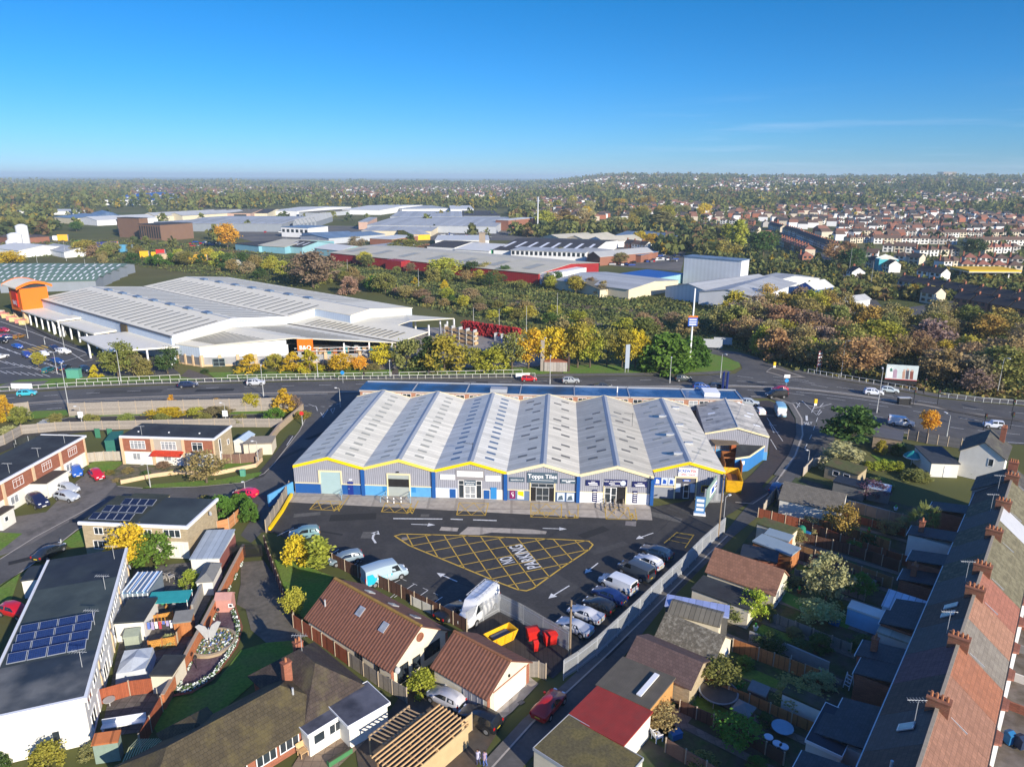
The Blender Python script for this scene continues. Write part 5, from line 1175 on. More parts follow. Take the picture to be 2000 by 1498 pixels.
q=P(50,632);ca,sa=math.cos(-SA),math.sin(-SA);dq=q-SO;lx,ly=dq.x*ca-dq.y*sa,dq.x*sa+dq.y*ca
TWX,TWY=11.0,8.5
tx0,ty0=lx-TWX,ly
MB().box(tx0,ty0,3.6,tx0+TWX,ty0+TWY,12.0).build('tower',ORANGE,st)
for x in(tx0,tx0+TWX-1.6):
 for y in(ty0,ty0+TWY-1.6):box(x,y,0,x+1.6,y+1.6,3.6).build('tower_pier',BUFFP,st)
box(tx0+.6,ty0+1.6,0,tx0+TWX-.6,ty0+TWY-.5,3.5).build('lobby',GLASS,st)
cb=MB();fb=MB();n=10;pts=[(ty0-1.3+(TWY+2.6)*i/n,12.2+1.7*math.sin(math.pi*i/n))for i in range(n+1)];xa,xb=tx0-2,tx0+TWX+1.2
for(ya,za),(yb_,zb)in zip(pts,pts[1:]):
 slabface(cb,[(xa,ya,za),(xb,ya,za),(xb,yb_,zb),(xa,yb_,zb)],.4)
 for x in(xa-.2,xb):fb.add([(x,ya,za-.3),(x,yb_,zb-.3),(x,yb_,zb+.6),(x,ya,za+.6),(x+.2,ya,za-.3),(x+.2,yb_,zb-.3),(x+.2,yb_,zb+.6),(x+.2,ya,za+.6)],[(3,2,1,0),(4,5,6,7),(7,6,2,3),(0,1,5,4)])
cb.build('tower_roof',SROOF,st);fb.build('tower_fascia',ORANGE,st)
box(tx0+.3,ty0+.3,12.0,tx0+TWX-.3,ty0+TWY-.3,13.3).build('clerestory',GLASS,st)
s=box(tx0+3.0,ty0-.35,5.4,tx0+8.0,ty0-.02,11.0).build('sign',mat('store_red',(.55,.03,.01),.5,.03,2),st)
lettering(s,'B&Q',2.0,tx0+5.5,6.8,SIGNW,ty0-.4)
box(tx0+1,ty0-.3,3.0,tx0+TWX-1,ty0-.05,3.9).build('lintel',DARKIN,st)
CAN=mat('canopy_roof',(.78,.74,.63),.6,.05,.6)
def canopy(x0,x1,d,z,k=6):
 box(x0,-d,z,x1,-.05,z+.5).build('canopy',CAN,st)
 for i in range(k+1):x=x0+.5+(x1-x0-1)*i/k;box(x-.2,-d+.3,0,x+.2,-d+.7,z).build('canopy_post',SWHITE,st)
 box(x0+.5,-2.2 if d<8 else-1.5,.1,x1-.5,-.3,z-.1).build('shop_front',GLASS,st)
canopy(2,30,6.5,4.2,5);canopy(30,36,7.2,4.9,1);canopy(36,62,6.5,4.2,4)
bp=MB()
for i in range(7):bp.box(40+i*3.5,-2.6,0,40.9+i*3.5,-2.2,4.1)
bp.build('brick_piers',BUFFP,st)
cp=PP((154,660),(213,687),(350,678),(250,649),z=5.0);lc=[]
for p in cp:d=p-SO;lc.append((d.x*ca-d.y*sa,d.x*sa+d.y*ca))
MB().prism(lc,4.8,5.25).build('canopy',CAN,st)
for f0,f1,k in((0,1,2),(1,2,3)):
 for i in range(k):
  x=lc[f0][0]+(lc[f1][0]-lc[f0][0])*(i+.5)/k;y=lc[f0][1]+(lc[f1][1]-lc[f0][1])*(i+.5)/k+.5
  box(x-.2,y-.2,0,x+.2,y+.2,4.8).build('canopy_post',SWHITE,st)
box(66,-.4,4.6,70,-.05,7.2).build('sign',mat('amber_sign',(.10,.07,.03),.5,.3,3),st)
def gp(u,v,base,z0,k):
 z=z0
 for _ in range(12):
  p=P(u,v,z);d=p-SO;y=d.x*sa+d.y*ca;z=z0+(y-base)*k
 return(d.x*ca-d.y*sa,y,z)
def solvez(u,v,z):p=P(u,v,z);d=p-SO;return(d.x*ca-d.y*sa,d.x*sa+d.y*ca,z)
F0,FR,FV=solvez(388.5,679,5.4),solvez(573,661.5,7.2),solvez(776,670.5,5.3)
E0,E1,E2=(SL+.6,.6,5.4),(SL+.6,SP,7.2),(SL+.6,2*SP,5.3)
G1,G2,G3,G4=gp(836,649.5,2*SP,5.3,.09),gp(777,636,2*SP,5.3,.09),gp(720,612,2*SP,5.3,.09),gp(690,621,2*SP,5.3,.09)
E3=(SL+.6,K,5.3+(K-2*SP)*.09)
gb=MB()
for poly in([E0,F0,FR,E1],[E1,FR,FV,E2]):slabface(gb,poly,.22)
zz=lambda p:(p[0],p[1],5.3+(p[1]-2*SP)*.09)
G3=zz((SL+EX+.6,3*SP-.5));G4=(SL+EX+.6,K,E3[2]);slabface(gb,[E2,FV,zz(G1),zz(G2),G3,G4,E3],.22)
H1,H2=solvez(801,628,G3[2]),solvez(887,623,5.6);slabface(gb,[G3,zz(G2),(H1[0],H1[1],G3[2]),H2,(SL+EX+.6,4*SP-3,5.6)],.22)
go=gb.build('garden_roof',SROOF,st)
def strips(A,B,C,D,n,f0,f1,w_=.7):
 A,B,C,D=map(Vector,(A,B,C,D))
 for i in range(n):
  t_=.12+.76*i/(n-1);p,q=A.lerp(B,t_),D.lerp(C,t_);d=(B-A).normalized()*w_/2
  a,b=p.lerp(q,f0),p.lerp(q,f1);up_=Vector((0,0,.3))
  MB().add([a-d+up_,a+d+up_,b+d+up_,b-d+up_],[(0,1,2,3)]).build('rooflight',STRIP,go)
strips(E0,F0,(FR[0],FR[1],FR[2]),E1,10,.2,.75)
strips(E1,FR,FV,E2,12,.2,.75)
strips(E2,FV,zz(G1),E3,16,.2,.72)
vb=MB();vb.beam((E2[0],E2[1],5.62),(FV[0],FV[1],5.62),.5,.12);vb.build('valley_gutter',DARKIN,go)
A3,B3=Vector(F0),Vector(FV);dv=(B3-A3);dv.z=0;LF=dv.length;fa=math.atan2(dv.y,dv.x)
fo=bpy.data.objects.new('garden_front',None);COL.objects.link(fo);fo.parent=st;fo.location=(F0[0],F0[1],0);fo.rotation_euler=(0,0,fa)
xr=(Vector(FR)-A3).dot(dv.normalized())if False else((FR[0]-F0[0])*math.cos(fa)+(FR[1]-F0[1])*math.sin(fa))
MB().add([(0,.3,2.6),(xr*.92,.3,2.6),(xr*.92,.3,6.9),(0,.3,5.3)],[(0,1,2,3)]).build('cladding',SWHITE,fo)
MB().box(0,.35,.5,LF,.6,2.6).build('panel_wall',GREYP,fo);MB().box(0,.25,0,LF,.65,.5).build('plinth',BUFFP,fo)
pr=MB()
for i in range(12):x=LF*i/11.3;pr.box(x,-.05,0,x+.8,.75,3.2)
pr.build('pier',BUFFP,fo)
fx=MB()
for x in(xr*.92,xr*1.16,LF*.72,LF*.85,LF*.97):fx.box(x,.4,2.6,x+.35,.75,5.6)
fx.beam((xr,.5,4.4),(LF,.5,4.4),.12,.12);fx.beam((xr,.5,3.5),(LF,.5,3.5),.12,.12);fx.beam((LF*.72,.5,5.0),(LF*.85,.5,3.0),.12,.12)
fx.build('steel_frame',SWHITE,fo)
box(xr*.9,6,.1,LF-1,8,5.2).build('inner_wall',DARKIN,fo)
gd=MB();r_=random.Random(3)
for i in range(90):x=r_.uniform(xr,LF-1);y=r_.uniform(1,5);gd.box(x,y,2.2,x+r_.uniform(.4,1.4),y+.6,2.6+r_.random()*1.4,r_.randrange(4))
gd.build('stacked_goods',[WOODP,mat('goods_teal',(.03,.25,.28),.7,.1,2),GALV,mat('goods_rust',(.35,.12,.05),.7,.1,2)],fo)
s=box(xr*1.04,-.3,3.9,xr*1.04+4.2,-.1,7.1).build('sign',ORANGE,fo);lettering(s,'B&Q',1.6,xr*1.04+2.1,4.7,SIGNW,-.34)
for f in(.06,.985):
 g_=glazed(fo,LF*f,LF*f+3.2,.1,2.3,-.1,'door',2,1,fm=mat('door_teal',(.3,.38,.38),.6,.05,2),transom=.5)
sv=Vector((F0[0]-E0[0],F0[1]-E0[1],0));sl=sv.length;so_=bpy.data.objects.new('garden_side',None);COL.objects.link(so_);so_.parent=st;so_.location=(E0[0],E0[1],0);so_.rotation_euler=(0,0,math.atan2(sv.y,sv.x))
box(0,.1,2.6,sl,.4,5.3).build('cladding',SWALL,so_);box(0,.15,.4,sl,.4,2.6).build('panel_wall',mat('dark_panel',(.16,.16,.17),.85,.2,.6),so_);box(0,.05,0,sl,.45,.4).build('plinth',BUFFP,so_)
pr=MB()
for i in range(4):pr.box(sl*i/3.1,-.1,0,sl*i/3.1+.6,.5,3.0)
pr.build('pier',BUFFP,so_)
yb=MB()
for u,v in((783,690),(838,668),(887,655),(874,660),(860,655),(812,655)):p=P(u,v);d=p-SO;x,y=d.x*ca-d.y*sa,d.x*sa+d.y*ca;yb.box(x-.2,y-.2,0,x+.2,y+.2,5.4)
yb.build('yard_posts',SWHITE,st)
sheet('store_yard',PP((700,722),(1050,716),(1075,700),(1010,660),(900,640),(800,640)),mat('yard_concrete',(.26,.24,.22),.9,.15,.5),.02)
sheet('store_car_park',PP((-120,760),(-120,610),(0,608),(55,634),(155,676),(215,700),(300,690),(352,730),(150,742),(40,746),(0,750)),mat('store_tarmac',(.085,.085,.088),.85,.14,1.2,stain=.3,stain_col=(.05,.05,.05),stain_scale=.08),.015)
pm=MB()
for i in range(9):
 for a,b in(((0-8+i*14,650+i*4.6),(14-8+i*14,656+i*4.6)),((-14+i*14,672+i*5),(6+i*14,681+i*5)),((-20+i*15,700+i*3),(0+i*15,708+i*3)),((-30+i*14,722+i*1.0),(-14+i*14,728+i*1.0))):ribbon(PP(a,b),.2,.03,pm)
for a in(((0,628),(60,648),(170,690)),((0,720),(60,715),(130,705),(170,692)),((0,640),(50,655)),((60,690),(120,713)),((140,690),(165,706),(182,702))):ribbon(PP(*a),.2,.03,pm)
structure(pm.build('bay_markings',WHITEL))
ymk=MB()
for i in range(5):ribbon(PP((45+i*9,683-i*2),(60+i*9,688-i*2)),.7,.034,ymk)
structure(ymk.build('hatched_markings',YELL))
for i,(u,v)in enumerate(((3,616),(12,621),(21,625),(27,628),(38,631),(46,634))):
 p=P(u,v);t=thing('planter','x','planter',(p.x,p.y,.02));b=box(-1.1,-.7,0,1.1,.7,1.5);b.build('crate',mat(('crate_pink','crate_yellow')[i%2],((.62,.25,.2),(.68,.55,.25))[i%2],.7,.1,2),t);box(-1.0,-.6,1.5,1.0,.6,1.9).build('goods',mat(('crate_pink','crate_yellow')[1-i%2]),t)if i else box(-1.0,-.6,1.5,1.0,.6,1.9).build('goods',RENDERC,t)
 reg(t,('pinkish','pale yellow')[i%2]+' pallet crate','outside the orange tower')
for i in range(4):
 p=P(868+i*14,664+i*3);t=thing('timber_rack','x','rack',(p.x,p.y,0),SA);b=MB()
 for x in(0,3):b.box(x,0,0,x+.2,1.6,5)
 b.build('frame',POSTM,t);g_=MB()
 for k in range(3):g_.box(-.6,.1,.4+k*1.5,3.8,1.5,1.2+k*1.5)
 g_.build('timber',WOODP,t);reg(t,'timber storage rack','in the open store yard')
for i in range(5):
 p=P(965+i*13,665+i*3.5);t=thing('pallet_stack','x','pallet stack',(p.x,p.y,0),SA);box(0,0,0,2.6,1.4,1.2).build('load',(GALV,mat('load_blue',(.04,.08,.3),.6,.1,2),POSTM)[i%3],t);b=MB()
 for x in(0,2.5):b.box(x,0,1.2,x+.1,1.4,2.4)
 b.box(0,.6,2.4,2.6,.7,2.5)
 b.build('frame',GALV,t);reg(t,('grey','blue','pale')[i%3]+' pallet stack','in the store yard')
 # houses of the left estate
WPALE=mat('pale_panel_wall',(.72,.70,.64),.8,.05,1.2)
GARD=mat('garden_soil',(.11,.09,.06),.95,.3,1.5,col2=(.08,.10,.03),stain_scale=.5)
def sub(fr,x0,x1):
 O,a,L,W=fr;o=loc2w(O,a,x0,0);return(o,a,x1-x0,W)
def skin(t,side,x0,x1,z0,z1,m,th=.05,name='cladding'):
 o=box(x0,-th,z0,x1,.01,z1).build(name,m,t);return ondeck(o,side,t['_L'],t['_W'])
def aerial(lb,p,z,h=2.0,m=None):
 t=thing('roof_aerial',lb,'aerial',(p.x,p.y,z));MB().tube((0,0,0),(0,0,h),.03,n=5).build('mast',m or POSTM,t);b=MB();b.tube((-.9,0,h),(.7,0,h-.05),.025,n=5)
 for i in range(6):b.tube((-.8+i*.25,-.3,h),(-.8+i*.25,.3,h),.015,n=4)
 b.build('boom',m or POSTM,t)
def dish(t,side,x,z):
 o=MB();o.lathe([(0.02,-.08),(.2,-.05),(.34,.02)],12);q=o.build('satellite_dish',mat('dish_grey',(.35,.36,.37),.5,.05,3),t);L,W=t['_L'],t['_W']
 pos={'f':(x,-.45,z),'r':(L+.45,x,z),'l':(-.45,W-x,z),'b':(L-x,W+.45,z)}[side];q.location=pos;q.rotation_euler=(R(70),0,{'f':0,'r':R(90),'l':R(-90),'b':R(180)}[side])
f1=rect((0,942),(162.5,853),(76.5,852),5.3);O1,a1,L1,W1=f1;f1=(loc2w(O1,a1,-6.2,0),a1,L1+6.2,W1)
nU=4;wU=f1[2]/nU
for i in range(nU):
 lb=['brick and white flat roofed house cut by the left edge of the estate block','brick and white house of the left block behind the dark people carrier','brick and white house of the left block behind the white garage','brick and white house at the lawn end of the left block'][i]
 t=block('terraced_house',lb,'house',sub(f1,i*wU,(i+1)*wU-.02),5.2,'flat',wall=WPALE,roof=FELT,o=.02,group='flat roofed brick terrace by the forecourt')
 for s in(('f',)+(('r',)if i==nU-1 else())):
  if s=='f':skin(t,s,.25,wU-.3,2.55,5.0,BRICK)
 skin(t,'f',-.28,.25,0,5.15,BUFFP,.16,'pier')
 if i==nU-1:skin(t,'r',0,W1,0,5.15,BRICKB,.06);skin(t,'f',wU-.3,wU+.06,0,5.15,BUFFP,.16,'pier')
 box(-.02,-.42,5.15,wU+.02,-.08,5.5).build('fascia',WFRAME,t)
 if i==nU-1:box(wU+.02,-.42,5.15,wU+.3,W1,5.5).build('fascia',WFRAME,t)
 win(t,'f',2.0,4.2,3.2,4.6,4 if i!=1 else 3,transom=.7,gm=GLASSB if i%2 else GLASS);win(t,'f',.9,2.6,.9,2.2,2,gm=GLASSB);door(t,'f',4.2,5.1,2.1)
 aerial(['aerial on the leftmost brick house roof','aerial on the brick house roof above the people carrier','aerial on the brick house roof above the white garage','aerial on the lawn end brick house roof'][i],loc2w(f1[0],a1,i*wU+3,1.0),5.4,1.6)
f=rect((57,945),(90,945),(130,920),2.5)
A_,B_,C_,D_=PP((57,945),(90,945),(130,920.5),(104,920.5),z=2.5)
t=thing('garage','white flat roofed garage block in front of the brick houses','garage',(B_.x,B_.y,0));lp=[(p.x-B_.x,p.y-B_.y)for p in(A_,B_,C_,D_)]
MB().prism(lp,0,2.45).build('wall',RENDERW,t);MB().prism([(x*1.03,y*1.03)for x,y in lp],2.47,2.62).build('roof',mat('felt_brown',(.075,.06,.05),.85,.15,1.5),t)
d=(C_-B_).normalized();n=Vector((d.y,-d.x,0))
for k in(.35,2.9):MB().beam(d*k+n*.04+Vector((0,0,1.05)),d*(k+2.2)+n*.04+Vector((0,0,1.05)),.06,2.1).build('garage_door',WFRAME,t)
t=block('garage','small white garage with dark roof at the left edge of the picture','garage',rect((0,1007),(26,991),(20,983),2.4),2.4,'flat',wall=RENDERW,roof=mat('felt_brown'),o=.1)
win(t,'f',.6,1.4,1.0,1.8,1)
f2=rect((235.5,852),(417,857.4),(454.5,832.5),5.3);wU=f2[2]/3
for i in range(3):
 lb=['brick and white end house of the middle block, left of the red canopy','beige middle house with a red porch canopy','brick end house right of the red canopy with buff side wall'][i]
 t=block('terraced_house',lb,'house',sub(f2,i*wU,(i+1)*wU-.02),5.2,'flat',wall=WPALE,roof=FELT,o=.02,group='flat roofed brick terrace by the rockery')
 skin(t,'f',.25,wU-.2,2.5,5.0,BRICK if i!=1 else mat('beige_panel',(.42,.37,.31),.85,.06,1.5));skin(t,'f',-.26,.25,0,5.15,BUFFP,.16,'pier')
 if i==2:skin(t,'r',0,f2[3],0,5.15,BRICKB,.06);skin(t,'f',wU-.2,wU+.06,0,5.15,BUFFP,.16,'pier');win(t,'r',1.5,2.3,2.2,4.6,1,y=-.06);win(t,'r',4.6,5.4,2.4,3.4,1,y=-.06);door(t,'r',1.5,2.3,2.1,y=-.06)
 box(-.02,-.42,5.15,wU+.02,-.08,5.5).build('fascia',WFRAME,t)
 if i==2:box(wU+.02,-.42,5.15,wU+.3,f2[3],5.5).build('fascia',WFRAME,t)
 win(t,'f',1.6,4.4 if i<2 else 3.6,3.0,4.6,4 if i<2 else 2,transom=.72,gm=GLASSB if i<2 else GLASS,y=-.05);win(t,'f',1.7,3.2,.9,2.2,2,gm=GLASSB);door(t,'f',4.2,5.1,2.1)
 if i==1:
  rb_=MB();slabface(rb_,[(.0,-1.3,2.2),(wU,-1.3,2.2),(wU,0,2.75),(0,0,2.75)],.12);rb_.build('porch_canopy',mat('red_tile_new',(.55,.05,.02),.7,.08,2,pat='tile',per=.3,squash=1.0,dark=.7),t)
 box(2,2,5.42,2.2,2.2,5.6).build('roof_vent',SIGNW,t)
aerial('aerial on the roof left of the red canopy',loc2w(f2[0],f2[1],3.6,.6),5.4,1.7)
f3=rect((159,1020),(364.5,1028.4),(417,976.5),4.8);h3=f3[2]/2
SOLAR=mat('solar_panel',(.01,.014,.035),.12,.1,1,pat='tile',per=.18,squash=1.0,dark=1.7,spec=.7);SFR=mat('solar_frame',(.55,.57,.6),.4,.04,3,metal=.5)
MOSSF=mat('roof_felt_moss',(.04,.046,.035),.8,.25,.9,col2=(.055,.06,.04),stain_scale=.4)
def solar_row(t,x0,y0,n,w_,d,z,tilt,par=None):
 for i in range(n):
  o=thing_part=bpy.data.objects.new('solar_panel',None)
  p=MB();p.add([(0,0,0),(w_,0,0),(w_,d,tilt),(0,d,tilt)],[(0,1,2,3)])
  q=MB().beam((0,d/2,tilt/2-.03),(w_,d/2,tilt/2-.03),math.hypot(d,tilt)*1.0+.06,.05,up=(0,-tilt,d)).build('solar_panel',SFR,t);q.location=(x0+i*(w_+.04),y0,z)
  s=MB().add([(.05,.05,.02),(w_-.05,.05,.02),(w_-.05,d-.05,tilt+.02),(.05,d-.05,tilt+.02)],[(0,1,2,3)]).build('cells',SOLAR,q)
for i in range(2):
 t=block('semi_detached_house',['buff brick house with rows of dark solar panels on its mossy flat roof','buff and white house with bare green grey flat roof and ivy'][i],'house',sub(f3,i*h3,(i+1)*h3-.02),4.75,'flat',wall=BRICKB,roof=MOSSF if i==0 else FELTG,o=.02)
 box(-.3 if i==0 else 0,-.36,4.6,h3+(.3 if i else 0),-.08,5.02).build('fascia',WFRAME,t)
 if i:box(h3,-.08,4.6,h3+.3,f3[3]+.3,5.02).build('fascia',WFRAME,t)
 if i==0:
  for k,(x,n)in enumerate(((.5,5),(.9,5),(2.2,4))):solar_row(t,x,.7+k*2.3,n,1.15,1.3,4.98,.35)
  win(t,'f',1.6,2.9,3.1,4.2,2);win(t,'f',1.2,3.2,.9,2.2,3)
  box(2.0,f3[3],0,h3,f3[3]+.9,4.75).build('rear_bay',BRICKB,t);box(2.0,f3[3],4.75,h3,f3[3]+.95,4.98).build('bay_roof',MOSSF,t)
 else:
  skin(t,'f',2.2,h3-.1,0,2.5,RENDERW,.06);win(t,'f',4.0,6.4,3.1,4.3,3);win(t,'f',1.2,2.4,3.0,4.2,2);win(t,'f',4.8,6.6,.3,2.2,3,name='patio_door');win(t,'f',2.5,3.4,1.0,2.0,1);dish(t,'r',5.5,4.0)
fr=rect((372,1090),(428,1088),(445,1040),2.4)
t=block('lean_to','grey sheet roofed lean to with a corrugated red gable beside the ivy house','lean-to',fr,2.2,'mono',.5,wall=RENDERW,roof=mat('grey_sheet',(.36,.41,.46),.5,.08,1,pat='rows',per=.7,axis='x',dark=.75),o=.12)
skin(t,'r',0,t['_W'],0,2.1,mat('red_sheet',(.32,.12,.1),.7,.1,1.5,pat='corr',per=.3,dark=.6),.06)
f4=rect((163,1362.5),(243.7,1072.4),(-42,1398.5),5.0);wU=f4[2]/4;W4=f4[3]if abs(f4[3])>7.5 else 8.0
FE=[mat('felt_blue_worn',(.03,.04,.052),.6,.2,.6,col2=(.15,.15,.14),stain_scale=.16),mat('felt_green_a',(.052,.066,.064),.7,.2,.8,col2=(.04,.05,.05),stain_scale=.3),mat('felt_green_b',(.06,.076,.07),.7,.2,.7,col2=(.042,.055,.055),stain_scale=.25),mat('felt_slate',(.026,.032,.042),.7,.2,.8,col2=(.036,.045,.05),stain_scale=.3)]
for i in range(4):
 lb=['white flat roofed end house with blank cream gable wall nearest the bottom left','white flat roofed house carrying four rows of blue solar panels','white flat roofed house with green grey felt and one aerial','white flat roofed house at the far end beside the glass roofed conservatory'][i]
 t=block('terraced_house',lb,'house',(loc2w(f4[0],f4[1],i*wU,0),f4[1],wU-.02,W4),4.95,'flat',wall=RENDERW,roof=FE[i],o=.02,group='white flat roofed terrace with back yards')
 box(-.02,-.34,4.8,wU,-.06,5.2).build('fascia',WFRAME,t);box(-.02,W4+.06,4.8,wU,W4+.34,5.2).build('fascia',WFRAME,t)
 if i==0:box(-.34,-.34,4.75,-.03,W4+.3,5.2).build('fascia',WFRAME,t);win(t,'l',4.5+.6,5.2+.6,.9,2.3,1)
 for x in(.8,3.8):win(t,'f',x,x+1.9,3.1,4.4,2,transom=.7);
 win(t,'f',1.0,3.0,.4,2.2,2);door(t,'f',4.2,5.1,2.1);skin(t,'f',wU-.35,wU-.03,0,4.8,BUFFP,.1,'pier');dish(t,'f',5.6,3.2)
 if i==1:
  for r_ in range(4):
   for k in range(4):
    q=MB().beam((.6,0,.2),(.6,1.6,.2),1.15,.05,up=(-.4,0,1)).build('solar_panel',SFR,t);q.location=(.35+r_*1.6,1.0+k*1.68,5.2)
    d_=Vector((1,0,.4)).normalized()*.53;c0=Vector((.6,.05,.235));c1=Vector((.6,1.55,.235))
    MB().add([tuple(c0-d_),tuple(c0+d_),tuple(c1+d_),tuple(c1-d_)],[(0,1,2,3)]).build('cells',mat('solar_blue',(.014,.03,.10),.15,.1,1,pat='tile',per=.2,squash=1.0,dark=1.9,spec=.6),q)
 aerial(['aerial near the edge of the nearest white house roof','aerial beside the blue solar panels','aerial on the green felt roof of the white terrace','aerial at the far white house roof'][i],loc2w(f4[0],f4[1],i*wU+4.5,.8),5.2,1.7)
t=block('porch','white porch with blue panels and flat roof on the road side of the white terrace','porch',rect((42,1135),(80,1130),(95,1105),2.4),2.4,'flat',wall=RENDERW,roof=FE[3],o=.1)
sheet('yard_paving',PP((196,1440),(262,1110),(395,1095),(452,1090),(300,1385),(270,1430)),mat('yard_slabs',(.13,.12,.11),.9,.2,2,pat='slab',per=.9,squash=1.0,dark=.6,stain=.4,stain_col=(.06,.055,.05),stain_scale=.5),.02)
WALLO=mat('orange_brick_wall',(.46,.16,.065),.9,.14,2,pat='brick',per=.5,squash=.33,dark=.8)
wallrun('garden_wall','long orange brick wall with leafy pots between the yards and the oval garden',PP((478,1085),(440,1160),(400,1240),(355,1325),(322,1385)),1.7,WALLO,.25,mat('coping_tan',(.4,.3,.22),.9,.1,2))
fence('timber_fence','red brown board fence running on from the orange wall to the white trellis',PP((318,1390),(296,1430),(276,1466)),1.8,mat('redwood',(.3,.085,.04),.85,.12,3,pat='plank',per=.2,dark=.65),None,2.0)
wallrun('garden_wall','grey rendered wall along the narrow path behind the yards',PP((425,1100),(400,1155),(378,1205)),1.7,mat('grey_render',(.3,.29,.27),.9,.12,1.5),.25)
fence('timber_fence','red brown fence across the yards beside the silver cover',PP((197,1375),(255,1358),(315,1350)),1.7,mat('redwood'),None,2.0)
fence('trellis_fence','orange trellis fence behind the turquoise awning',PP((280,1225),(340,1213)),1.3,mat('trellis',(.5,.24,.05),.8,.1,3,pat='brick',per=.3,squash=.8,dark=.3),WOODO,1.8)
fence('trellis_fence','orange trellis fence beside the silver cover',PP((292,1272),(345,1262)),1.3,mat('trellis'),WOODO,1.8)
fence('timber_fence','orange board fence between the laundry yard and the path',PP((378,1198),(362,1232),(348,1258)),1.5,WOODO,None,2.0)
t=block('conservatory','glass roofed white conservatory on the far white house','conservatory',rect((239,1158),(288,1156),(294,1118),2.4),2.3,'flat',wall=mat('conserv_glass',(.2,.25,.3),.08,.1,1,spec=.8),roof=mat('glazing_stripe',(.10,.16,.26),.1,.1,1,pat='rows',per=.8,axis='x',dark=4.5,spec=.8),o=.05)
L_,W_=t['_L'],t['_W'];b=MB()
for k in range(6):b.box(L_*k/5-.05,-.08,0,L_*k/5+.05,.02,2.3);b.box(L_*k/5-.05,0,2.52,L_*k/5+.05,W_,2.62)
b.build('frame',WFRAME,t)
t=block('extension','black flat roofed white rear extension beside the turquoise awning','extension',rect((223,1216),(279,1212),(284,1170),2.5),2.4,'flat',wall=RENDERW,roof=FE[3],o=.12)
A_=rect((284,1180),(366,1172),(362,1150),2.2);t=thing('awning','turquoise canvas awning stretched over a cluttered patio','awning',A_[0],A_[1])
MB().beam((0,A_[3]/2,2.2),(A_[2],A_[3]/2,2.0),A_[3],.06).build('canvas',mat('turquoise_canvas',(.03,.33,.33),.7,.08,1.5),t);b=MB()
for x in(.1,A_[2]-.1):
 for y in(.1,A_[3]-.1):b.tube((x,y,0),(x,y,2.2),.04,n=6)
b.build('poles',WFRAME,t)
t=thing('tarpaulin_tent','silver tarpaulin draped over a square frame in the back yard','covered gazebo',*((lambda f:(f[0],f[1]))(rect((224,1315),(285,1305),(290,1262),1.6))));f=rect((224,1315),(285,1305),(290,1262),1.6)
L_,W_=f[2],f[3];b=MB();b.add([(-.15,-.15,0),(L_+.1,-.1,0),(L_+.15,W_,0),(-.05,W_+.1,0),(.1,.1,1.5),(L_-.1,.05,1.6),(L_,W_-.1,1.5),(.1,W_,1.55),(L_*.5,W_*.5,1.9),(L_*.5,0,1.5),(L_,W_*.5,1.45),(L_*.5,W_,1.5),(0.05,W_*.5,1.45)],[(0,1,5,9,4),(1,2,6,10,5),(2,3,7,11,6),(3,0,4,12,7),(4,9,8,12),(9,5,10,8),(10,6,11,8),(12,8,11,7)]);b.build('cover',mat('silver_tarp',(.50,.54,.58),.45,.1,1.5,stain=.3,stain_col=(.3,.33,.37),stain_scale=.8),t)
t=block('garden_shed','dark felt roofed shed against the orange wall beside the silver cover','shed',rect((294,1318),(335,1318),(342,1281),2.2),2.1,'flat',wall=RENDERC,roof=FELT,o=.1)
t=block('garden_shed','small orange wooden shed with grey roof by the laundry','shed',rect((338,1216),(372,1212),(371,1196),2.0),1.9,'mono',.3,wall=WOODO,roof=mat('shed_grey',(.2,.2,.19),.9,.1,2),o=.1)
t=block('garden_shed','small dark shed in the laundry yard with pale green sides','shed',rect((241,1245),(270,1241),(268,1231),1.6),1.5,'mono',.3,wall=mat('sage_panel',(.3,.34,.27),.8,.1,2),roof=mat('sage_panel'),o=.08)
t=block('garden_shed','grey hipped summer house at the corner of the far yard','shed',rect((383,1133),(414,1131),(418,1098),2.2),1.9,'hip',.6,wall=RENDERW,roof=mat('shed_grey'),o=.1)
t=block('garden_shed','sage green shed with rusty orange glazed roof at the bottom of the yards','shed',rect((180,1454),(229,1447),(236,1432),2.1),2.0,'mono',.3,wall=mat('sage_green',(.22,.29,.24),.8,.1,2),roof=mat('rust_roof',(.42,.14,.05),.7,.12,1.5,pat='rows',per=1.4,axis='x',dark=.6),o=.08)
t=block('playhouse','pink wooden playhouse on the end of the oval garden','playhouse',rect((419,1168),(450,1167),(452,1154),2.0),1.7,'gable',.5,'x',wall=mat('pink_boards',(.5,.25,.21),.8,.08,2),roof=mat('pink_roof',(.46,.25,.22),.85,.1,2),o=.08);win(t,'f',1.5,2.0,.7,1.2,1)
t=thing('washing_line','washing line hung with white and purple laundry','washing line',P(272,1245));b=MB();e=P(345,1238)-P(272,1245)
for q in(Vector((0,0,0)),e):b.tube((q.x,q.y,0),(q.x,q.y,1.9),.04,n=6)
b.tube((0,0,1.85),(e.x,e.y,1.85),.012,n=4);b.build('posts',POSTM,t);r_=random.Random(5)
for k in range(9):
 f_=.06+k*.1;c=e*f_;mm=[SIGNW,mat('cloth_lilac',(.35,.3,.5),.8,.1,2),mat('cloth_blue',(.1,.16,.45),.8,.1,2),mat('cloth_red',(.4,.06,.08),.8,.1,2)][(k*7)%4];hh=r_.uniform(.4,1.0)
 MB().beam((c.x,c.y,1.84-hh/2),(c.x+e.x*.075,c.y+e.y*.075,1.84-hh/2),.03,hh).build('laundry',mm,t)
r_=random.Random(11)
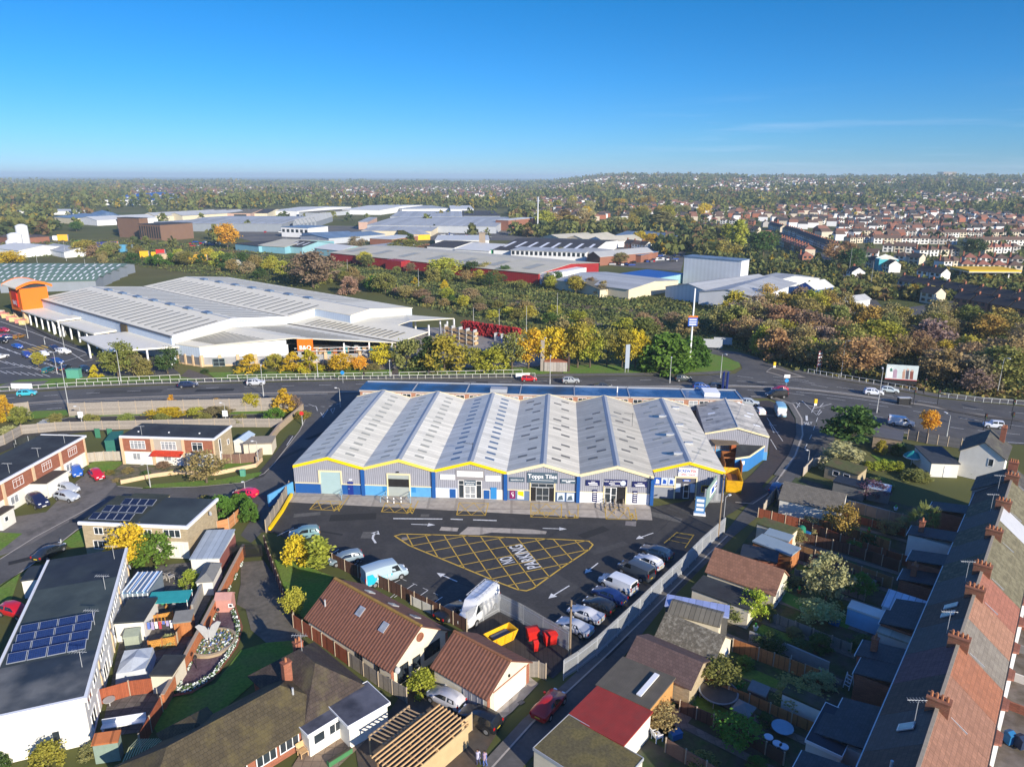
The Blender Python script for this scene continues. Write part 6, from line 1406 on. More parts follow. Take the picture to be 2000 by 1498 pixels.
for i,(u,v)in enumerate(((297,1177),(306,1184),(318,1180),(326,1188),(340,1185),(352,1178),(320,1172),(300,1190),(372,1166),(310,1166))):
 p=P(u,v);cm=[(.45,.03,.04),(.5,.3,.32),(.06,.25,.12),(.4,.2,.05),(.3,.3,.32),(.04,.12,.2),(.55,.5,.45)][i%7];nm=['red','pink','green','orange','grey','blue','cream'][i%7]
 t=thing('garden_toy','x','toy',(p.x,p.y,.03),r_.random()*3);s=r_.uniform(.3,.5);b=MB();b.lathe([(s*.5,0),(s*.62,s*.5),(s*.4,s),(.02,s*1.05)],9);b.build('body',mat('toy_'+nm,cm,.6,.1,3),t);MB().tube((0,0,s),(0,s*.5,s*1.5),.05,n=6).build('handle',mat('toy_'+nm),t);reg(t,nm+' garden toy','in the cluttered patio under the awning')
def lounger(lb,u,v,m,rz=0.0,name='garden_chair',cat='chair',s=1.0):
 p=P(u,v);t=thing(name,lb,cat,(p.x,p.y,.04),rz);t.scale=(s,)*3;box(-.3,-.3,.38,.3,.3,.44).build('seat',m,t);MB().beam((-.3,.3,.44),(-.3,.42,.95),.05,.05).beam((.3,.3,.44),(.3,.42,.95),.05,.05).beam((0,.3,.5),(0,.42,.95),.6,.04,up=(0,-1,.3)).build('backrest',m,t)
 for x in(-.27,.27):
  for y in(-.27,.27):box(x-.03,y-.03,0,x+.03,y+.03,.38).build('leg',m,t)
  MB().beam((x*1.1,-.28,.62),(x*1.1,.36,.66),.06,.04).build('arm',m,t)
lounger('grey garden chair, left of two on the far patio',318,1135,mat('chair_grey',(.35,.33,.31),.8,.1,3),2.6,s=1.3);lounger('grey garden chair, right of two on the far patio',333,1133,mat('chair_grey'),2.6,s=1.3)
t=thing('garden_table','white garden table on the dark paved yard','table',P(215,1378));MB().tube((0,0,.7),(0,0,.75),.55,n=16).build('top',mat('table_dull',(.4,.39,.37),.7,.1,2),t);MB().tube((0,0,0),(0,0,.7),.06,n=6).build('leg',POSTM,t)
t=thing('garden_bench','long white bench at the foot of the dark paved yard','bench',P(243,1420),R(14));box(-1.9,-.3,.4,1.9,.3,.5).build('seat',SIGNW,t);box(-1.9,.3,.5,1.9,.4,1.0).build('backrest',SIGNW,t)
for x in(-1.8,1.7):box(x,-.3,0,x+.1,.3,.4).build('leg',SIGNW,t)
oval=PP((415,1189),(457,1183),(472,1228),(462,1265),(443,1292),(416,1328),(375,1354),(326,1363),(345,1320),(392,1220))
sheet('gravel_bed',oval,mat('purple_gravel',(.10,.06,.075),.95,.3,4,col2=(.13,.09,.10),stain_scale=.5),.06)
b=MB();ribbon(oval[1:8],.35,.2,b);structure(b.build('brick_edging',mat('edging_red',(.24,.085,.05),.9,.15,2)))
pc=P(415,1258);t=thing('fountain_bed','round stone rimmed bed full of pale flowers in the oval garden','flower bed',(pc.x,pc.y,.05));b=MB();b.lathe([(2.55,0),(2.6,.35),(2.3,.4),(2.25,.2),(.02,.22)],26);fount=t;b.build('rim',mat('stone_rim',(.38,.3,.2),.9,.12,2),t)
t2=thing('butterfly_statue','pale metal butterfly statue with raised wings','statue',(pc.x-.2,pc.y,.3),R(20));t2.scale=(.78,.78,.95);MB().tube((0,0,0),(0,0,1.9),.1,.06,7).build('body',GALV,t2)
for s in(-1,1):
 w=MB();w.add([(0,-.03,.7),(s*.5,-.03,.5),(s*1.0,-.03,1.3),(s*1.7,-.03,2.4),(s*1.2,-.03,2.6),(s*.4,-.03,2.2),(0,-.03,1.5),(0,.03,.7),(s*.5,.03,.5),(s*1.0,.03,1.3),(s*1.7,.03,2.4),(s*1.2,.03,2.6),(s*.4,.03,2.2),(0,.03,1.5)],[tuple(range(7)),tuple(range(13,6,-1))]+[(i,(i+1)%7,(i+1)%7+7,i+7)for i in range(7)]);w.build('wing',mat('wing_silver',(.55,.57,.58),.35,.1,2,metal=.4),t2)
for k,(u,v)in enumerate(((428,1212),(384,1306))):
 p=P(u,v);t=thing('garden_ornament',['black metal stem ornament near the playhouse','black metal stem ornament at the lower end of the oval garden'][k],'ornament',(p.x,p.y,.06));MB().tube((0,0,0),(0,0,1.2),.04,n=6).build('stem',BLACKM,t);MB().lathe([(.02,1.2),(.22,1.35),(.14,1.6),(.02,1.65)],8).build('head',BLACKM,t)
def flowers(name,lb,pts,cols,n,par=None):
 fb_=MB();q=random.Random(8)
 for i in range(n):
  c=pts(q);z=.12+q.random()*.3;s=q.uniform(.06,.15)
  a=Vector((q.gauss(0,1),q.gauss(0,1),q.gauss(0,.5))).normalized()*s;d=a.orthogonal().normalized()*s;c=Vector((c.x,c.y,z));fb_.add([c-a,c+d,c+a,c-d],[(0,1,2,3)],q.randrange(len(cols)))
 return tag(fb_.build(name,cols),lb,'flower border')if par is None else fb_.build(name,cols,par)
FW=[mat('petal_white',(.7,.72,.7),.8,.1,3),mat('petal_pale',(.5,.6,.55),.8,.1,3),mat('flower_leaf',(.07,.12,.03),.9,.2,3),mat('flower_leaf')]
ov=oval[1:8]
def along(q):i=q.randrange(len(ov)-1);p=ov[i].lerp(ov[i+1],q.random());c=Vector((sum(a.x for a in oval)/len(oval),sum(a.y for a in oval)/len(oval),0));return p.lerp(c,q.uniform(.02,.16))
flowers('flower_border','curved border of white flowers round the oval gravel garden',along,FW,1700)
def disc(q):r_,a_=2.2*math.sqrt(q.random()),q.random()*6.28;return Vector((r_*math.cos(a_),r_*math.sin(a_),0))
flowers('flowers','',disc,FW+[mat('petal_blue',(.1,.16,.4),.8,.1,3),mat('petal_ochre',(.4,.3,.15),.8,.1,3)],900,fount)
w0,w1=P(470,1100),P(330,1372)
flowers('wall_planting','leafy pots with white flowers along the orange brick wall',lambda q:w0.lerp(w1,(q.randrange(9)+q.random()*.4)/9)+Vector((.35,-.1,0)),FW,700)
sheet('gravel_drive',PP((470,1098),(515,1094),(540,1130),(578,1222),(600,1240),(560,1260),(520,1255),(490,1230),(480,1190),(462,1180),(470,1140)),mat('drive_gravel',(.14,.125,.1),.95,.25,1.5,stain=.5,stain_col=(.07,.065,.05),stain_scale=.25),.015)
sheet('lawn',PP((300,1420),(330,1365),(420,1335),(470,1270),(520,1255),(580,1250),(600,1275),(500,1330),(420,1400),(330,1470)),GRASS,.03)
sheet('lawn',PP((536,1094),(560,1090),(650,1126),(600,1215),(568,1185)),GRASS,.03)
t=thing('double_gate','black iron double gate across the gravel drive','gate',P(452,1093));e=P(513,1088)-P(452,1093);b=MB();n=34
for i in range(n+1):c=e*(i/n);b.box(c.x-.025,c.y-.025,.1,c.x+.025,c.y+.025,1.9+.3*math.sin(math.pi*i/n))
b.build('bars',BLACKM,t);MB().beam((0,0,.4),(e.x,e.y,.4),.06,.06).beam((0,0,1.5),(e.x,e.y,1.5),.06,.06).build('rails',BLACKM,t)
fence('timber_fence','dark red brown fence between the drive and the strip lawn',PP((517,1068),(535,1120),(555,1175),(575,1222)),1.7,mat('dark_redwood',(.14,.045,.03),.85,.12,3,pat='plank',per=.2,dark=.65),None,2.0)
fence('timber_fence','bright red brown fence beside the tiled chalet',PP((574,1225),(630,1262),(682,1300)),1.7,mat('redwood'),None,2.0)
fence('timber_fence','weathered grey fence between chalet and bungalow',PP((683,1300),(740,1340),(795,1372)),1.7,WOODG,None,2.0)
t=thing('trellis_arch','greenish slatted arbour at the corner of the bungalow lawn','arbour',P(268,1474));f=rect((238,1490),(310,1488),(300,1440),2.3);t.location=f[0];t.rotation_euler=(0,0,f[1]);b=MB()
for k in range(16):x=f[2]*k/15;b.beam((x,0,2.2),(x,f[3]*.5,2.6),.08,.06);b.beam((x,f[3]*.5,2.6),(x,f[3],2.2),.08,.06);b.box(x-.04,-.04,0,x+.04,.02,2.2)
b.build('slats',mat('slat_green',(.36,.38,.22),.9,.1,3),t)
wallrun('garden_wall','low buff wall round the rockery garden before the red canopy house',PP((236,945),(300,932),(352,925),(420,928),(500,912),(512,900)),.7,BUFFP,.25)
wallrun('garden_wall','long buff wall from the red gate up the side road',PP((502,906),(522,872),(545,842),(572,818),(592,800)),1.3,mat('tan_wall',(.38,.3,.21),.9,.12,2),.3,mat('coping_tan'))
fence('timber_fence','brown vertical board fence beside the buff end house',PP((436,905),(470,905),(503,902)),1.8,mat('fence_brown',(.2,.12,.09),.85,.12,3,pat='plank',per=.18,dark=.65),None,2.0)
fence('timber_fence','pale board fence linking the two brick blocks',PP((169,903),(205,900),(242,899)),1.8,mat('fence_pale',(.42,.38,.33),.9,.1,3,pat='plank',per=.18,dark=.7),None,2.0)
fence('timber_fence','orange curved panel beside the round hedge',PP((425,1040),(448,1034),(470,1013)),1.8,mat('panel_orange',(.5,.23,.1),.85,.1,3,pat='rows',per=.2,axis='z',dark=.75),None,2.0)
sheet('rockery',PP((205,935),(240,905),(300,912),(350,908),(352,924),(236,944)),mat('rockery_soil',(.17,.14,.10),.95,.3,1.2,col2=(.09,.10,.04),stain_scale=.5),.03)
sheet('lawn',PP((170,910),(186,900),(240,902),(236,908),(205,930),(190,922)),GRASS,.04)
sheet('lawn',PP((345,922),(372,912),(398,905),(415,912),(418,927)),GRASS,.04);sheet('lawn',PP((432,915),(440,906),(492,903),(480,915),(440,924)),GRASS,.04)
sheet('yard',PP((455,880),(512,862),(530,850),(525,868),(500,900),(460,902)),mat('yard_tarmac',(.1,.095,.088),.9,.2,2),.02)
t=block('garden_shed','cream rendered store along the service road fence','store',rect((475,868),(530,866),(530,852),2.2),2.1,'flat',wall=RENDERC,roof=mat('cream_roof',(.3,.26,.2),.9,.1,2),o=.05)
t=block('garden_shed','white store with a small blue gable behind the middle block','store',rect((456,860),(478,861),(482,846),2.4),2.2,'gable',.6,'y',wall=RENDERW,roof=mat('pale_blue_roof',(.4,.5,.6),.7,.1,2),o=.1)
t=block('garden_shed','green cuboid shed shaded between the brick blocks','shed',rect((204,862),(228,860),(243,842),2.3),2.2,'flat',wall=mat('shed_green',(.03,.15,.12),.7,.1,2),roof=mat('shed_green'),o=.05)
for u,lb in((192,'left dark gap gate in the grey garden fence'),(216,'right dark gap gate in the grey garden fence')):
 p=P(u,855);t=thing('garden_gate',lb,'gate',(p.x,p.y,0));box(-.5,-.05,0,.5,.05,1.9).build('panel',mat('gate_green',(.05,.2,.12),.7,.1,2),t);box(-.55,-.08,0,-.5,.08,2.0).build('post',DARKIN,t)
t=thing('trampoline','black netted trampoline behind the left brick block','trampoline',P(57,882));b=MB();b.lathe([(2.2,.75),(2.3,.85),(2.2,.9),(.02,.88)],20);b.build('mat',BLACKM,t);b=MB();b.lathe([(2.25,.9),(2.25,2.3)],20);b.build('net',mat('net_black',(.03,.035,.035),.9,.1,2),t)
for k in range(6):MB().tube((2.2*math.cos(k*1.047),2.2*math.sin(k*1.047),0),(2.2*math.cos(k*1.047),2.2*math.sin(k*1.047),2.4),.05,n=6).build('leg',GALV,t)
# foreground houses
fr=rect((602,1204),(763,1305),(876,1231),2.7)
t=block('chalet_house','cream chalet with steep red brown tiled roof, two skylights and mossy ridge','house',fr,2.65,'gable',2.75,'x',wall=RENDERC,roof=TILER,o=.35);L,W=t['_L'],t['_W']
MB().beam((-.3,W/2,5.55),(L+.3,W/2,5.55),.3,.16).build('ridge_tiles',mat('ridge_moss',(.34,.2,.05),.9,.25,2),t)
def skylt(t,x,f,W,z0,rise,w_=.8,l=1.1,m=None,side=0):
 y=W/2*f;z=z0+rise*f;k=rise/(W/2);o=thing
 b=MB();n_=Vector((0,-k,1)).normalized();d_=Vector((0,1,k)).normalized()
 if side:y=W-y;n_=Vector((0,k,1)).normalized();d_=Vector((0,-1,k)).normalized()
 c=Vector((x,y,z))+n_*.2
 q=MB().beam(c-d_*l/2,c+d_*l/2,w_,.12,up=n_).build('skylight',m or SFR,t)
 e=c+n_*.07;s=Vector((w_/2-.1,0,0));MB().add([tuple(e-s-d_*(l/2-.1)),tuple(e+s-d_*(l/2-.1)),tuple(e+s+d_*(l/2-.1)),tuple(e-s+d_*(l/2-.1))],[(0,1,2,3)]).build('pane',GLASSB,q)
skylt(t,6.0,.66,W,2.65,2.75);skylt(t,10.0,.62,W,2.65,2.75)
for x in(3.5,7.5,11):skylt(t,x,.55,W,2.65,2.75,side=1)
MB().tube((1.2,1.5,3.4),(1.2,1.5,4.6),.1).build('flue',GALV,t)
win(t,'r',.8,2.3,.2,2.2,2,fm=BLACKM);win(t,'r',2.9,4.0,.6,2.1,1,fm=BLACKM);win(t,'r',4.6,6.9,.9,2.4,2,fm=BLACKM);win(t,'f',8.2,9.3,1.0,2.1,2,fm=BLACKM);win(t,'f',11.3,12.0,1.3,2.2,1,fm=BLACKM)
o=MB();o.lathe([(.3,0),(.5,0),(.5,.1),(.3,.1)],18);o.lathe([(.02,.05),(.3,.05)],18);q=o.build('round_window',mat('round_brick',(.25,.1,.06),.8,.1,2),t);q.location=(L+.0,W/2,4.1);q.rotation_euler=(0,R(90),0);dish(t,'r',.5,2.4)
for y in(.0,W-.35):box(L-.02,y,0,L+.04,y+.35,2.5).build('quoin',BRICK,t)
fr=rect((848,1300),(951,1360),(1032,1291),2.5)
t=block('garage','cream double garage with red brown tiled roof and white door','garage',fr,2.45,'gable',2.1,'x',wall=RENDERC,roof=TILER,o=.3);L,W=t['_L'],t['_W']
MB().beam((-.3,W/2,4.67),(L+.3,W/2,4.67),.26,.14).build('ridge_tiles',mat('ridge_red',(.3,.13,.06),.85,.15,2),t)
door(t,'r',1.0,5.9,2.15,mat('garage_white',(.74,.74,.72),.5,.03,2,pat='rows',per=.5,axis='z',dark=.9),name='garage_door');box(L,.9,2.3,L+.05,6.0,2.42).build('lintel',BRICK,t)
for y in(.0,W-.4):box(L-.02,y,0,L+.05,y+.4,2.3).build('quoin',BRICK,t)
win(t,'f',4.0,4.9,.05,2.1,1,fm=mat('shutter_grey',(.3,.3,.33),.6,.05,2),gm=mat('shutter_grey'),name='shutter');win(t,'f',5.0,6.6,.05,2.1,2,fm=mat('shutter_grey'),gm=mat('shutter_grey'),name='shutter')
box(L-.02,W/2-.1,2.75,L+.15,W/2+.1,3.0).build('wall_lamp',BLACKM,t)
sheet('garage_drive',PP((952,1378),(1035,1322),(1052,1335),(1000,1390),(960,1420)),CONC,.03);sheet('manhole',PP((1010,1372),(1019,1366),(1026,1371),(1017,1377)),PAVE,.04)
sheet('side_yard',PP((800,1330),(852,1310),(960,1375),(990,1400),(930,1498),(700,1498),(690,1440),(760,1390)),mat('yard_brown',(.1,.075,.055),.9,.2,1.5,col2=(.08,.07,.06),stain_scale=.5),.015)
fence('timber_fence','short timber panel fence beside the garage corner',PP((1033,1322),(1052,1322),(1066,1327)),1.9,WOODG,None,1.2)
fb_=rect((300,1589),(716,1340),(608,1256),2.6);O,a,L,W=fb_
TB=TILEB
def lx(u,v):d=P(u,v,2.6)-O;return(d.x*math.cos(a)+d.y*math.sin(a),-d.x*math.sin(a)+d.y*math.cos(a))
q1,q2,q3=lx(497,1334),lx(408,1400),lx(322,1462)
XM=q1[0]+.6;WB2=q2[1]
t=block('bungalow','long bungalow with mossy brown hipped roofs, brick front and white bay','house',(loc2w(O,a,XM,0),a,L-XM,W),2.5,'hip',2.7,wall=BRICK,roof=TB,o=.4);t['_L'],t['_W']=L,W
t.location=(O.x,O.y,0)
for c_ in t.children:c_.data.transform(Matrix.Translation((XM,0,0)))
def wing(x0,x1,y0,y1,rise,axis,m2=TB,k=0):
 m_=roof_mb(x1-x0,y1-y0,2.5,'hip',rise,axis,.4);m_.v=[(x+x0,y+y0,z+k)for x,y,z in m_.v];m_.build('roof',m2,t);box(x0+.12,y0+.12,0,x1-.12,y1-.12,2.5).build('wall',BRICK,t)
MOSSB=mat('moss_roof_tile',(.08,.064,.038),.85,.18,1.2,pat='tile',per=.34,squash=.9,dark=.55,bump=.5,stain=.5,stain_col=(.15,.12,.045),stain_scale=.3)
wing(q3[0]-4,XM+3.2,0.05,WB2,2.2,'x',MOSSB,.004)
wing(q2[0]-3.6,q2[0]+.2,WB2*.5,WB2+1.4,1.5,'y',MOSSB,.008)
chimney(t,L*.72,W*.5,5.0,.8,.6,.8,1);chimney(t,L*.86,W*.78,3.7,.8,.6,1.5,2)
MB().tube((L*.68,W*.25,3.6),(L*.68,W*.25,4.8),.1).build('flue',GALV,t)
for x in(L*.42,L*.53,L*.64):win(t,'f',x,x+1.9,.9,2.2,3)
win(t,'f',L*.33,L*.33+1.0,.9,2.2,1)
fx_=rect((681,1416),(756,1373),(714,1340),2.6);e=block('flat_extension','white flat roofed extension with grey felt at the corner of the bungalow','extension',(fx_[0],fx_[1],fx_[2],fx_[3]+.2),2.5,'flat',wall=RENDERW,roof=mat('felt_grey_shine',(.12,.12,.14),.45,.2,.8,col2=(.05,.05,.06),stain_scale=.3),o=.2,fascia=WFRAME);win(e,'r',.6,2.0,.9,2.1,2,fm=BLACKM);skin(e,'r',.2,3.0,0,2.3,BRICK,.04)
o2=loc2w(O,a,L*.64,-1.3);e=block('sun_room','white glazed sun room along the brick front of the bungalow','sun room',(o2,a,L*.36-4.0,1.3),2.35,'flat',wall=RENDERW,roof=mat('felt_grey_shine'),o=.15,fascia=WFRAME);win(e,'f',.4,1.6,1.0,2.1,1);win(e,'f',2.0,4.0,1.0,2.1,3)
sheet('patio',PP((570,1498),(600,1450),(690,1425),(720,1440),(690,1470),(660,1498)),mat('patio_slabs',(.27,.2,.14),.9,.15,2,pat='slab',per=.8,squash=1.0,dark=.65),.03)
aerial('large aerial over the dark hip of the bungalow',loc2w(O,a,L-3.2,W*.62),4.6,2.4)
lounger('wooden folding chair on the bungalow patio',592,1475,WOODP,.8,s=1.2)
t=thing('planter_box','green planter trough at the edge of the bungalow patio','planter',P(664,1482),R(45));box(-1.2,-.2,0,1.2,.2,.5).build('trough',mat('trough_green',(.06,.2,.08),.8,.1,2),t);box(-1.15,-.15,.5,1.15,.15,.56).build('soil',EARTH,t)
fp=rect((733,1475),(858,1377),(921,1404),2.5);L,W=fp[2],-fp[3];t=thing('pergola','new pine pergola with close rafters over the lower yard','pergola',fp[0],fp[1]);b=MB()
for k in range(9):y=-W*k/8*1.0;MB().beam((-.4,y,2.55),(L+.1,y,2.55),.08,.16).build('rafter',WOODP,t)
for k in range(5):x=L*k/4;b.beam((x,.2,2.4),(x,-W-.2,2.4),.1,.14)
b.build('beams',WOODP,t);p_=MB()
for x in(0.1,L/2,L-.1):
 for y in(-.1,-W+.1):p_.box(x-.08,y-.08,0,x+.08,y+.08,2.35);
p_.build('posts',mat('rafter_dark',(.25,.15,.08),.8,.1,2),t);box(0,-W-.12,0,L,-W-.04,2.2).build('side_wall',mat('pale_ply',(.5,.37,.2),.8,.1,1),t)
fence('timber_fence','pale timber wall beside the pergola and the black crossover',PP((922,1425),(880,1460),(835,1498)),1.9,mat('pale_ply'),None,2.4)
t=thing('pergola','older half pergola with grey rafters left of the new one','pergola',fp[0]+Vector((0,0,0)),fp[1]);t.location=loc2w(fp[0],fp[1],1.2,2.4);b=MB()
for k in range(11):b.beam((k*.45,-.1,2.3),(k*.45+.3,-2.0,2.3),.07,.12)
b.build('rafters',mat('pine_grey',(.42,.3,.18),.85,.1,2),t);MB().beam((0,0,2.2),(5,0,2.2),.1,.14).beam((0.2,-1.9,2.2),(5.2,-1.9,2.2),.1,.14).build('beams',mat('pine_grey'),t)
for x in(.1,4.9):box(x,-.05,0,x+.1,.05,2.2).build('post',mat('pine_grey'),t)
def person(lb,u,v,coat,legs,rz=0.0,h=1.7):
 p=P(u,v);t=thing('person',lb,'person',(p.x,p.y,.03),rz);me=bpy.data.meshes.new('body')
 V_=[(0,0,.95),(0,0,1.2),(0,.02,1.42),(0,.03,1.52),(0,.05,1.66),(.1,0,.88),(.11,.08,.48),(.12,-.02,.07),(.12,.12,.04),(-.1,0,.88),(-.11,-.06,.48),(-.12,-.2,.07),(-.12,-.06,.04),(.19,.02,1.4),(.24,-.02,1.13),(.24,.1,.9),(.24,.13,.82),(-.19,.02,1.4),(-.24,.0,1.13),(-.24,.12,.9),(-.24,.15,.82)]
 E_=[(0,1),(1,2),(2,3),(3,4),(0,5),(5,6),(6,7),(7,8),(0,9),(9,10),(10,11),(11,12),(2,13),(13,14),(14,15),(15,16),(2,17),(17,18),(18,19),(19,20)]
 me.from_pydata(V_,E_,[]);o=bpy.data.objects.new('body',me);COL.objects.link(o);o.parent=t
 md=o.modifiers.new('skin','SKIN');sv=me.skin_vertices[0].data if me.skin_vertices else None
 if sv is None:
  import bmesh;bm=bmesh.new();bm.from_mesh(me);bm.verts.layers.skin.verify();bm.to_mesh(me);bm.free();sv=me.skin_vertices[0].data
 for i,r_ in enumerate((.15,.14,.16,.055,.1,.09,.065,.045,.04,.09,.065,.045,.04,.06,.045,.035,.03,.06,.045,.035,.03)):sv[i].radius=(r_,r_)
 sv[0].use_root=True;s_=o.modifiers.new('sub','SUBSURF');s_.levels=s_.render_levels=1;me.materials.append(mat('cloth_'+legs[0],legs[1],.9,.1,4))
 c=MB();c.lathe([(.2,.78),(.21,1.0),(.19,1.2),(.22,1.4),(.13,1.5),(.07,1.53)],12);c.build('coat',mat('cloth_'+coat[0],coat[1],.9,.1,4),t,smooth=True)
 hd=MB();hd.lathe([(.02,1.53),(.08,1.56),(.105,1.65),(.09,1.75),(.02,1.78)],10,(0,.05));hd.build('head',mat('skin_tone',(.5,.3,.22),.7,.05,4),t,smooth=True);hr=MB();hr.lathe([(.11,1.64),(.115,1.7),(.1,1.77),(.02,1.81)],10,(0,.03));hr.build('hair',mat('hair_dark',(.04,.025,.018),.8,.1,4),t,smooth=True);t.scale=(h/1.75,)*3
 return t
person('person in a pale lilac coat walking at the bottom of the lane, left of two',934,1494,('pale_lilac',(.5,.48,.6)),('navy',(.05,.06,.15)),2.4);person('person in a pinkish top walking at the bottom of the lane, right of two',947,1496,('pink_grey',(.42,.3,.38)),('blue',(.08,.1,.25)),2.4,1.65)
person('person in dark clothes walking on the pavement by the crossing',1803,770,('dark',(.03,.02,.025)),('black',(.015,.015,.018)),1.2);person('person in dark clothes on the lawn path before the store yard',838,735,('dark',(.03,.02,.025)),('black',(.015,.015,.018)),1.2);person('person in black standing near the second lawn rail',711,738,('dark',(.03,.02,.025)),('black',(.015,.015,.018)))
# back lane garages, gardens and the long terrace on the right
TG,TA=Vector((30.1,42.4,0)),R(51.1)
def tw(t_,n,z=0):return loc2w(TG,TA,t_,n,z)
def tn(u,v,z=0):d=P(u,v,z)-TG;return(d.x*math.cos(TA)+d.y*math.sin(TA),-d.x*math.sin(TA)+d.y*math.cos(TA))
SLATEN=mat('slate_roof',(.05,.055,.062),.6,.15,1.2,pat='tile',per=.34,squash=.8,dark=.65)
def rt(n,c,**k):return mat(n,c,.82,.1,1.3,pat='tile',per=.34,squash=.95,dark=.62,bump=.3,**k)
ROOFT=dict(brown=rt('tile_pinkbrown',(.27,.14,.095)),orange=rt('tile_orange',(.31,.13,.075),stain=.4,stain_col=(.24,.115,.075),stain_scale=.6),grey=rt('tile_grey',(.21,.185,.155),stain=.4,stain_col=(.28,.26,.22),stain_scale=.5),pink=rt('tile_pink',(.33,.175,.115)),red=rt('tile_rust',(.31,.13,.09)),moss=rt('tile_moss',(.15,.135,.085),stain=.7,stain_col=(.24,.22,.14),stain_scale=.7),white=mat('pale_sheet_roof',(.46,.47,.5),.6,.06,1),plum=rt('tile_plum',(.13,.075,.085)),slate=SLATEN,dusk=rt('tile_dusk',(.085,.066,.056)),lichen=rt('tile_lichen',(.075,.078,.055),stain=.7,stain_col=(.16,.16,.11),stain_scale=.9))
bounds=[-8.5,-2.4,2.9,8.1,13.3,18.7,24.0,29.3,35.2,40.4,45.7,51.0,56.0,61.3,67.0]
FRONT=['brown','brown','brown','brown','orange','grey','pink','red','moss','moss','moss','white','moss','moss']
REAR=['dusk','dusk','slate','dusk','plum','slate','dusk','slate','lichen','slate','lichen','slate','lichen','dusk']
NAMES=['brown tiled terraced house cut by the bottom edge','brown tiled terraced house with a metal flue, at the bottom edge','brown tiled terraced house with one rear skylight, below the mossy seam','brown tiled terraced house just below the orange roof','terraced house with a bright orange tiled front roof','terraced house with a lichen grey tiled front roof above the orange one','terraced house with pinkish roof and two rear skylights','terraced house with rusty red front roof next to the mossy ones','mossy roofed terraced house next to the rusty red roof','mossy roofed terraced house, second above the rusty red roof','mossy roofed terraced house just below the pale sheet roof','terraced house with a smooth pale grey front roof','mossy roofed terraced house just above the pale roof','mossy roofed terraced house near the white gabled end house']
HW=3.78
for i in range(14):
 t0,t1=bounds[i],bounds[i+1];w_=t1-t0-.02;c=tw(t0,0);t=thing('terraced_house',NAMES[i],'house',c,TA,'long brick terrace with clay chimney pots');t['_L'],t['_W']=w_,2*HW
 wl_=MB();wl_.add([(0,-HW,0),(w_,-HW,0),(w_,HW,0),(0,HW,0),(0,-HW,5.2),(w_,-HW,5.2),(w_,HW,5.2),(0,HW,5.2),(0,0,8.2),(w_,0,8.2)],[(0,1,5,4),(2,3,7,6),(1,2,6,9,5),(3,0,4,8,7)]);wl_.build('wall',BRICK if i%3 else RENDERC,t)
 k=3.0/HW
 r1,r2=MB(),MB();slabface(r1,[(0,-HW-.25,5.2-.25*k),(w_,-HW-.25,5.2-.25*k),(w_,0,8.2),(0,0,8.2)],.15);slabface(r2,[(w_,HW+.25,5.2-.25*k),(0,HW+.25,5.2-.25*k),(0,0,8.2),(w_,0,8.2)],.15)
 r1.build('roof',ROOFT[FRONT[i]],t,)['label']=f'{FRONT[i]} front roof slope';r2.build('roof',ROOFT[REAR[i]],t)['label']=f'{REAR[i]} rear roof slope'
 MB().beam((0,0,8.36),(w_,0,8.36),.28,.14).build('ridge_tiles',mat('ridge_pale',(.34,.29,.22),.9,.15,2),t)
 MB().beam((0,-HW-.3,4.98),(w_,-HW-.3,4.98),.12,.14).build('gutter',mat('gutter_dark',(.05,.045,.045),.6,.1,2),t);MB().beam((0,HW+.3,4.98),(w_,HW+.3,4.98),.12,.14).build('gutter',WFRAME,t)
 if i in(2,4,6,7,9,11,13):
  q=chimney(t,w_-.02 if i!=6 else w_,-.35 if False else 0.0,8.0,.85,1.7,1.0,4,mat('chimney_brick',(.27,.115,.07),.9,.15,2,pat='brick',per=.45,squash=.32,dark=.75,stain=.5,stain_col=(.16,.12,.06),stain_scale=1.5))
  MB().beam((w_+.35,-.9,8.0-.6),(w_+.35,-2.2,7.0-.5),.06,.4).build('flashing',mat('lead',(.4,.42,.45),.5,.05,2),t)
 for x in(.5,2.8):
  o=glazed(t,x,x+1.5,3.0,4.5,0,'window',2,1,transom=.6);o.location=(0,-HW,0)
 bay=MB();bay.prism([(.5,-HW),(.9,-HW-.75),(2.3,-HW-.75),(2.7,-HW)],.1,2.7);bay.build('bay_window',WFRAME,t);bay=MB();bay.prism([(.55,-HW-.02),(.92,-HW-.78),(2.28,-HW-.78),(2.65,-HW-.02)],.9,2.2);bay.build('bay_glass',GLASS,t);bay=MB();bay.prism([(.3,-HW),(.8,-HW-.95),(2.4,-HW-.95),(2.9,-HW)],2.7,2.9);bay.build('bay_roof',ROOFT['red'],t)
 d_=box(3.4,-HW-.1,.1,4.3,-HW,2.2).build('door',[WFRAME,BLUEW,mat('door_red',(.3,.03,.03),.5,.05,2),mat('cabinet_green')][i%4],t);box(4.1,-HW-.15,1.1,4.2,-HW-.1,1.2).build('handle',GALV,d_)
 if i>0:
  dpt=[4.6,4.2,4.4,3.6,3.8,4.4,3.8,3.4,4.2,4.0,5.4,4.6,4.6,4.4][i];ow=2.9;x0=.1 if i%2 else w_-ow-.1;hh=4.3 if i in(1,9,10,12)else 3.0
  box(x0,HW,0,x0+ow,HW+dpt,hh).build('rear_wing',BRICK if i not in(2,10)else RENDERW,t);q=MB();slabface(q,[(x0+ow+.15,HW+dpt+.15,hh),(x0-.15,HW+dpt+.15,hh),(x0-.15,HW-.05,hh+.75),(x0+ow+.15,HW-.05,hh+.75)],.14)
  q.build('wing_roof',SLATEN,t);MB().beam((x0-.2,HW+dpt+.2,hh-.02),(x0+ow+.2,HW+dpt+.2,hh-.02),.1,.16).build('gutter',WFRAME,t)
  if i in(5,8,10):chimney(t,x0+ow/2,HW+dpt-1.2,hh+.4,.6,.6,1.3,2)
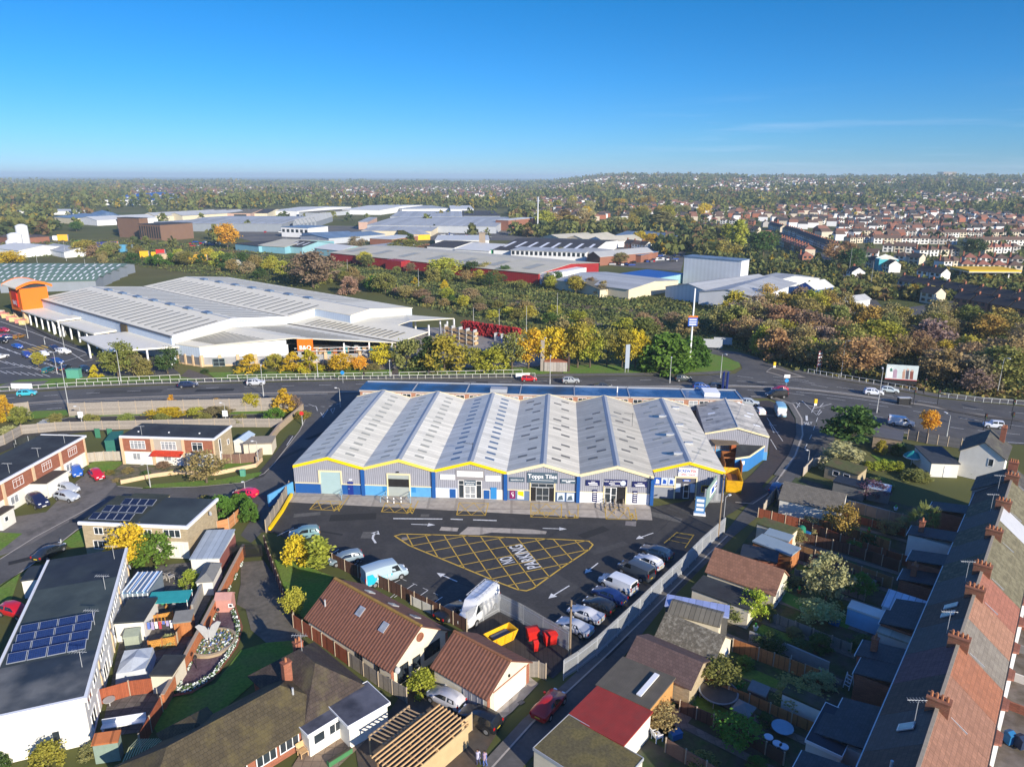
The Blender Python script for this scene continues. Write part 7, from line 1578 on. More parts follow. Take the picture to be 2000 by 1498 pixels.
 if i in(2,6):
  for x in((2.6,)if i==2 else(1.5,3.4)):
   kk=Vector((0,HW,3.0));c_=Vector((x,HW*.45,8.2-3.0*.45+.3));d2=Vector((0,1,-k)).normalized();q=MB().beam(c_-d2*.7,c_+d2*.7,.95,.1,up=(0,k,1)).build('skylight',SFR,t);n2=Vector((0,k,1)).normalized()*.06;s2=Vector((.38,0,0));MB().add([tuple(c_+n2-s2-d2*.58),tuple(c_+n2+s2-d2*.58),tuple(c_+n2+s2+d2*.58),tuple(c_+n2-s2+d2*.58)],[(0,1,2,3)]).build('pane',GLASSB,q)
 if i==1:MB().tube((2.6,1.7,6.6),(2.6,1.7,7.7),.12).build('flue',GALV,t)
for t_,lb in((5.5,'white aerial on the brown roofed terraced house'),(21,'tall aerial by the chimney above the orange roof'),(33,'aerial beside the rusty red roofed house'),(55,'tall aerial by the pale roofed terraced house'),(63,'aerial near the white gabled end house')):aerial(lb,tw(t_,1.2),7.6,2.4)
fe=rect((1877,876),(1930,886),(1885,838),5.0);t=block('end_house','white gabled house with dark mossy roof at the top of the terrace','house',(fe[0],R(51.1)-R(90),6.5,8.0),4.7,'gable',2.2,'y',wall=RENDERW,roof=TILEG,o=.3);win(t,'f',4.2,5.0,2.9,4.3,1);chimney(t,5.2,6.5,6.8,.8,.8,1.4,3)
t=block('terraced_house','grey rendered end terrace wall with chimney beside the white gabled house','house',(tw(67,4.4),TA,6,-8.2),5.4,'gable',2.7,'x',wall=mat('grey_wall',(.38,.37,.37),.9,.08,1),roof=TILEG,o=.2);chimney(t,1.0,t['_W']/2,7.8,.9,1.2,1.5,4)
t=block('rear_wing','low white wing with blue roof and white door behind the gabled house','extension',rect((1820,904),(1874,906),(1874,880),2.6),2.5,'mono',.6,wall=RENDERW,roof=SLATEN,o=.15);door(t,'f',2.2,3.1,2.1)
MOSSG=mat('gravel_moss_roof',(.12,.10,.05),.95,.3,5,col2=(.16,.13,.05),stain_scale=.6)
def rf(a_,b_,c_,z):return rect(a_,b_,c_,z)
t=block('garage','flat garage with gravel and moss roof, nearest beside the lane','garage',rf((1043,1462),(1111,1398),(1256,1481),2.6),2.5,'flat',wall=RENDERC,roof=MOSSG,o=.05,fascia=mat('grey_coping'))
t=block('garage','garage with bright red corrugated mono roof','garage',rf((1111,1398),(1168,1341.5),(1268,1398),2.6),2.5,'mono',.25,wall=RENDERW,roof=mat('red_sheet_roof',(.36,.045,.035),.75,.14,1,pat='corr',per=.18,axis='x',dark=.75,stain=.5,stain_col=(.22,.05,.04),stain_scale=.5),o=.15)
for k in range(3):win(t,'b' if False else 'l',.7+k*1.3,1.6+k*1.3,1.0,2.2,1)
t=block('garage','garage with grey brown asbestos roof between red sheet and brown tiles','garage',rf((1166.6,1337),(1217.4,1284.7),(1307,1340),2.6),2.5,'mono',.35,wall=mat('osb_board',(.5,.26,.09),.85,.15,3),roof=mat('asbestos_brown',(.15,.13,.10),.9,.15,1,pat='corr',per=.17,axis='x',dark=.7,stain=.4,stain_col=(.10,.09,.06)),o=.15)
MB().beam((.6,t['_W']-1.5,3.05),(4.4,t['_W']-1.5,3.05),.5,.12).build('roof_ladder',SIGNW,t)
t=block('garage','garage with purple brown tiled gable roof above the trampoline','garage',rf((1225,1288),(1347.5,1341.5),(1392,1291),2.5),2.45,'gable',1.25,'x',wall=BRICKB,roof=rt('tile_purple',(.13,.085,.075)),o=.25)
t=block('garage','stone tiled garage with pale speckled roof','garage',rf((1283,1241),(1394,1289),(1432,1249),2.5),2.45,'gable',1.6,'x',wall=RENDERC,roof=rt('tile_speckled',(.15,.13,.095),stain=.8,stain_col=(.34,.31,.24),stain_scale=1.6),o=.2);win(t,'r',1.6,2.4,1.0,2.0,1);door(t,'r',2.8,3.6,2.0)
t=block('garage','small store with ribbed arched roof and cream wall','store',rf((1306,1196),(1404,1222),(1420,1192),2.3),2.2,'gable',.5,'x',wall=RENDERC,roof=mat('ribbed_roof',(.17,.155,.12),.9,.12,1,pat='rows',per=.55,axis='x',dark=.5),o=.15)
t=block('car_port','blue translucent sheet roofed car port behind the ribbed roof','car port',rf((1300,1183),(1422,1206),(1428,1186),2.4),2.35,'flat',wall=mat('port_dark',(.1,.1,.1),.9,.1,1),roof=mat('blue_sheet',(.32,.38,.62),.35,.12,.8,pat='rows',per=.8,axis='x',dark=.8),o=.1)
t=block('garage','wide black tar flat roof behind the small lit tree','garage',rf((1352,1150),(1462,1190),(1373,1125),2.6),2.5,'flat',wall=RENDERC,roof=FELT,o=.12)
t=block('garage','cream garage with orange brown tiled roof and glazed end','garage',rf((1382,1114),(1512,1159),(1542,1125),2.5),2.45,'gable',2.0,'x',wall=RENDERC,roof=rt('tile_garage',(.27,.135,.085)),o=.25);win(t,'r',.8,2.0,.1,2.2,2);win(t,'r',2.4,3.6,.1,2.2,2)
t=block('garage','brick store with navy felt flat roof','store',rf((1447,1085),(1517,1099),(1530,1079),2.5),2.4,'flat',wall=BRICK,roof=mat('navy_felt',(.025,.032,.045),.6,.1,1),o=.1)
t=block('garage','store with pale blue grey flat roof, nearer of two','store',rf((1471,1057),(1545,1085),(1557,1069),2.6),2.5,'flat',wall=WOODO,roof=mat('blue_grey_roof',(.26,.33,.38),.5,.06,1),o=.1)
t=block('garage','store with pale blue grey flat roof, farther of two','store',rf((1494,1042),(1540,1056),(1552,1046),2.6),2.4,'flat',wall=WOODO,roof=mat('blue_grey_roof'),o=.1)
t=block('garage','store with green mossy flat roof beside the red fence','store',rf((1479,1022),(1545,1044),(1556,1032),2.5),2.4,'flat',wall=RENDERC,roof=mat('moss_flat',(.10,.11,.04),.95,.2,2,col2=(.13,.10,.05),stain_scale=.6),o=.08)
t=block('garage','white walled garage with grey tiled roof on the lane','garage',rf((1523,974),(1642,1000),(1672,970),2.5),2.5,'gable',1.5,'x',wall=RENDERW,roof=rt('tile_greybrown',(.16,.145,.12)),o=.2)
t=block('garden_shed','long summer house with mossy felt roof and two windows','shed',rf((1612,908),(1676,927),(1684,914),2.3),2.2,'mono',.4,wall=mat('summer_boards',(.38,.31,.2),.85,.1,2),roof=mat('moss_flat'),o=.12);win(t,'f',1.4,2.5,.9,1.8,1);win(t,'f',3.2,4.3,.9,1.8,1)
t=block('garden_shed','long shed with dark blue felt roof in shade','shed',rf((1628,940),(1688,955),(1700,944),2.2),2.1,'flat',wall=mat('shed_grey'),roof=mat('navy_felt'),o=.1)
t=block('garden_shed','pale blue tarpaulin roofed store in shade','store',rf((1694,951),(1738,960),(1742,949),2.2),2.1,'flat',wall=mat('shed_grey'),roof=mat('pale_tarp',(.4,.5,.65),.5,.08,1),o=.1)
t=block('garden_shed','grey flat roofed brick shed beside the dark pine','shed',rf((1706,852),(1761,861),(1771,848),2.5),2.5,'mono',.3,wall=mat('shed_brick',(.32,.25,.18),.9,.1,2,pat='brick',per=.5,squash=.33,dark=.8),roof=mat('grey_felt',(.11,.11,.12),.8,.1,1),o=.15)
t=block('garden_store','bright blue and white painted store against the terrace yards','store',(tw(28.5,11.5),TA-R(90),5.5,1.8),2.1,'flat',wall=mat('sky_blue_boards',(.25,.5,.72),.7,.06,1.5),roof=RENDERW,o=.05)
t=block('garden_store','white painted store in the shaded yard','store',(tw(9.5,12.5),TA-R(90),3.6,1.6),2.0,'flat',wall=RENDERW,roof=EARTH,o=.05)
t=block('garden_store','tall white rendered annex with black roof in the bottom yard','annex',rf((1575,1446),(1643,1478),(1628,1381),3.0),2.9,'flat',wall=RENDERW,roof=mat('navy_felt'),o=.08,fascia=WFRAME)
t=block('conservatory','striped polycarbonate lean to behind the rusty red roofed house','conservatory',(tw(31,8.4),TA-R(90),4.2,3.2),2.4,'mono',.5,wall=WFRAME,roof=mat('poly_stripe',(.5,.58,.66),.3,.1,1,pat='rows',per=.7,axis='x',dark=.6),o=.1)
t=block('conservatory','pale boarded flat roof behind the two skylight house','extension',(tw(25,7.6),TA-R(90),3.6,2.8),2.5,'flat',wall=RENDERW,roof=mat('board_pale',(.42,.38,.3),.8,.08,1,pat='rows',per=1.2,axis='x',dark=.85),o=.08)
FM=[WOODG,mat('fence_brown'),WOODB,WOODO,mat('redwood'),mat('grey_render'),WOODG,mat('fence_brown')]
FN=['grey','brown','dark brown','orange','red brown','grey','grey','brown']
dsc=['at the bottom edge','below the white annex','beside the blue roundabout mat','above the trampoline','beside the long lit lawn','beside the pale garden wall','through the mid gardens','beside the lit shrub','below the blue white store','behind the mossy flat roof','in the palm garden','beside the purple tree','by the long felt shed','below the conifer row']
for i,b_ in enumerate(bounds[:-1]):
 if i in(0,4,7):continue
 n1=(22.5 if i<6 else 24)-(i*3.7)%5;n0=8.6+(i*2.3)%3.2
 pts=[tw(b_+rng.uniform(-.7,.7),n0),tw(b_+rng.uniform(-.7,.7),(n0+n1)/2),tw(b_+rng.uniform(-.7,.7),n1)]
 k=i%8
 if k==5:wallrun('garden_wall',f'{FN[k]} boundary wall {dsc[i]}',pts,1.4,FM[k],.2)
 else:fence('timber_fence',f'{FN[k]} garden fence {dsc[i]}',pts,1.15+(i*.37)%.55,FM[k],None,2.0)
fence('timber_fence','orange and grey garden fence lit along the lower middle garden',PP((1430,1272),(1480,1290),(1540,1312),(1600,1335)),1.6,WOODO,None,2.0)
fence('timber_fence','long red stained fence below the mossy flat roof',PP((1480,1010),(1560,1030),(1640,1062),(1720,1090),(1800,1115)),1.5,mat('redwood'),None,2.2)
fence('timber_fence','mixed panel fence in the palm garden',PP((1668,1000),(1710,1012),(1760,1024),(1820,1042)),1.7,mat('fence_mixed',(.3,.22,.16),.9,.3,.5,pat='plank',per=.9,dark=.8),None,1.9)
fence('timber_fence','long orange brown fence running from the blue grey stores',PP((1560,1085),(1620,1105),(1680,1128),(1740,1150)),1.6,mat('fence_tan',(.34,.19,.08),.85,.12,3,pat='plank',per=.18,dark=.65),None,2.0)
fence('timber_fence','zigzag pale panel fence at the lane end of the white garage',PP((1490,1004),(1502,985),(1515,970),(1520,985)),1.7,mat('fence_pale'),None,1.4)
fence('timber_fence','pale curved fence by the summer house on the lane',PP((1568,930),(1585,912),(1612,908)),1.6,mat('fence_pale'),None,1.6)
fence('timber_fence','dark board fence round the parasol garden',PP((1772,858),(1810,866),(1850,872),(1876,876)),2.0,mat('fence_dark',(.12,.12,.13),.9,.1,3,pat='rows',per=.25,axis='z',dark=.6),None,2.2)
DLAWN=mat('shade_painted_lawn',(.055,.10,.022),.95,.3,2.0,col2=(.085,.085,.04),stain_scale=.4);SLABP=mat('slab_path',(.2,.175,.145),.9,.15,2,pat='slab',per=.7,squash=1.0,dark=.7,stain=.3,stain_col=(.1,.09,.07))  # DLAWN: lawn colour darkened to carry the back gardens' shade
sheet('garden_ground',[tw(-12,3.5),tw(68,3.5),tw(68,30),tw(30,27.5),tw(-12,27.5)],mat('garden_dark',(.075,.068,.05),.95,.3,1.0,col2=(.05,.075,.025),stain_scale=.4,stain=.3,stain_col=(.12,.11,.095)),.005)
for i in range(1,13):
 a_,b_=bounds[i]+.5,bounds[i+1]-.5;n0,n1=11+(i*7)%4,18+(i*5)%6
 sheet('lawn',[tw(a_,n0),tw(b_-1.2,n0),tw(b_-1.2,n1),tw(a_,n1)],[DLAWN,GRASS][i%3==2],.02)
 sheet('garden_path',[tw(b_-1.0,9),tw(b_-.1,9),tw(b_-.1,23),tw(b_-1.0,23)],SLABP,.025)
sheet('lawn',PP((1428,1300),(1480,1310),(1560,1345),(1570,1362),(1500,1340),(1425,1315)),GRASS,.03);sheet('lawn',PP((1522,1150),(1600,1185),(1668,1210),(1655,1228),(1580,1200),(1528,1175)),mat('fake_grass',(.07,.21,.04),.9,.15,2),.035)
sheet('lawn',PP((1700,888),(1752,900),(1760,912),(1722,905)),GRASS,.03);sheet('patio',PP((1270,1400),(1320,1372),(1360,1390),(1330,1430),(1290,1440)),SLABP,.02)
sheet('front_garden',[tw(-12,-3.6),tw(68,-3.6),tw(68,-9.5),tw(-12,-9.5)],mat('front_ground',(.12,.10,.075),.95,.25,1.2,col2=(.17,.15,.13),stain_scale=.5),.006)
sheet('street',[tw(-14,-11.5),tw(75,-11.5),tw(75,-19),tw(-14,-19)],ASPH,.004);sheet('pavement',[tw(-14,-9.6),tw(75,-9.6),tw(75,-11.5),tw(-14,-11.5)],PAVE,.05)
for i in range(0,14):wallrun('front_wall','x',[tw(bounds[i],-4.6),tw(bounds[i],-9.3)],.9,[BRICK,RENDERW,mat('grey_render')][i%3],.2);reg(COL.objects[-1]if False else bpy.data.objects[[o.name for o in bpy.data.objects if o.get('label')=='x' and o.name.startswith('front_wall')][-1]],['brick','white','grey'][i%3]+' dividing wall','between the front gardens of the terrace')
p=P(1402,1362);t=thing('trampoline','round black trampoline in the shaded garden','trampoline',(p.x,p.y,0));b=MB();b.lathe([(1.75,.7),(1.85,.75),(1.75,.8),(.02,.76)],24);b.build('mat',mat('trampoline_mat',(.1,.085,.07),.8,.15,1.5),t);b=MB();b.lathe([(1.78,.72),(1.95,.74),(1.95,.84),(1.78,.82)],24);b.build('rim',mat('trampoline_rim',(.25,.27,.28),.5,.1,2),t)
for k in range(6):MB().tube((1.8*math.cos(k*1.047),1.8*math.sin(k*1.047),0),(1.8*math.cos(k*1.047),1.8*math.sin(k*1.047),.72),.04,n=6).build('leg',GALV,t)
lounger('white plastic chair beside the red roofed garage',1283,1445,SIGNW,2.0,s=1.3)
t=thing('parasol','closed turquoise parasol with white fringe in the shaded garden','parasol',P(1779,908));MB().tube((0,0,0),(0,0,2.4),.04,n=6).build('pole',SIGNW,t);b=MB();b.lathe([(1.5,1.75),(.9,2.3),(.05,2.8)],9);b.build('canopy',mat('parasol_teal',(.02,.28,.27),.7,.06,2),t);b=MB();b.lathe([(1.52,1.55),(1.5,1.75)],9);b.build('fringe',SIGNW,t)
t=thing('water_tank','green plastic water butt by the red fence','water butt',P(1564,1048));b=MB();b.lathe([(.55,0),(.6,.8),(.55,1.5),(.3,1.75),(.02,1.8)],14);b.build('tank',mat('butt_green',(.02,.2,.12),.6,.05,2),t,smooth=True);MB().tube((0,-.6,.3),(0,-.75,.3),.05).build('tap',BLACKM,t)
for i,(u,v,c,nm)in enumerate(((1500,1447,'chair_white','white'),(1517,1460,'chair_white','white'),(1530,1466,'chair_white','white'))):
 p=P(u,v);t=thing('patio_stool','x','stool',(p.x,p.y,.03));MB().tube((0,0,.42),(0,0,.5),.42,n=14).build('seat',mat('stool_white',(.6,.7,.8),.6,.05,2),t)
 for k in range(3):MB().tube((.25*math.cos(k*2.1),.25*math.sin(k*2.1),0),(.25*math.cos(k*2.1),.25*math.sin(k*2.1),.42),.03,n=5).build('leg',GALV,t)
 reg(t,'round white stool','in the dark bottom garden')
t=thing('paddling_mat','round pale blue patio table in the dark bottom garden','table',P(1527,1430));MB().tube((0,0,.6),(0,0,.66),1.0,n=20).build('top',mat('table_blue',(.25,.4,.5),.6,.08,2),t);MB().tube((0,0,0),(0,0,.6),.08).build('leg',BLACKM,t)
t=block('garden_shed','small grey tent roofed shed beside the trampoline','shed',rf((1430,1378),(1462,1394),(1485,1380),1.8),1.4,'hip',.5,wall=WOODB,roof=mat('shed_grey'),o=.08);t=block('garden_shed','low grey roofed rabbit hutch above the trampoline','hutch',rf((1462,1344),(1495,1358),(1503,1346),1.6),1.4,'mono',.3,wall=WOODB,roof=mat('shed_grey'),o=.08)
for i,(u,v)in enumerate(((1440,1342),(1447,1341))):
 p=P(u,v);t=thing('water_can','x','bin',(p.x,p.y,.02));b=MB();b.lathe([(.2,0),(.24,.5),(.15,.6)],9);b.build('body',mat('can_green',(.05,.4,.05),.6,.05,2),t);MB().tube((.2,0,.2),(.4,0,.55),.04).build('spout',mat('can_green'),t);reg(t,'bright green watering can','by the trampoline hedge')
t=thing('ladder','white step ladder frame in the shaded yard','ladder',P(1652,1345),.6);b=MB()
for y in(-.3,.3):b.beam((0,y,0),(.4,y,1.7),.06,.06);b.beam((.9,y,0),(.4,y,1.7),.06,.06)
for k in range(4):b.beam((.09+k*.09,-.3,.4+k*.35),(.09+k*.09,.3,.4+k*.35),.08,.04)
b.build('frame',SIGNW,t)
wheelie((1968,1453),'blue lidded bin in the front garden',.7,.7,1.1,mat('bin_blue',(.02,.15,.35),.5,.05,2));wheelie((1990,1462),'dark blue bin in the front garden',.7,.8,1.1,mat('bin_navy',(.02,.035,.08),.5,.05,2))
for i in range(14):
 tt=bounds[1+i%13]+1.2+(i*1.7)%3;n_=10+(i*5.3)%12;p=tw(tt,n_);cm=[SIGNW,mat('bin_blue'),mat('terracotta'),mat('shed_grey')][i%4];t=thing('storage_box' if i%2 else 'plant_pot','x','box' if i%2 else 'pot',p,rng.random()*3)
 if i%2:box(-.55,-.35,0,.55,.35,.6).build('body',cm,t);box(-.58,-.38,.6,.58,.38,.68).build('lid',cm,t)
 else:b=MB();b.lathe([(.2,0),(.32,.5),(.28,.5),(.02,.45)],9);b.build('body',cm,t);box(-.1,-.1,.45,.1,.1,.9).build('stem',mat('can_green'),t)
 reg(t,['white','blue','clay','grey'][i%4]+(' storage box' if i%2 else ' plant pot'),'in the terrace back gardens')
 # industrial estate beyond the wood
def C(m):return mat('paint_'+str(m).strip('()').replace(', ','_').replace('.',''),m,.7,.06,.3)
MR=mat('moss_sheet',(.17,.15,.11),.9,.15,.15,stain=.4,stain_col=(.1,.09,.05),stain_scale=.04)
RO=dict(grey=mat('far_roof_grey',(.42,.43,.43),.6,.06,.15,pat='rows',per=5,axis='x',dark=.88,stain=.3,stain_col=(.3,.3,.29),stain_scale=.04),white=mat('far_roof_white',(.62,.62,.59),.6,.05,.2),cream=mat('far_roof_cream',(.54,.50,.40),.7,.1,.15,stain=.3,stain_col=(.4,.4,.22),stain_scale=.05),dark=mat('far_roof_dark',(.055,.05,.05),.8,.1,.2),moss=MR,blue=mat('far_roof_blue',(.16,.23,.32),.5,.08,.2,pat='rows',per=4,axis='x',dark=.8),brown=mat('far_roof_brown',(.13,.085,.065),.85,.1,.3),bright=mat('far_roof_bright',(.02,.10,.36),.5,.05,.3),green=mat('far_roof_green',(.13,.20,.155),.6,.1,.1))
WC=dict(ruin=C((.19,.115,.08)),red=mat('wall_deep_red',(.33,.025,.028),.6,.08,.2,pat='corr',per=1.2,dark=.8),white=C((.72,.73,.74)),blue=C((.2,.42,.5)),teal=C((.25,.45,.5)),brick=C((.26,.115,.075)),pink=C((.5,.34,.27)),grey=C((.40,.43,.47)),cream=C((.62,.55,.4)),dark=C((.09,.085,.085)),silver=mat('silver_clad',(.68,.70,.71),.5,.05,.2,pat='corr',per=2,dark=.9),cobalt=C((.015,.10,.42)),steel=C((.24,.27,.31)),yellow=C((.75,.45,.02)))
def shed(lb,a,b_,c,z,kind,rise,axis,w_,r_,cat='warehouse',name='warehouse',wins=None,lights=0):
 z*=.88;t=block(name,lb,cat,rect(a,b_,c,z),z,kind,rise,axis,WC[w_],RO[r_],.4);L,W=t['_L'],t['_W']
 if wins:
  n,z0,z1=wins
  for i in range(n):
   x0=L*(i+.2)/n;o=MB().add([(x0,-.08,z0),(x0+L*.6/n,-.08,z0),(x0+L*.6/n,-.08,z1),(x0,-.08,z1)],[(0,1,2,3)]).build('window',GLASS,t)
 for i in range(lights):
  x0=L*(i+.3)/lights;k=rise/(W/2)if kind=='gable' else 0;y0,y1=W*.12,W*.36;e=.25
  MB().add([(x0,y0,z+y0*k+e),(x0+L*.25/lights,y0,z+y0*k+e),(x0+L*.25/lights,y1,z+y1*k+e),(x0,y1,z+y1*k+e)],[(0,1,2,3)]).build('rooflight',[SKYL,SIGNW][r_ in('green','dark')],t)
 return t
t=shed('long deep red walled warehouse with cream roof',(645,494),(1052,535),(1158,513),6,'gable',2.2,'x','red','cream',lights=7)
L,W=t['_L'],t['_W'];box(L*.36,-7,0,L*.44,-.05,5.6).build('projecting_bay',WC['red'],t);box(L,1,0,L+6,W*.6,5.4).build('white_porch',WC['white'],t)
for args in(('tall white cube warehouse beside the poplars',(1337,501),(1448.5,510),(1464.7,507),15,'flat',0,'x','silver','blue'),('grey gabled shed in front of the white cube, left',(1300,553+7),(1392,574),(1408,538),5.5,'gable',2.6,'y','silver','grey'),('long grey gabled shed in front of the white cube, right',(1478,582),(1557,553.6),(1432,551),6,'gable',2.0,'x','white','grey'),('grey gabled shed just right of the white cube',(1465,546),(1500,552),(1530,533),6,'gable',2.0,'x','white','grey'),('cobalt blue gabled shed behind the wood',(1553,561),(1592,566),(1606,557),6,'gable',2.5,'y','cobalt','white'),('low pale corrugated roof seen through the trees on the right',(1645,592),(1700,584),(1760,568),4,'gable',1.5,'x','white','grey'),('brick and glass works with grey roof behind the red warehouse',(1228,566),(1325,548),(1270,519),5,'gable',1.6,'y','cream','grey'),('low mossy double shed beside the red warehouse end',(1105,551),(1172,566),(1226,549),4,'gable',1.6,'y','cream','moss'),('blue roofed showroom with green red sign band',(1275,545),(1335,535),(1300,522),5,'flat',0,'x','teal','bright'),('long dark roofed works with white north lights',(964,488),(1152,495),(1090,466),6,'gable',3,'x','white','dark','warehouse','warehouse',None,8),('white two storey office with a long row of windows',(998,489),(1144,494),(1140,484),7,'flat',0,'x','white','grey','office','office_building',(16,3.6,5.8)),('brick works with pale sawtooth gables at the end of the office',(1147,499),(1172,502),(1205,485),6,'gable',2.5,'y','brick','grey'),('brick sawtooth annex beside the sawtooth works',(1180,498),(1210,494),(1205,484),6,'gable',2.5,'y','brick','grey'),('low brick hall with flat grey roof before the car lot',(1208,496),(1252,499),(1254,490),5,'flat',0,'x','brick','blue'),('cream roofed triple shed, left gable',(1054,464),(1100,469),(1105,458),5,'gable',3,'y','cream','cream'),('cream roofed triple shed, middle gable',(1101,467),(1145,470),(1148,459),5,'gable',3,'y','cream','cream'),('cream roofed triple shed, right gable',(1146,469),(1182,473),(1184,461),5,'gable',3,'y','white','cream'),('long blue roofed brick shed beyond the cream gables',(1200,461),(1330,465),(1320,453),5,'flat',0,'x','brick','blue'),('huge grey roofed factory in the middle distance',(717,440),(968,443),(950,424),7,'gable',2,'x','grey','grey'),('lower grey roofed front of the huge factory',(706,451),(842,452),(838,441),5,'mono',1.5,'x','cream','grey'),('long grey shed with white middle behind the huge factory',(762,424),(903,424),(902,413),8,'flat',0,'x','grey','grey'),('dark roofed hall behind the factory, right end',(905,422),(977,422),(976,412),8,'flat',0,'x','steel','dark'),('red brick cube tower at the right end of the factory',(968,430),(993,431),(993,424),11,'flat',0,'x','brick','white'),('small red brick cube at the left end of the factory',(700,434),(718,434),(726,425),8,'flat',0,'x','pink','grey'),('yellow and white works with grey gable roof',(806,459),(840,458),(836,449),5,'gable',2,'x','yellow','grey'),('long white low store behind the dark roofed depot',(850,470),(955,470),(960,460),5,'flat',0,'x','white','white'),('dark roofed white depot with parked vans',(834,481),(888,484),(897,471),6,'gable',2,'x','white','dark'),('white gabled depot hall beside the stone chimney',(888,487),(955,491),(958,476),5,'gable',2.5,'x','white','white'),('long blue roofed shed at the left of the factory',(621,464),(700,461),(690,452),5,'gable',2,'x','white','blue'),('blue roofed shed with brick end at the foot of the factory',(642,466),(752,458),(745,450),5,'gable',1.5,'x','grey','blue'),('pale flat shop with red brick back near the factory foot',(722,466),(765,468),(768,459),5,'flat',0,'x','brick','white'),('low white canteen building with windows by the trees',(712,481),(755,484),(757,474),4,'flat',0,'x','white','grey','office','office_building',(8,1.2,2.6)),('pale blue walled shed with flat dark roof',(459,476),(505,481),(520,466),5,'flat',0,'x','blue','dark'),('beige roofed pale blue shed',(502,480),(556,483),(568,467),5,'gable',2.5,'x','blue','cream'),('dark roofed turquoise gabled shed',(556,481),(590,483),(621,474),5,'gable',2.5,'x','teal','dark','warehouse','warehouse',None,3),('grey roofed turquoise shed next to the red warehouse',(614,485),(664,490),(688,481),5,'gable',2,'x','teal','white'),('very long grey shed with a steel blue wall',(340,437),(550,438),(590,423),8,'gable',2,'x','steel','grey','warehouse','warehouse',None,12),('long shed extension running left behind the brown ruin',(300,434),(340,436),(345,423),8,'flat',0,'x','steel','grey'),('white and blue car showroom office with balcony',(549,444),(602,446),(606,441),9,'flat',0,'x','white','blue','office','office_building',(6,4,6.5)),('mossy roofed pink brick mill range',(367,417),(489,417),(486,409),7,'gable',2.5,'x','pink','moss','mill','mill_building',(3,2,5)),('dark gabled end of the mill range',(489,417),(522,417),(529,410),6,'gable',3,'x','cream','dark'),('white shed with pale roof behind the sawtooth',(527,412),(580,413),(599,403),7,'gable',2,'x','white','white'),('low grey store right of the white shed',(584,415),(625,416),(635,407),6,'flat',0,'x','grey','moss'),('white roofed depot in the far middle',(668,410),(742,411),(746,400),7,'gable',2,'x','white','white'),('long pale low shed before the dark conifers',(785,409),(880,408),(925,401),6,'flat',0,'x','white','grey'),('white slotted depot before the dark conifers',(880,409),(925,409),(925,402),8,'flat',0,'x','white','white'),('white school with cobalt roof far on the left',(180,391),(297,391),(300,385),10,'flat',0,'x','white','bright','school','school_building',(12,3,7)),('cobalt domed hall of the far school',(224,385),(266,385),(266,379),12,'hip',4,'x','white','bright','school','school_building'),('long low white roof beyond the left wood',(14,413),(133,413),(140,409),5,'flat',0,'x','white','white'),('white gabled shed with solar roof on the left',(106,424),(150,427),(158,416),7,'gable',2.5,'x','cream','blue'),('pale gabled warehouse front next to the solar shed',(150,428),(189,431),(192,418),6,'gable',3,'y','white','white'),('salmon and white office with grey hipped roof',(190,423),(234,422),(232,415),9,'hip',3,'x','pink','blue','office','office_building',(6,4,7)),('white ribbon windowed works behind the brown ruin',(234,425),(272,425),(272,419),6,'flat',0,'x','white','white','works','works_building',(9,3,5)),('triple gabled cream shed, left',(277,421),(302,422),(305,411),7,'gable',3,'y','cream','grey'),('triple gabled cream shed, middle',(303,421),(327,422),(330,411),7,'gable',3,'y','cream','grey'),('triple gabled cream shed, right',(328,421),(356,422),(358,411),7,'gable',3,'y','cream','grey'),('brown brick derelict factory, left wing',(229,434),(272,433),(276,428),12,'flat',0,'x','ruin','dark','factory','derelict_factory',(9,2,9)),('brown brick derelict factory, tall main wing',(270,438),(312,440),(335,434),14,'flat',0,'x','ruin','dark','factory','derelict_factory',(9,2,11)),('grey works shed beside the white silos',(75,484),(125,493),(136,480),4,'gable',2,'x','white','grey'),('white works hall at the far left edge',(-20,484),(36,490),(60,476),5,'gable',2,'x','white','white'),('rusty brick yard building at the far left edge',(-10,462),(38,466),(42,458),5,'flat',0,'x','brick','brown')):shed(*args)
for i in range(5):
 x0,x1=8-i*5,232-i*3;shed('green roofed retail shed with rows of white rooflights, '+['nearest','second','third','fourth','farthest'][i]+' ridge',(x0-10,553-i*7.5),(200+i*12-14,548-i*6.2),(x0+30-10,546-i*7.5),5,'gable',1.2,'x','steel','green','retail shed','retail_shed',None,16)
shed('brick stub tower on the derelict factory',(271,427),(288,426),(290,422),18,'flat',0,'x','ruin','dark','tower','stair_tower')
for i in range(6):shed('grey sawtooth roof bay, '+ordinal(i+1)+' from the left',(572+i*7.5,438-i*1.2),(580+i*7.5,438-i*1.2),(586+i*6,425-i*.6),7,'gable',4,'y','steel','grey','warehouse','sawtooth_bay')
for i,(u,v,r,h)in enumerate(((33,487,4.5,10),(48,480,4,14),(25,492,3.2,7))):
 p=P(u,v);t=thing('silo',['wide white silo at the left works','tall white silo at the left works','short white silo at the left works'][i],'silo',(p.x,p.y,0));b=MB();b.lathe([(r,0),(r,h),(r*.5,h+1.2),(.02,h+1.4)],16);b.build('tank',WC['white'],t,smooth=True);MB().tube((r+.2,0,0),(r+.2,0,h),.2).build('ladder',GALV,t)
p=P(1050,454);t=thing('phone_mast','slim white telephone mast before the golden wood','mast',(p.x,p.y,0));MB().tube((0,0,0),(0,0,27),.6,.45).build('pole',WC['white'],t);MB().tube((0,0,27),(0,0,32),.9,.9).build('antennas',WC['grey'],t)
p=P(942,494);t=thing('chimney_stack','square stone chimney at the white depot hall','chimney',(p.x,p.y,0));box(-2,-2,0,2,2,13).build('stack',C((.3,.24,.18)),t);box(-2.3,-2.3,13,2.3,2.3,13.6).build('cap',C((.3,.24,.18)),t)
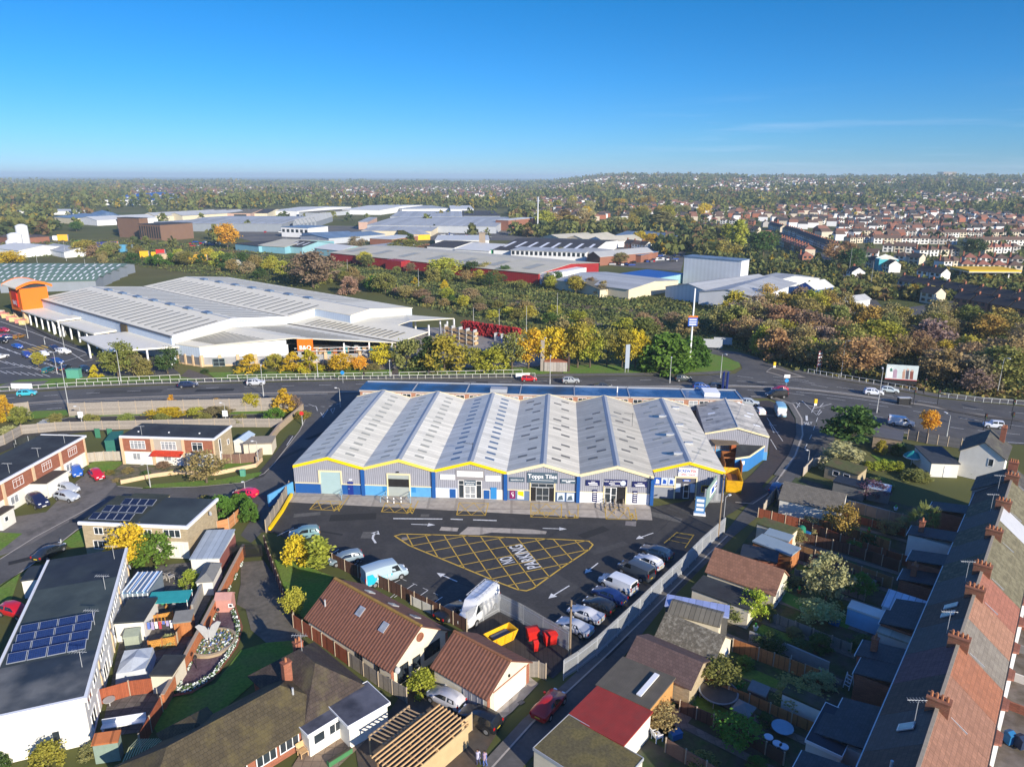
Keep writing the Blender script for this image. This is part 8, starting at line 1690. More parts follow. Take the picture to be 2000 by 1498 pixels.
p=P(1851,366);t=thing('tower_block','lone tan tower block on the right skyline','tower block',(p.x,p.y,0));k=p.y/1386;box(-12*k,0,0,12*k,20*k,40*k*.5+20).build('body',C((.42,.33,.26)),t);box(-13*k,-k,40*k*.5+20,13*k,21*k,40*k*.5+24).build('roof',C((.3,.25,.2)),t)
def cont(lb,u,v,L,W,H,m,rz=.3,name='shipping_container',cat='container'):
 p=P(u,v);t=thing(name,lb,cat,(p.x,p.y,0),rz);box(-L/2,-W/2,.2,L/2,W/2,H).build('body',m,t);box(L/2,-W/2+.1,.3,L/2+.1,W/2-.1,H-.1).build('doors',GALV,t)
for a in(('long navy container in the yard behind the store',209,487,13,3,5,C((.02,.03,.2))),('orange container on the navy one',223,483,6,3,4,C((.6,.13,.02))),('sky blue container in the yard behind the store',246,493,9,3,5,C((.08,.3,.5))),('teal container in the yard behind the store',232,491,9,3,4,C((.03,.2,.2))),('yellow excavator body left of the red lorry',283,503,5,3,4,YSK),('red lorry body in the yard behind the store',315,503,5,3,5,C((.5,.03,.03))),('yellow loader beside the red lorry',307,503,6,3,3.5,YSK),('pale timber stack beside the red lorry',340,508,18,6,4,C((.5,.38,.25))),('yellow skip stack, left of the yard row',366,510,13,3,4,YSK),('yellow skip stack, right of the yard row',386,514,11,3,5,YSK),('rust red skip in the yard row',424,514,9,3,3,C((.35,.1,.05))),('yellow skip at the end of the yard row',438,519,7,3,3,YSK),('blue skip beside the railway',450,516,6,3,3,C((.1,.4,.55))),('white skip beside the railway',470,518,9,3,3,C((.6,.6,.55))),('yellow van body by the far silos',124,471,7,3,5,C((.75,.4,.03))),('white van body by the far silos',113,471,6,3,4,SIGNW),('green container before the white depot',966,503,6,4,5,C((.02,.3,.12))),('white lorry before the depot',893,494,10,3,5,SIGNW),('orange kiosk at the end of the red warehouse',1168,511,6,5,4,C((.75,.15,.02)))):cont(*a)
r_=random.Random(21)
for nm,(u0,v0,u1,v1),n in(('in the car lot right of the sawtooth works',(1258,498,1325,512),26),('beside the end of the red warehouse',(1178,504,1240,520),12),('in the yard before the huge factory',(860,456,960,466),22),('before the car showroom office',(490,445,560,455),18),('on the rough car lot behind the railway wood',(372,474,432,482),14),('before the dark roofed depot',(860,493,945,502),9)):
 for i in range(n):
  cn,c=r_.choice((('white',WH),('silver',SI),('black',BK),('blue',(.02,.06,.3)),('red',RD),('grey',GR)));p=P(u0+(u1-u0)*(i+r_.random())/n,r_.uniform(v0,v1));b=MB();b.box(-2.1,-.88,.25,2.1,.88,.95);b.add([(-1.9,-.82,.95),(1.1,-.82,.95),(1.1,.82,.95),(-1.9,.82,.95),(-1.5,-.65,1.5),(.4,-.65,1.5),(.4,.65,1.5),(-1.5,.65,1.5)],[(4,5,6,7),(0,1,5,4),(1,2,6,5),(2,3,7,6),(3,0,4,7)],1)
  o=b.build('parked_car',[CARP,CGLASS]);o.color=(*c,1);o.location=(p.x,p.y,0);o.rotation_euler=(0,0,r_.choice((.2,1.7)));tag(o,'x','car','cars parked '+nm);reg(o,cn+' parked car',nm)
sheet('yard_ground',PP((700,470),(1000,470),(1200,520),(1330,530),(1340,490),(1190,470),(1000,445),(840,445),(600,440),(440,445),(440,458),(600,500),(640,492)),mat('yard_grey',(.11,.105,.1),.9,.2,.1,col2=(.16,.145,.125),stain_scale=.03),.01)
sheet('yard_ground',PP((-40,500),(-40,455),(60,455),(140,470),(150,490),(60,498)),mat('yard_grey'),.01)
strip('railway_ballast',((240,470),(480,492),(700,540),(1040,592),(1300,613),(1454,631),(1650,657),(1800,675),(2000,712),(2200,745)),9,mat('ballast',(.15,.115,.085),.95,.25,1),.05)
b=MB()
for off in(-2.6,-1.1,1.1,2.6):
 pts=PP((480,492),(700,540),(1040,592),(1300,613),(1454,631),(1650,657),(1800,675),(2000,712));pts=[Vector((p.x-off*.3,p.y+off,.15))for p in pts]
 for p,q in zip(pts,pts[1:]):b.beam(p,q,.12,.16)
structure(b.build('railway_rails',mat('rail_steel',(.2,.15,.12),.5,.1,2,metal=.4)))
strip('track',((880,573),(960,590),(1040,602),(1110,617),(1190,640),(1250,655)),4.5,mat('track_earth',(.2,.165,.125),.95,.2,.5),.04)
strip('road',((1540,604),(1640,607),(1760,612),(1900,590),(2100,560)),12,ASPH,.03);strip('road',((1700,600),(1660,545),(1600,500),(1510,440),(1470,415)),9,ASPH,.03)
for i,(u,v,h)in enumerate(((680,545,10),(818,566,10),(925,652,9),(975,655,9),(1028,648,9),(1088,618,9),(75,525,12),(130,510,12),(170,540,9),(190,548,9),(560,480,10),(1658,533,14),(1700,560,12))):
 lamp((u,v),None,h,None,desc='thin grey pole',place='in the railway wood')
 # suburb beyond: houses one by one near, merged far away
def far_house(wm,hip):
 t=thing('house','x','house',(0,0,-80));L,W,z=7.6,7.6,5.2
 wall_mb(L,W,z,'hip' if hip else 'gable',2.6,'x').build('wall',PAINT,t);roof_mb(L,W,z,'hip' if hip else 'gable',2.6,'x',.35).build('roof',[RO['brown'],RO['dark'],ROOFT['red']][wm],t)['fixed']=1
 q=box(-.45,W/2-.5,5.5,.45,W/2+.5,9.0).build('chimney',BRICK,t);q['fixed']=1
 for y,s in((-.06,1),(W+.06,-1)):
  for x in(1.0,4.4):
   for zz in(.9,3.3):w_=MB().add([(x,y,zz),(x+2.0,y,zz),(x+2.0,y,zz+1.4),(x,y,zz+1.4)],[(0,1,2,3)]).build('window',GLASS,t);w_['fixed']=1
 return t
HP=[far_house(0,True),far_house(0,False),far_house(1,False),far_house(2,True)]
hr=random.Random(12);NH=[0]
WALLS=(('white',(.75,.74,.70)),('white',(.78,.77,.74)),('cream',(.62,.55,.42)),('brick',(.32,.13,.08)),('grey',(.42,.40,.38)))
def row(u0,v0,u1,v1,place,kinds=(0,1),walls=(0,1,2,4),gap=7.0,sc_=.86,jit=.0):
 a,b_=P(u0,v0),P(u1,v1);d=b_-a;L=d.length;n=max(1,int(L/gap));rz=math.atan2(d.y,d.x)
 for i in range(n):
  if hr.random()<.06:continue
  cn,c=WALLS[hr.choice(walls)];o=dup(HP[hr.choice(kinds)],a+d*(i/n),rz,'x','houses of the suburb on the right',sc_,c);NH[0]+=1;reg(o,cn+' walled house',place)
for r_ in((1876,531,2000,535,'in the bay windowed row',(0,3),(0,1,2)),(1842,526,1878,524,'at the corner of the bay windowed row',(0,)),(1765,541,1838,552,'in the dark roofed block beside the mural',(2,)),(1751,566,2010,610,'in the dark roofed terrace behind the wood',(2,),(3,3,4)),(1745,513,1802,519,'in the row behind the mural',(0,2)),(1882,517,2005,521,'behind the bay windowed row',(0,3)),(1652,545,1684,556,'beside the road through the wood',(2,)),(1690,507,1722,509,'in the short row by the rusty trees',(1,)),(1795,590,2010,630,'in the lower dark terrace behind the wood',(2,),(3,3,2)),(1690,522,1740,534,'in the mural terrace',(2,),(2,4,0)),(1723,492,1790,495,'left of the row above the mural',(1,0)),(1795,502,1877,500,'right of the row above the mural',(0,)),(1923,496,1995,494,'in the row by the green park',(0,3)),(1487,443,1560,465,'in the long street terrace, upper part',(2,),(0,2,4)),(1555,466,1628,496,'in the long street terrace, lower part',(2,),(0,2,4)),(1517,478,1572,500,'in the small hipped row beside the street',(0,3),(2,3)),(1566,514,1606,514,'in the orange brick pair below the street',(3,),(3,)),(1660,476,1700,474,'in the short row right of the street',(0,)),(1688,476,1870,478,'in the second long row',(1,0)),(1874,481,2005,480,'in the second long row, right part',(1,)),(1650,460,1790,461,'in the third long row, left part',(0,1)),(1800,465,2005,463,'in the third long row, right part',(0,1)),(1640,448,2005,449,'in the fourth long row',(0,1),(0,1,2,4),9.5),(1600,438,2005,438,'in the fifth long row',(0,1,2),(0,1,2,3),11),(1560,429,2005,429,'in the sixth long row',(0,1,2),(0,1,2,3),13),(1300,470,1350,471,'in the row left of the poplar',(2,1)),(1362,498,1386,502,'beside the ochre tree',(2,)),(1360,450,1480,458,'in the row behind the poplar',(0,1,2),(0,2,3)),(1370,436,1480,440,'in the second row behind the poplar',(0,3),(0,2,3),9),(1205,485,1262,492,'in the gabled cluster beyond the sawtooth works',(2,1),(0,3))):row(*r_)
PF=P(1920,548);t=thing('filling_station','filling station canopy with red and yellow edge','filling station',(PF.x,PF.y,0));box(-13,-8,5,13,8,5.4).build('canopy',RENDERW,t);box(-13.1,-8.1,5.4,13.1,8.1,6.2).build('edge',WC['yellow'],t)
for x in(-9,9):
 for y in(-5,5):box(x-.3,y-.3,0,x+.3,y+.3,5).build('post',WC['white'],t)
PM=P(1733,530);t=thing('mural_wall','house end wall painted with a turquoise and orange mural','mural house',(PM.x,PM.y,0),R(-10));box(-5,0,0,5,7,6.5).build('wall',C((.08,.45,.52)),t);MB().add([(-3,-.08,1),(2,-.08,1.2),(2.6,-.08,4),(-1,-.08,4.6),(-3.4,-.08,3.4)],[(0,1,2,3,4)]).build('painting',C((.7,.25,.06)),t);wall_mb(10,7,.1,'gable',2.2,'y').build('gable',RENDERW,t).location=(-5,0,6.5)
for o in HP:
 for c_ in list(o.children):bpy.data.objects.remove(c_)
 bpy.data.objects.remove(o)
fh=MB();ft=MB();fr_=random.Random(4)
def vis(x,y,z=0):
 q=Vector((x,y,z-CAM_H));d=q.dot(_f);return(1000+FOC*q.dot(_r)/d,749-FOC*q.dot(_u)/d)if d>1 else(-999,0)
def small_house(x,y,z,rz,s,wm,rm):
 c,q=math.cos(rz),math.sin(rz);L,W,h,r=5.2*s,4.2*s,5.0,7.8
 v=[(-L,-W,-2),(L,-W,-2),(L,W,-2),(-L,W,-2),(-L,-W,h),(L,-W,h),(L,W,h),(-L,W,h),(-L*.8,0,r),(L*.8,0,r)]
 v=[(x+a*c-b*q,y+a*q+b*c,z+e)for a,b,e in v]
 fh.add(v,[(0,1,5,4),(1,2,6,5),(2,3,7,6),(3,0,4,7)],wm);fh.add(v,[(4,5,9,8),(6,7,8,9),(5,6,9),(7,4,8)],rm)
def blob(x,y,z,r,h,m,n=16):
 for i in range(n):
  t_=fr_.random()*6.283;e=fr_.random()**.5;k=fr_.random();cx,cy,cz=x+r*e*math.cos(t_)*math.sin(math.pi*(.25+.7*k)),y+r*e*math.sin(t_)*math.sin(math.pi*(.25+.7*k)),z+h*(.12+.86*k)
  a=Vector((fr_.uniform(-1,1),fr_.uniform(-1,1),fr_.uniform(-.7,.7))).normalized()*r*fr_.uniform(.3,.5);b_=a.cross(Vector((fr_.uniform(-1,1),fr_.uniform(-1,1),fr_.uniform(-1,1)))).normalized()*r*fr_.uniform(.28,.45)
  ft.add([(cx-a.x,cy-a.y,cz-a.z),(cx+b_.x,cy+b_.y,cz+b_.z),(cx+a.x,cy+a.y,cz+a.z),(cx-b_.x,cy-b_.y,cz-b_.z)],[(0,1,2,3)],m)
BUILT=[(Vector(o.location).xy,80 if o.name.startswith('school')else 55 if o.name.startswith(('warehouse','factory','derelict'))else 14)for o in COL.objects if o.parent is None and o.location.y>330 and o.name.startswith(('warehouse','house','office','mill','school','derelict','sawtooth'))]
def urban(u,v,x,y):
 q=noise.noise((x/160,y/160,7));f=noise.noise((x/420,y/420,2))
 if u>1020 and v<432:return q+f*.8>(-.02 if v>395 else .0)
 if u>1480 and v<520:return q>-.35
 if 260<u<=1060 and 366<v<388:return q+f>-.4
 if 0<u<1100 and v<366:return q+f>.28
 return False
y=560.0
while y<5200:
 st_=34*(1+y/5000);x=-y*.85
 while x<y*.85:
  xx,yy=x+fr_.uniform(-2,2),y+fr_.uniform(-5,5)+25*noise.noise((x/300,y/300,1));z=land(xx,yy);u,v=vis(xx,yy,z)
  if-30<u<2030 and urban(u,v,xx,yy)and fr_.random()<.72 and not(v>520 and u>1190)and not(v>425 and any((p-Vector((xx,yy))).length<d+9 for p,d in BUILT)):
   small_house(xx,yy,z,fr_.choice((0,0,0,.25,-.2))+.3*noise.noise((xx/250,yy/250,5)),fr_.uniform(.8,1.1),fr_.choice((0,0,1,2)),fr_.choice((3,3,4,4,5)))
  x+=fr_.uniform(10,15)*(1+y/2600)
 y+=st_*.62
tag(fh.build('distant_houses',[WC['white'],C((.55,.48,.38)),BRICK,RO['brown'],RO['dark'],C((.25,.12,.08))]),'mass of small pale houses with brown roofs spreading to the skyline','distant houses',kind='stuff')
TC=[mat('far_leaf_'+n,tuple(1.15*q for q in c),.85,.25,.05,spec=.1,trans=.3)for n,c in(('olive',(.145,.15,.05)),('dark',(.075,.10,.04)),('ochre',(.23,.20,.06)),('rust',(.19,.125,.06)),('moss',(.17,.19,.06)),('gold',(.30,.22,.03)))]
nT=0
for k in range(40000):
 r=340+5200*fr_.random()**1.55;az=R(fr_.uniform(-37,37))
 if k>38000:r=fr_.uniform(330,640);az=R(fr_.uniform(14,37))
 x,y=r*math.sin(az),r*math.cos(az);z=land(x,y);u,v=vis(x,y,z)
 if not(-60<u<2060)or v>(505 if u<1390 else 600):continue
 if v>408 and 100<u<1000 and fr_.random()<.93:continue
 if u>1390 and v>425 and fr_.random()<(.72 if v<490 else .4):continue
 near_=u>1390 and v>470
 if u>1660 and v>588:continue
 g_=noise.noise((x/130,y/130,6))+.5*noise.noise((x/420,y/420,8))
 if g_<-.12 and not near_ and fr_.random()<.8:continue
 if urban(u,v,x,y)and fr_.random()<(.8 if u>1000 or v>360 else .6):continue
 if r<1100 and any((p-Vector((x,y))).length<d for p,d in BUILT):continue
 s=fr_.uniform(.65,1.25)*(1+r/4500)*(1+.5*max(-.4,g_));c=noise.noise((x/220,y/220,4));m=fr_.choices(range(6),(5,3,2+2.5*c,1.3+1.6*c,5,.5))[0];s*=(.5 if near_ else .75)if u>1390 and v>425 else 1
 blob(x,y,z,4.6*s,(8 if r<900 else 9.5)*s,m,26 if r<1000 else 14 if r<2200 else 9);nT+=1
tag(ft.build('distant_woodland',TC),'mass of olive, ochre and dark green treetops spreading to the horizon','woodland',kind='stuff')
hb=box(-15000,-300,-12,15000,21000,75).build('haze',None)if False else None
hb=MB().box(-24500,-24500,-12,24500,24500,92).build('haze',bpy.data.materials.new('haze_air'));hm=hb.data.materials[0];hm.use_nodes=True;n_=hm.node_tree.nodes;n_.remove(n_['Principled BSDF']);pv=n_.new('ShaderNodeVolumePrincipled');pv.inputs['Color'].default_value=(.64,.84,1.0,1);pv.inputs['Density'].default_value=.00013;pv.inputs['Anisotropy'].default_value=0;hm.node_tree.links.new(pv.outputs[0],n_['Material Output'].inputs['Volume']);hb['kind']='stuff';hb['label']='thin blue distance haze over the land'
# trees, shrubs, hedges
tr=random.Random(9)
LC=dict(gold=(.52,.39,.03),orange=(.60,.33,.035),yolive=(.36,.34,.05),olive=(.21,.215,.06),olivebrown=(.28,.235,.095),dgreen=(.07,.12,.035),green=(.095,.19,.03),lime=(.32,.38,.05),pale=(.38,.37,.17),rust=(.32,.205,.10),brown=(.28,.205,.12),mauve=(.27,.19,.15),ochre=(.36,.27,.065),plum=(.16,.10,.12),red=(.34,.03,.035))
LC={k:tuple(1.15*q for q in v)for k,v in LC.items()}
HW_=dict(gold='golden yellow',orange='orange',yolive='yellow olive',olive='olive green',olivebrown='brownish olive',dgreen='dark green',green='bright green',lime='lime green',pale='pale grey green',rust='rusty brown',brown='brown',mauve='purplish brown',ochre='ochre',plum='dusky purple',red='crimson')
def crown_mesh(kind,seed):
 q=random.Random(seed);b=MB();H=8.0
 def leaf(c,s):
  a=Vector((q.gauss(0,1),q.gauss(0,1),q.gauss(0,.7))).normalized()*s;d=a.cross(Vector((q.gauss(0,1),q.gauss(0,1),q.gauss(0,1)))).normalized()*s*.75
  b.add([c-a,c+d,c+a,c-d],[(0,1,2,3)])
 cl=[]
 N=dict(round=62,cone=52,poplar=56,bush=60,bare=64,conifer=64,pine=60,column=40,ball=120)[kind];lf=dict(bare=20,pine=44,ball=44).get(kind,38)
 for i in range(N):
  t=q.random()*6.283
  if kind in('round','bare'):
   z=q.uniform(-.9,1);r=math.sqrt(1-z*z)*q.uniform(.55,1.0)*(1+.25*math.sin(t*3+seed));c=Vector((r*3.3*math.cos(t),r*3.3*math.sin(t),4.9+z*2.9));s=q.uniform(.7,1.15)
  elif kind in('bush','ball'):
   z=q.uniform(0,1);r=math.sqrt(1-z*z*.95)*q.uniform(.6,1.0)*(1+(.22 if kind=='bush' else .06)*math.sin(t*2+seed));c=Vector((r*4*math.cos(t),r*4*math.sin(t),.5+z*6.6));s=q.uniform(.8,1.3)if kind=='bush' else q.uniform(.5,.8)
  elif kind in('cone','conifer'):
   z=q.random()**1.25;r=(1-z)*(2.9 if kind=='cone' else 2.6)+.25;r*=q.uniform(.5,1.0);c=Vector((r*math.cos(t),r*math.sin(t),.9+z*6.9));s=q.uniform(.45,.8)*(1.25-z*.7)
  elif kind in('poplar','column'):
   z=q.random();r=math.sin(math.pi*(.12+.8*z))*1.3*q.uniform(.4,1.0);c=Vector((r*math.cos(t),r*math.sin(t),.5+z*7.3));s=q.uniform(.4,.7)
  else:
   z=q.choice((.3,.45,.6,.75,.9));r=q.uniform(.3,1)*4.2*(1.1-z*.6);c=Vector((r*math.cos(t),r*math.sin(t),1.2+z*6.5));s=q.uniform(.8,1.3)
  cl.append(c)
  for k in range(lf):
   o=Vector((q.gauss(0,1),q.gauss(0,1),q.gauss(0,.75 if kind!='pine' else .3)))*s*.52;leaf(c+o,q.uniform(.16,.34)*(1.3 if kind in('bush','ball','pine')else 1))
 w_=MB();top=dict(bush=2.5,ball=2.5,poplar=6.5,column=6,cone=6.5,conifer=7).get(kind,4.5)
 if kind not in('bush','ball'):w_.tube((0,0,0),(0,0,top),.24,.08,7)
 else:w_.tube((0,0,0),(0,0,1.5),.16,.1,6)
 for c in cl[::3 if kind=='bare' else 5]:
  z0=min(top*.8,max(.5,c.z*.55));w_.tube((0,0,z0),c,.07,.02,4,cap=False)
 return b,w_
TP={}
def tree_proto(kind,i):
 if(kind,i)not in TP:
  b,w_=crown_mesh(kind,i*7+len(kind)*3+1);o=thing('tree','x','tree',(0,0,-90));b.build('crown',LEAF,o);w_.build('trunk',BARK,o)['fixed']=1;TP[(kind,i)]=o
 return TP[(kind,i)]
NT=[0]
def tree(kind,p,h,wid,ck,label=None,place=None,group=None,z=0.0,name=None):
 nm=name or dict(bush='shrub',ball='hedge_shrub',conifer='conifer_tree',poplar='poplar_tree',pine='pine_tree',cone='pyramid_tree',column='conifer_shrub').get(kind,'broadleaf_tree')
 base=dict(round=3.2,bare=3.4,bush=3.8,ball=3.7,cone=2.2,conifer=2.0,poplar=1.15,column=1.1,pine=3.8)[kind];s=h/8.2;sx=wid/base
 c=LC[ck];j=lambda:tr.uniform(.82,1.2);k=tr.uniform(.85,1.18);c=tuple(x*k*tr.uniform(.9,1.1)for x in c)
 o=dup(tree_proto(kind,tr.randrange(3 if kind in('round','bush','bare')else 2)),(p.x,p.y,z),tr.random()*6.28,'x',group,(sx,sx,s),c);o.name=nm;o['category']='shrub' if kind in('bush','ball','column')else 'tree';NT[0]+=1
 if label:o['label']=label
 else:reg(o,HW_[ck]+' '+nm.replace('_',' '),place)
 return o
def T(kind,u,v,top,hw,ck,label=None,place=None,**k):
 p=P(u,v);lo_,hi_=.3,45.0
 for _ in range(30):
  m_=(lo_+hi_)/2;q=Vector((p.x,p.y,m_-CAM_H));lo_,hi_=(m_,hi_)if 749-FOC*q.dot(_u)/q.dot(_f)>top else(lo_,m_)
 d=(p-Vector((0,0,CAM_H))).dot(_f);return tree(kind,p,lo_,hw*d/FOC,ck,label,place,**k)
FR='in the row before the store'
for a in(('cone',489,729,690,20,'gold'),('round',538,722,692,16,'yolive'),('cone',574,726,685,20,'gold'),('cone',605,727,681,20,'gold'),('round',668,727,692,23,'gold'),('round',702,726,697,15,'orange'),('round',747,718,673,21,'gold'),('bush',800,722,658,28,'olive'),('conifer',838,724,655,24,'dgreen'),('bush',868,724,652,40,'yolive'),('round',925,722,680,20,'yolive'),('bush',962,724,676,32,'yolive'),('bare',1000,722,650,30,'olive'),('round',1032,720,642,25,'gold'),('round',1078,718,640,30,'gold'),('bare',1095,712,622,30,'olivebrown'),('round',1128,718,628,30,'yolive'),('round',1152,718,640,26,'yolive'),('bare',1185,716,640,26,'olive'),('round',1215,718,645,24,'yolive'),('round',1240,718,644,22,'gold')):T(*a,place=FR)
for a,lb in((('ball',1303,722,646,52,'green'),'large bright green dome of hedge beside the tall mast'),(('ball',1352,712,652,30,'green'),'smaller bright green dome of hedge right of the tall mast'),(('round',232,738,668,28,'olive'),'tall mixed tree in front of the wide store canopy'),(('bare',262,735,690,26,'olivebrown'),'thin brownish shrub tree under the wide store canopy'),(('bush',284,735,700,16,'olive'),'rounded shrub beside the thin canopy tree'),(('round',328,730,680,20,'dgreen'),'dark green tree at the end of the wide canopy'),(('cone',187,740,711,9,'gold'),'small golden tree by the green cabinet'),(('round',76,717,688,11,'yolive'),'little tree on the island of the store car park'),(('cone',15,822,770,14,'orange'),'orange pyramid tree behind the left board fence'),(('round',42,834,795,17,'olive'),'olive tree beside the zebra crossing'),(('bush',2,822,800,14,'gold'),'golden shrub at the left edge below the orange tree'),(('bush',20,848,832,18,'pale'),'pale shrub at the bend of the left fence'),(('cone',337,800,770,10,'orange'),'orange tree against the high board fence'),(('bare',424,798,778,10,'orange'),'thin orange tree against the high board fence'),(('round',494,801,767,15,'gold'),'golden tree near the right end of the board fence'),(('cone',556,803,758,20,'gold'),'largest golden tree near the end of the board fence'),(('bush',330,809,795,33,'gold'),'low golden hedge block, left of two'),(('bush',385,808,795,18,'yolive'),'low golden hedge block, right of two'),(('bush',425,808,794,26,'olivebrown'),'dull hedge between the golden trees'),(('round',538,828,798,18,'green'),'bright green tree at the end of the service road'),(('bare',577,802,772,12,'mauve'),'bare twiggy tree at the side road corner'),(('bush',590,815,803,16,'ochre'),'rusty shrub bed at the side road corner'),(('bare',404,943,882,36,'olivebrown'),'wide autumn tree on the verge before the end brick house'),(('round',250,1108,1030,33,'gold'),'golden climbing tree covering the buff house'),(('bush',300,1095,1040,36,'green'),'green ivy mass on the buff and white house wall'),(('ball',432,1012,965,24,'green'),'round clipped hedge beside the orange panel'),(('ball',470,998,962,22,'green'),'upper clipped hedge by the pink car'),(('ball',487,1016,972,17,'green'),'right clipped hedge at the side road'),(('bush',400,978,968,12,'olive'),'low shrub behind the flat roof near the round hedge'),(('bush',581,1098,1044,27,'gold'),'golden feathery bush in the corner of the car park'),(('column',626,1110,1046,17,'lime'),'pale lime conifer beside the golden bush'),(('round',577,1207,1150,20,'yolive'),'small yellow green tree beside the strip lawn'),(('bush',825,1350,1308,26,'lime'),'lime shrub between chalet and garage'),(('bush',95,1498,1450,28,'yolive'),'rounded shrub below the cream gable wall'),(('bush',5,1500,1470,16,'dgreen'),'dark spiky shrub in the bottom left corner'),(('bush',180,1400+70,1455,22,'olivebrown'),'low brown planting beside the sage shed'),(('bush',374,1145,1112,18,'lime'),'flowering shrub in the far back yard'),(('bush',330,1258,1240,16,'pale'),'grey shrub in the laundry yard'),(('pine',1658,872,795,50,'dgreen'),'large dark pine at the top of the back lane'),(('bush',1642,912,866,42,'pale'),'large pale bush below the pine'),(('round',1812,846,802,18,'orange'),'orange tree on the grass by the slip lane'),(('bush',1910,930,906,18,'green'),'bright green round shrub beside the white gabled house'),(('bare',1702,975,940,28,'plum'),'dusky purple tree in the shaded gardens'),(('bare',1645,1050,985,30,'ochre'),'sparse ochre tree behind the white garage'),(('bare',1582,1030,1010,15,'pale'),'thin pale shrub before the white garage'),(('round',1612,1175,1088,38,'pale'),'pale lit tree beside the orange brown fence'),(('round',1464,1212,1154,25,'lime'),'small sunlit tree over the black tar roof'),(('bush',1500,1210,1178,14,'olive'),'dark shrub beside the small sunlit tree'),(('bush',1478,1498,1480,18,'green'),'green shrub at the bottom edge of the gardens'),(('bush',1720,950,935,24,'olive'),'trailing shrub below the conifer row'),(('bush',1790,935,918,26,'olive'),'wide olive shrub by the parasol'),(('bush',1720,885,858,10,'yolive'),'yellow climber on the brick shed'),(('bush',1755,888,865,14,'dgreen'),'dark climber beside the brick shed'),(('bush',1600,1268,1240,22,'dgreen'),'dark shrub in the middle gardens'),(('bush',1690,1275,1245,28,'dgreen'),'dark hedge in the shaded gardens'),(('bush',1725,1225,1196,18,'dgreen'),'dark round bush on the blue slabs'),(('bush',1560,1272,1250,22,'dgreen'),'dark low shrub beside the artificial lawn'),(('poplar',1441,487,428,13,'lime'),'tall pale poplar among the houses, taller of two'),(('poplar',1418,470,436,9,'yolive'),'tall poplar left of the tallest one'),(('round',1420,504,470,25,'ochre'),'ochre round tree behind the white cube'),(('round',1490,500,452,26,'dgreen'),'dark broad tree beside the poplar'),(('round',1627,512,474,18,'rust'),'rusty tree at the end of the street terrace, left'),(('round',1652,508,472,18,'rust'),'rusty tree at the end of the street terrace, right'),(('round',1665,528,486,24,'dgreen'),'dark green round tree near the mural'),(('round',1900,502,466,20,'dgreen'),'dark green tree by the park'),(('round',445,486,437,22,'orange'),'big orange tree on the rough car lot'),(('round',612,562,492,42,'brown'),'big rusty brown tree behind the store roof'),(('round',22,520,490,22,'gold'),'golden tree by the left works'),(('round',168,500,470,22,'ochre'),'ochre tree before the navy container'),(('round',150,452,433,10,'dgreen'),'dark green tree by the flat works roof'),(('conifer',802,486,456,14,'dgreen'),'dark conifer beside the factory yard'),(('round',790,490,468,28,'olive'),'broad olive tree beside the factory yard'),(('round',698,486,462,16,'brown'),'brown tree at the foot of the factory'),(('round',830,494,476,14,'rust'),'rusty tree before the depot'),(('round',1095,505,484,12,'olivebrown'),'thin tree before the white office'),(('round',1212,517,494,14,'olivebrown'),'birch tree at the end of the red warehouse'),(('round',646,432,412,10,'olive'),'olive tree before the far depot'),(('round',1250,475,452,14,'gold'),'golden tree beyond the cream gables, left'),(('round',1273,480,456,14,'gold'),'golden tree beyond the cream gables, right'),(('round',870,545,505,30,'yolive'),'tall yellow olive tree before the red warehouse'),(('cone',868,565,546,8,'gold'),'bright yellow sapling in the railway wood, right'),(('cone',811,555,541,6,'gold'),'bright yellow sapling in the railway wood, left')):T(*a,label=lb)
for i in range(6):T('round',(111,182,250,317,400,468)[i],832-i*.5,808,13,'olive',place='in the row along the service road')
for i in range(5):T('column',1694+i*15,918+i*1,900 if i!=2 else 896,7,'lime',place='in the row of golden garden conifers')
for i,(u,v,w_)in enumerate(((215,925,8),(250,922,10),(285,928,9),(320,912,12),(335,925,8),(228,940,7),(505,728,14),(640,722,14),(690,722,18),(728,722,14),(400,728,8))):T('bush',u,v,v-w_*.9,w_,('olive','olivebrown','dgreen','brown')[i%4],place='among the low front plantings')
p=P(1798,1066);t=thing('palm_tree','sunlit fan palm in the shaded gardens','palm',(p.x,p.y,0));MB().tube((0,0,0),(0,0,4.3),.2,.16).build('trunk',BARK,t);b=MB()
for i in range(46):
 az=i*2.4;el=R(-35+95*((i*7)%46)/46);L=tr.uniform(1.2,1.8);d=Vector((math.cos(az)*math.cos(el),math.sin(az)*math.cos(el),math.sin(el)));c=Vector((0,0,4.4));e=c+d*L;b.tube(c,e,.02,n=4,cap=False);s_=d.orthogonal().normalized();q=s_.cross(d)
 for k in range(7):a_=R(-60+20*k);f=(d*math.cos(a_)+s_*math.sin(a_))*1.0;n2=q*.13;b.add([e-n2,e+n2,e+f],[(0,1,2)])
o=b.build('crown',LEAF,t);o.color=(.28,.32,.10,1)
def wood(poly,n,hs,kinds,cols,place,hw=(.42,.58),mind=3.0,avoid=()):
 W_=[P(*q)for q in poly];x0,x1,y0,y1=min(p.x for p in W_),max(p.x for p in W_),min(p.y for p in W_),max(p.y for p in W_);pts=[];k=0
 while len(pts)<n and k<9000:
  k+=1;p=Vector((tr.uniform(x0,x1),tr.uniform(y0,y1),0))
  if inside(p,W_)and not any(abs(screen_u(p)-c_)<d_ and vis(p.x,p.y)[1]>708 for c_,d_ in((1757,58),(1598,22)))and all((p-q).length>mind for q in pts)and not any((p.xy-q).length<d*.55 for q,d in BUILT):pts.append(p)
 for p in pts:h=tr.uniform(*hs);tree(tr.choice(kinds),p,h,h*tr.uniform(*hw),tr.choice(cols),place=place)
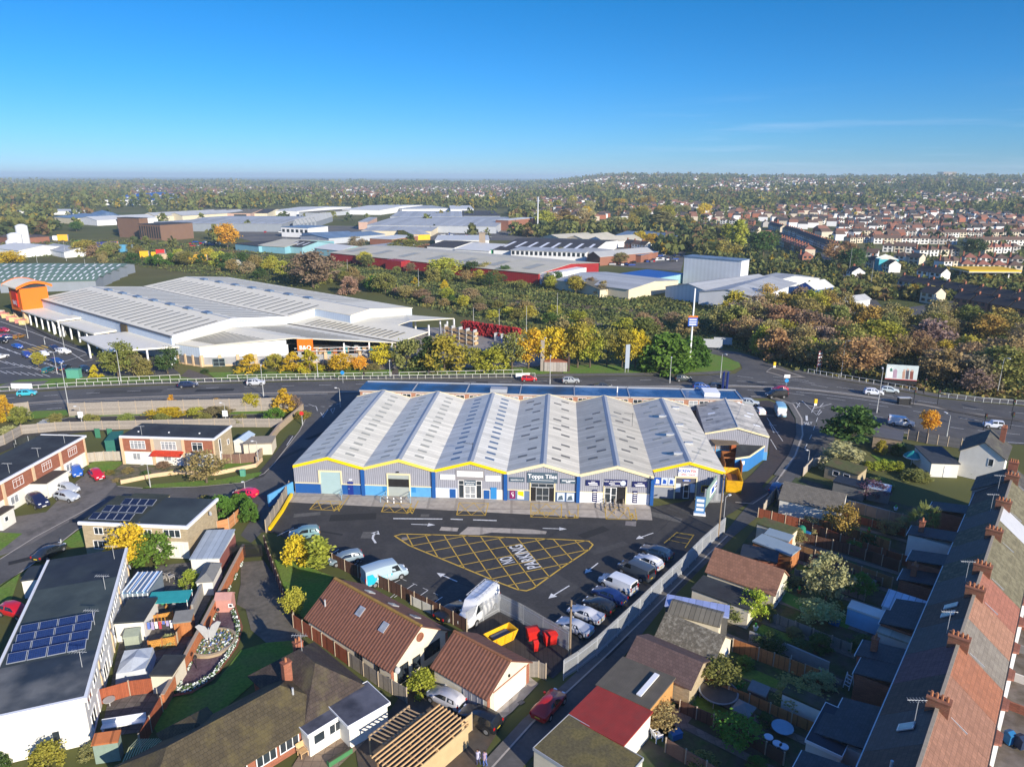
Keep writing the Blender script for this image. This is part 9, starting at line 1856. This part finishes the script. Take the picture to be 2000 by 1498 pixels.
E1=[(1470,684),(1530,712),(1600,733),(1720,746),(1840,768),(2010,780),(2010,725),(1800,685),(1650,668),(1454,640),(1400,650)];E1B=[(1395,618),(1454,622),(1650,648),(1800,664),(2010,695),(2010,665),(1900,640),(1780,630),(1700,628),(1560,596),(1470,600)]
garden=[tw(-2,9),tw(62,9),tw(62,24),tw(-2,21)]
for i in range(30):
 p=tw(-4+i*2.2,9.5+(i*5.9)%13);k_=('bush','bush','round','bare')[i%4];h=(.9,1.3,2.4,2.2)[i%4]*tr.uniform(.8,1.3);tree(k_,p,h,h*tr.uniform(.5,.85),('dgreen','olive','olivebrown','green','pale')[i%5],place='in the terrace back gardens')
AUT=('rust','mauve','brown','olivebrown','olive','rust','olivebrown','yolive')
wood(E1,54,(6,11),('bush','bare','round','bare','bush'),AUT,'below the railway',mind=5);wood(E1B,46,(5,9.5),('round','bush','bare','bush'),('olive','yolive','olivebrown','brown','olive','ochre'),'above the railway',mind=5)
wood([(620,545),(840,597),(1050,640),(1250,655),(1380,650),(1300,628),(1040,608),(880,582),(700,552)],40,(3,6),('bush','bush','round'),('olive','olivebrown','dgreen','brown','yolive'),'in the scrub beside the railway',(.5,.8),5)
wood([(650,520),(850,555),(1060,570),(1240,585),(1240,570),(1180,560),(1052,548),(850,530),(660,505)],30,(4,8),('bush','round','bare'),('olive','yolive','brown','olivebrown','dgreen'),'along the foot of the red warehouse',mind=5)
wood([(130,505),(300,528),(480,540),(640,575),(800,592),(790,575),(640,535),(480,515),(300,500),(150,492)],44,(5,9),('round','bush','round'),('olive','dgreen','yolive','olivebrown','green','brown'),'in the belt behind the store',mind=5)
wood([(1010,442),(1060,452),(1240,455),(1400,470),(1420,425),(1400,400),(1020,400)],50,(11,19),('round','round','poplar','bare'),('yolive','olive','ochre','gold','olivebrown','pale'),'in the golden wood beyond the factory',mind=9)
ug=MB()
def under(poly,n,hmax,mats_):
 W_=[P(*q)for q in poly];x0,x1,y0,y1=min(p.x for p in W_),max(p.x for p in W_),min(p.y for p in W_),max(p.y for p in W_);k=0
 while k<n:
  p=Vector((tr.uniform(x0,x1),tr.uniform(y0,y1),0))
  if not inside(p,W_):n-=.4;continue
  k+=1;h=max(.15,hmax*(.45+.9*noise.noise((p.x/7,p.y/7,0))));m=mats_[int((noise.noise((p.x/13,p.y/13,9))+.5)*2.2+tr.random()*1.6)%len(mats_)]
  for _ in range(3):
   c=p+Vector((tr.gauss(0,.7),tr.gauss(0,.7),h*tr.uniform(.3,1)));a=Vector((tr.gauss(0,1),tr.gauss(0,1),tr.gauss(0,.6))).normalized()*tr.uniform(.35,.7);d=a.cross(Vector((tr.gauss(0,1),tr.gauss(0,1),tr.gauss(0,1)))).normalized()*tr.uniform(.3,.6);ug.add([c-a,c+d,c+a,c-d],[(0,1,2,3)],m)
U1=[(1400,668),(1500,706),(1560,724),(1720,746),(1840,770),(2010,782),(2010,650),(1850,625),(1700,620),(1540,600),(1400,600)]
under(U1,9000,1.6,[0,1,2,3]);under([(620,520),(800,595),(1010,640),(1060,660),(1390,680),(1400,600),(1240,575),(1050,552),(840,535),(660,505)],15000,1.3,[0,1,4,2]);under([(0,505),(120,500),(330,530),(620,565),(640,520),(480,485),(300,470),(0,470)],9000,1.8,[0,1,4,3])
tag(ug.build('undergrowth',TC),'tangle of low bramble and scrub along the railway','undergrowth',kind='stuff')
rb_=MB();p0,p1=P(905,650),P(1015,668)
for i in range(2600):
 c=p0.lerp(p1,tr.random())+Vector((tr.gauss(0,.3),tr.gauss(0,.3),4.2*tr.random()));a=Vector((tr.gauss(0,1),tr.gauss(0,1),tr.gauss(0,1))).normalized()*.45;d=a.orthogonal().normalized()*.4;rb_.add([c-a,c+d,c+a,c-d],[(0,1,2,3)])
o=rb_.build('red_creeper',LEAF);o.color=(*LC['red'],1);tag(o,'crimson creeper covering the back fence of the store yard','creeper')
for o in TP.values():
 for c_ in list(o.children):bpy.data.objects.remove(c_)
 bpy.data.objects.remove(o)
print('trees',NT[0],'houses',NH[0],'far trees',nT,'ug',len(ug.f))
finish_labels()
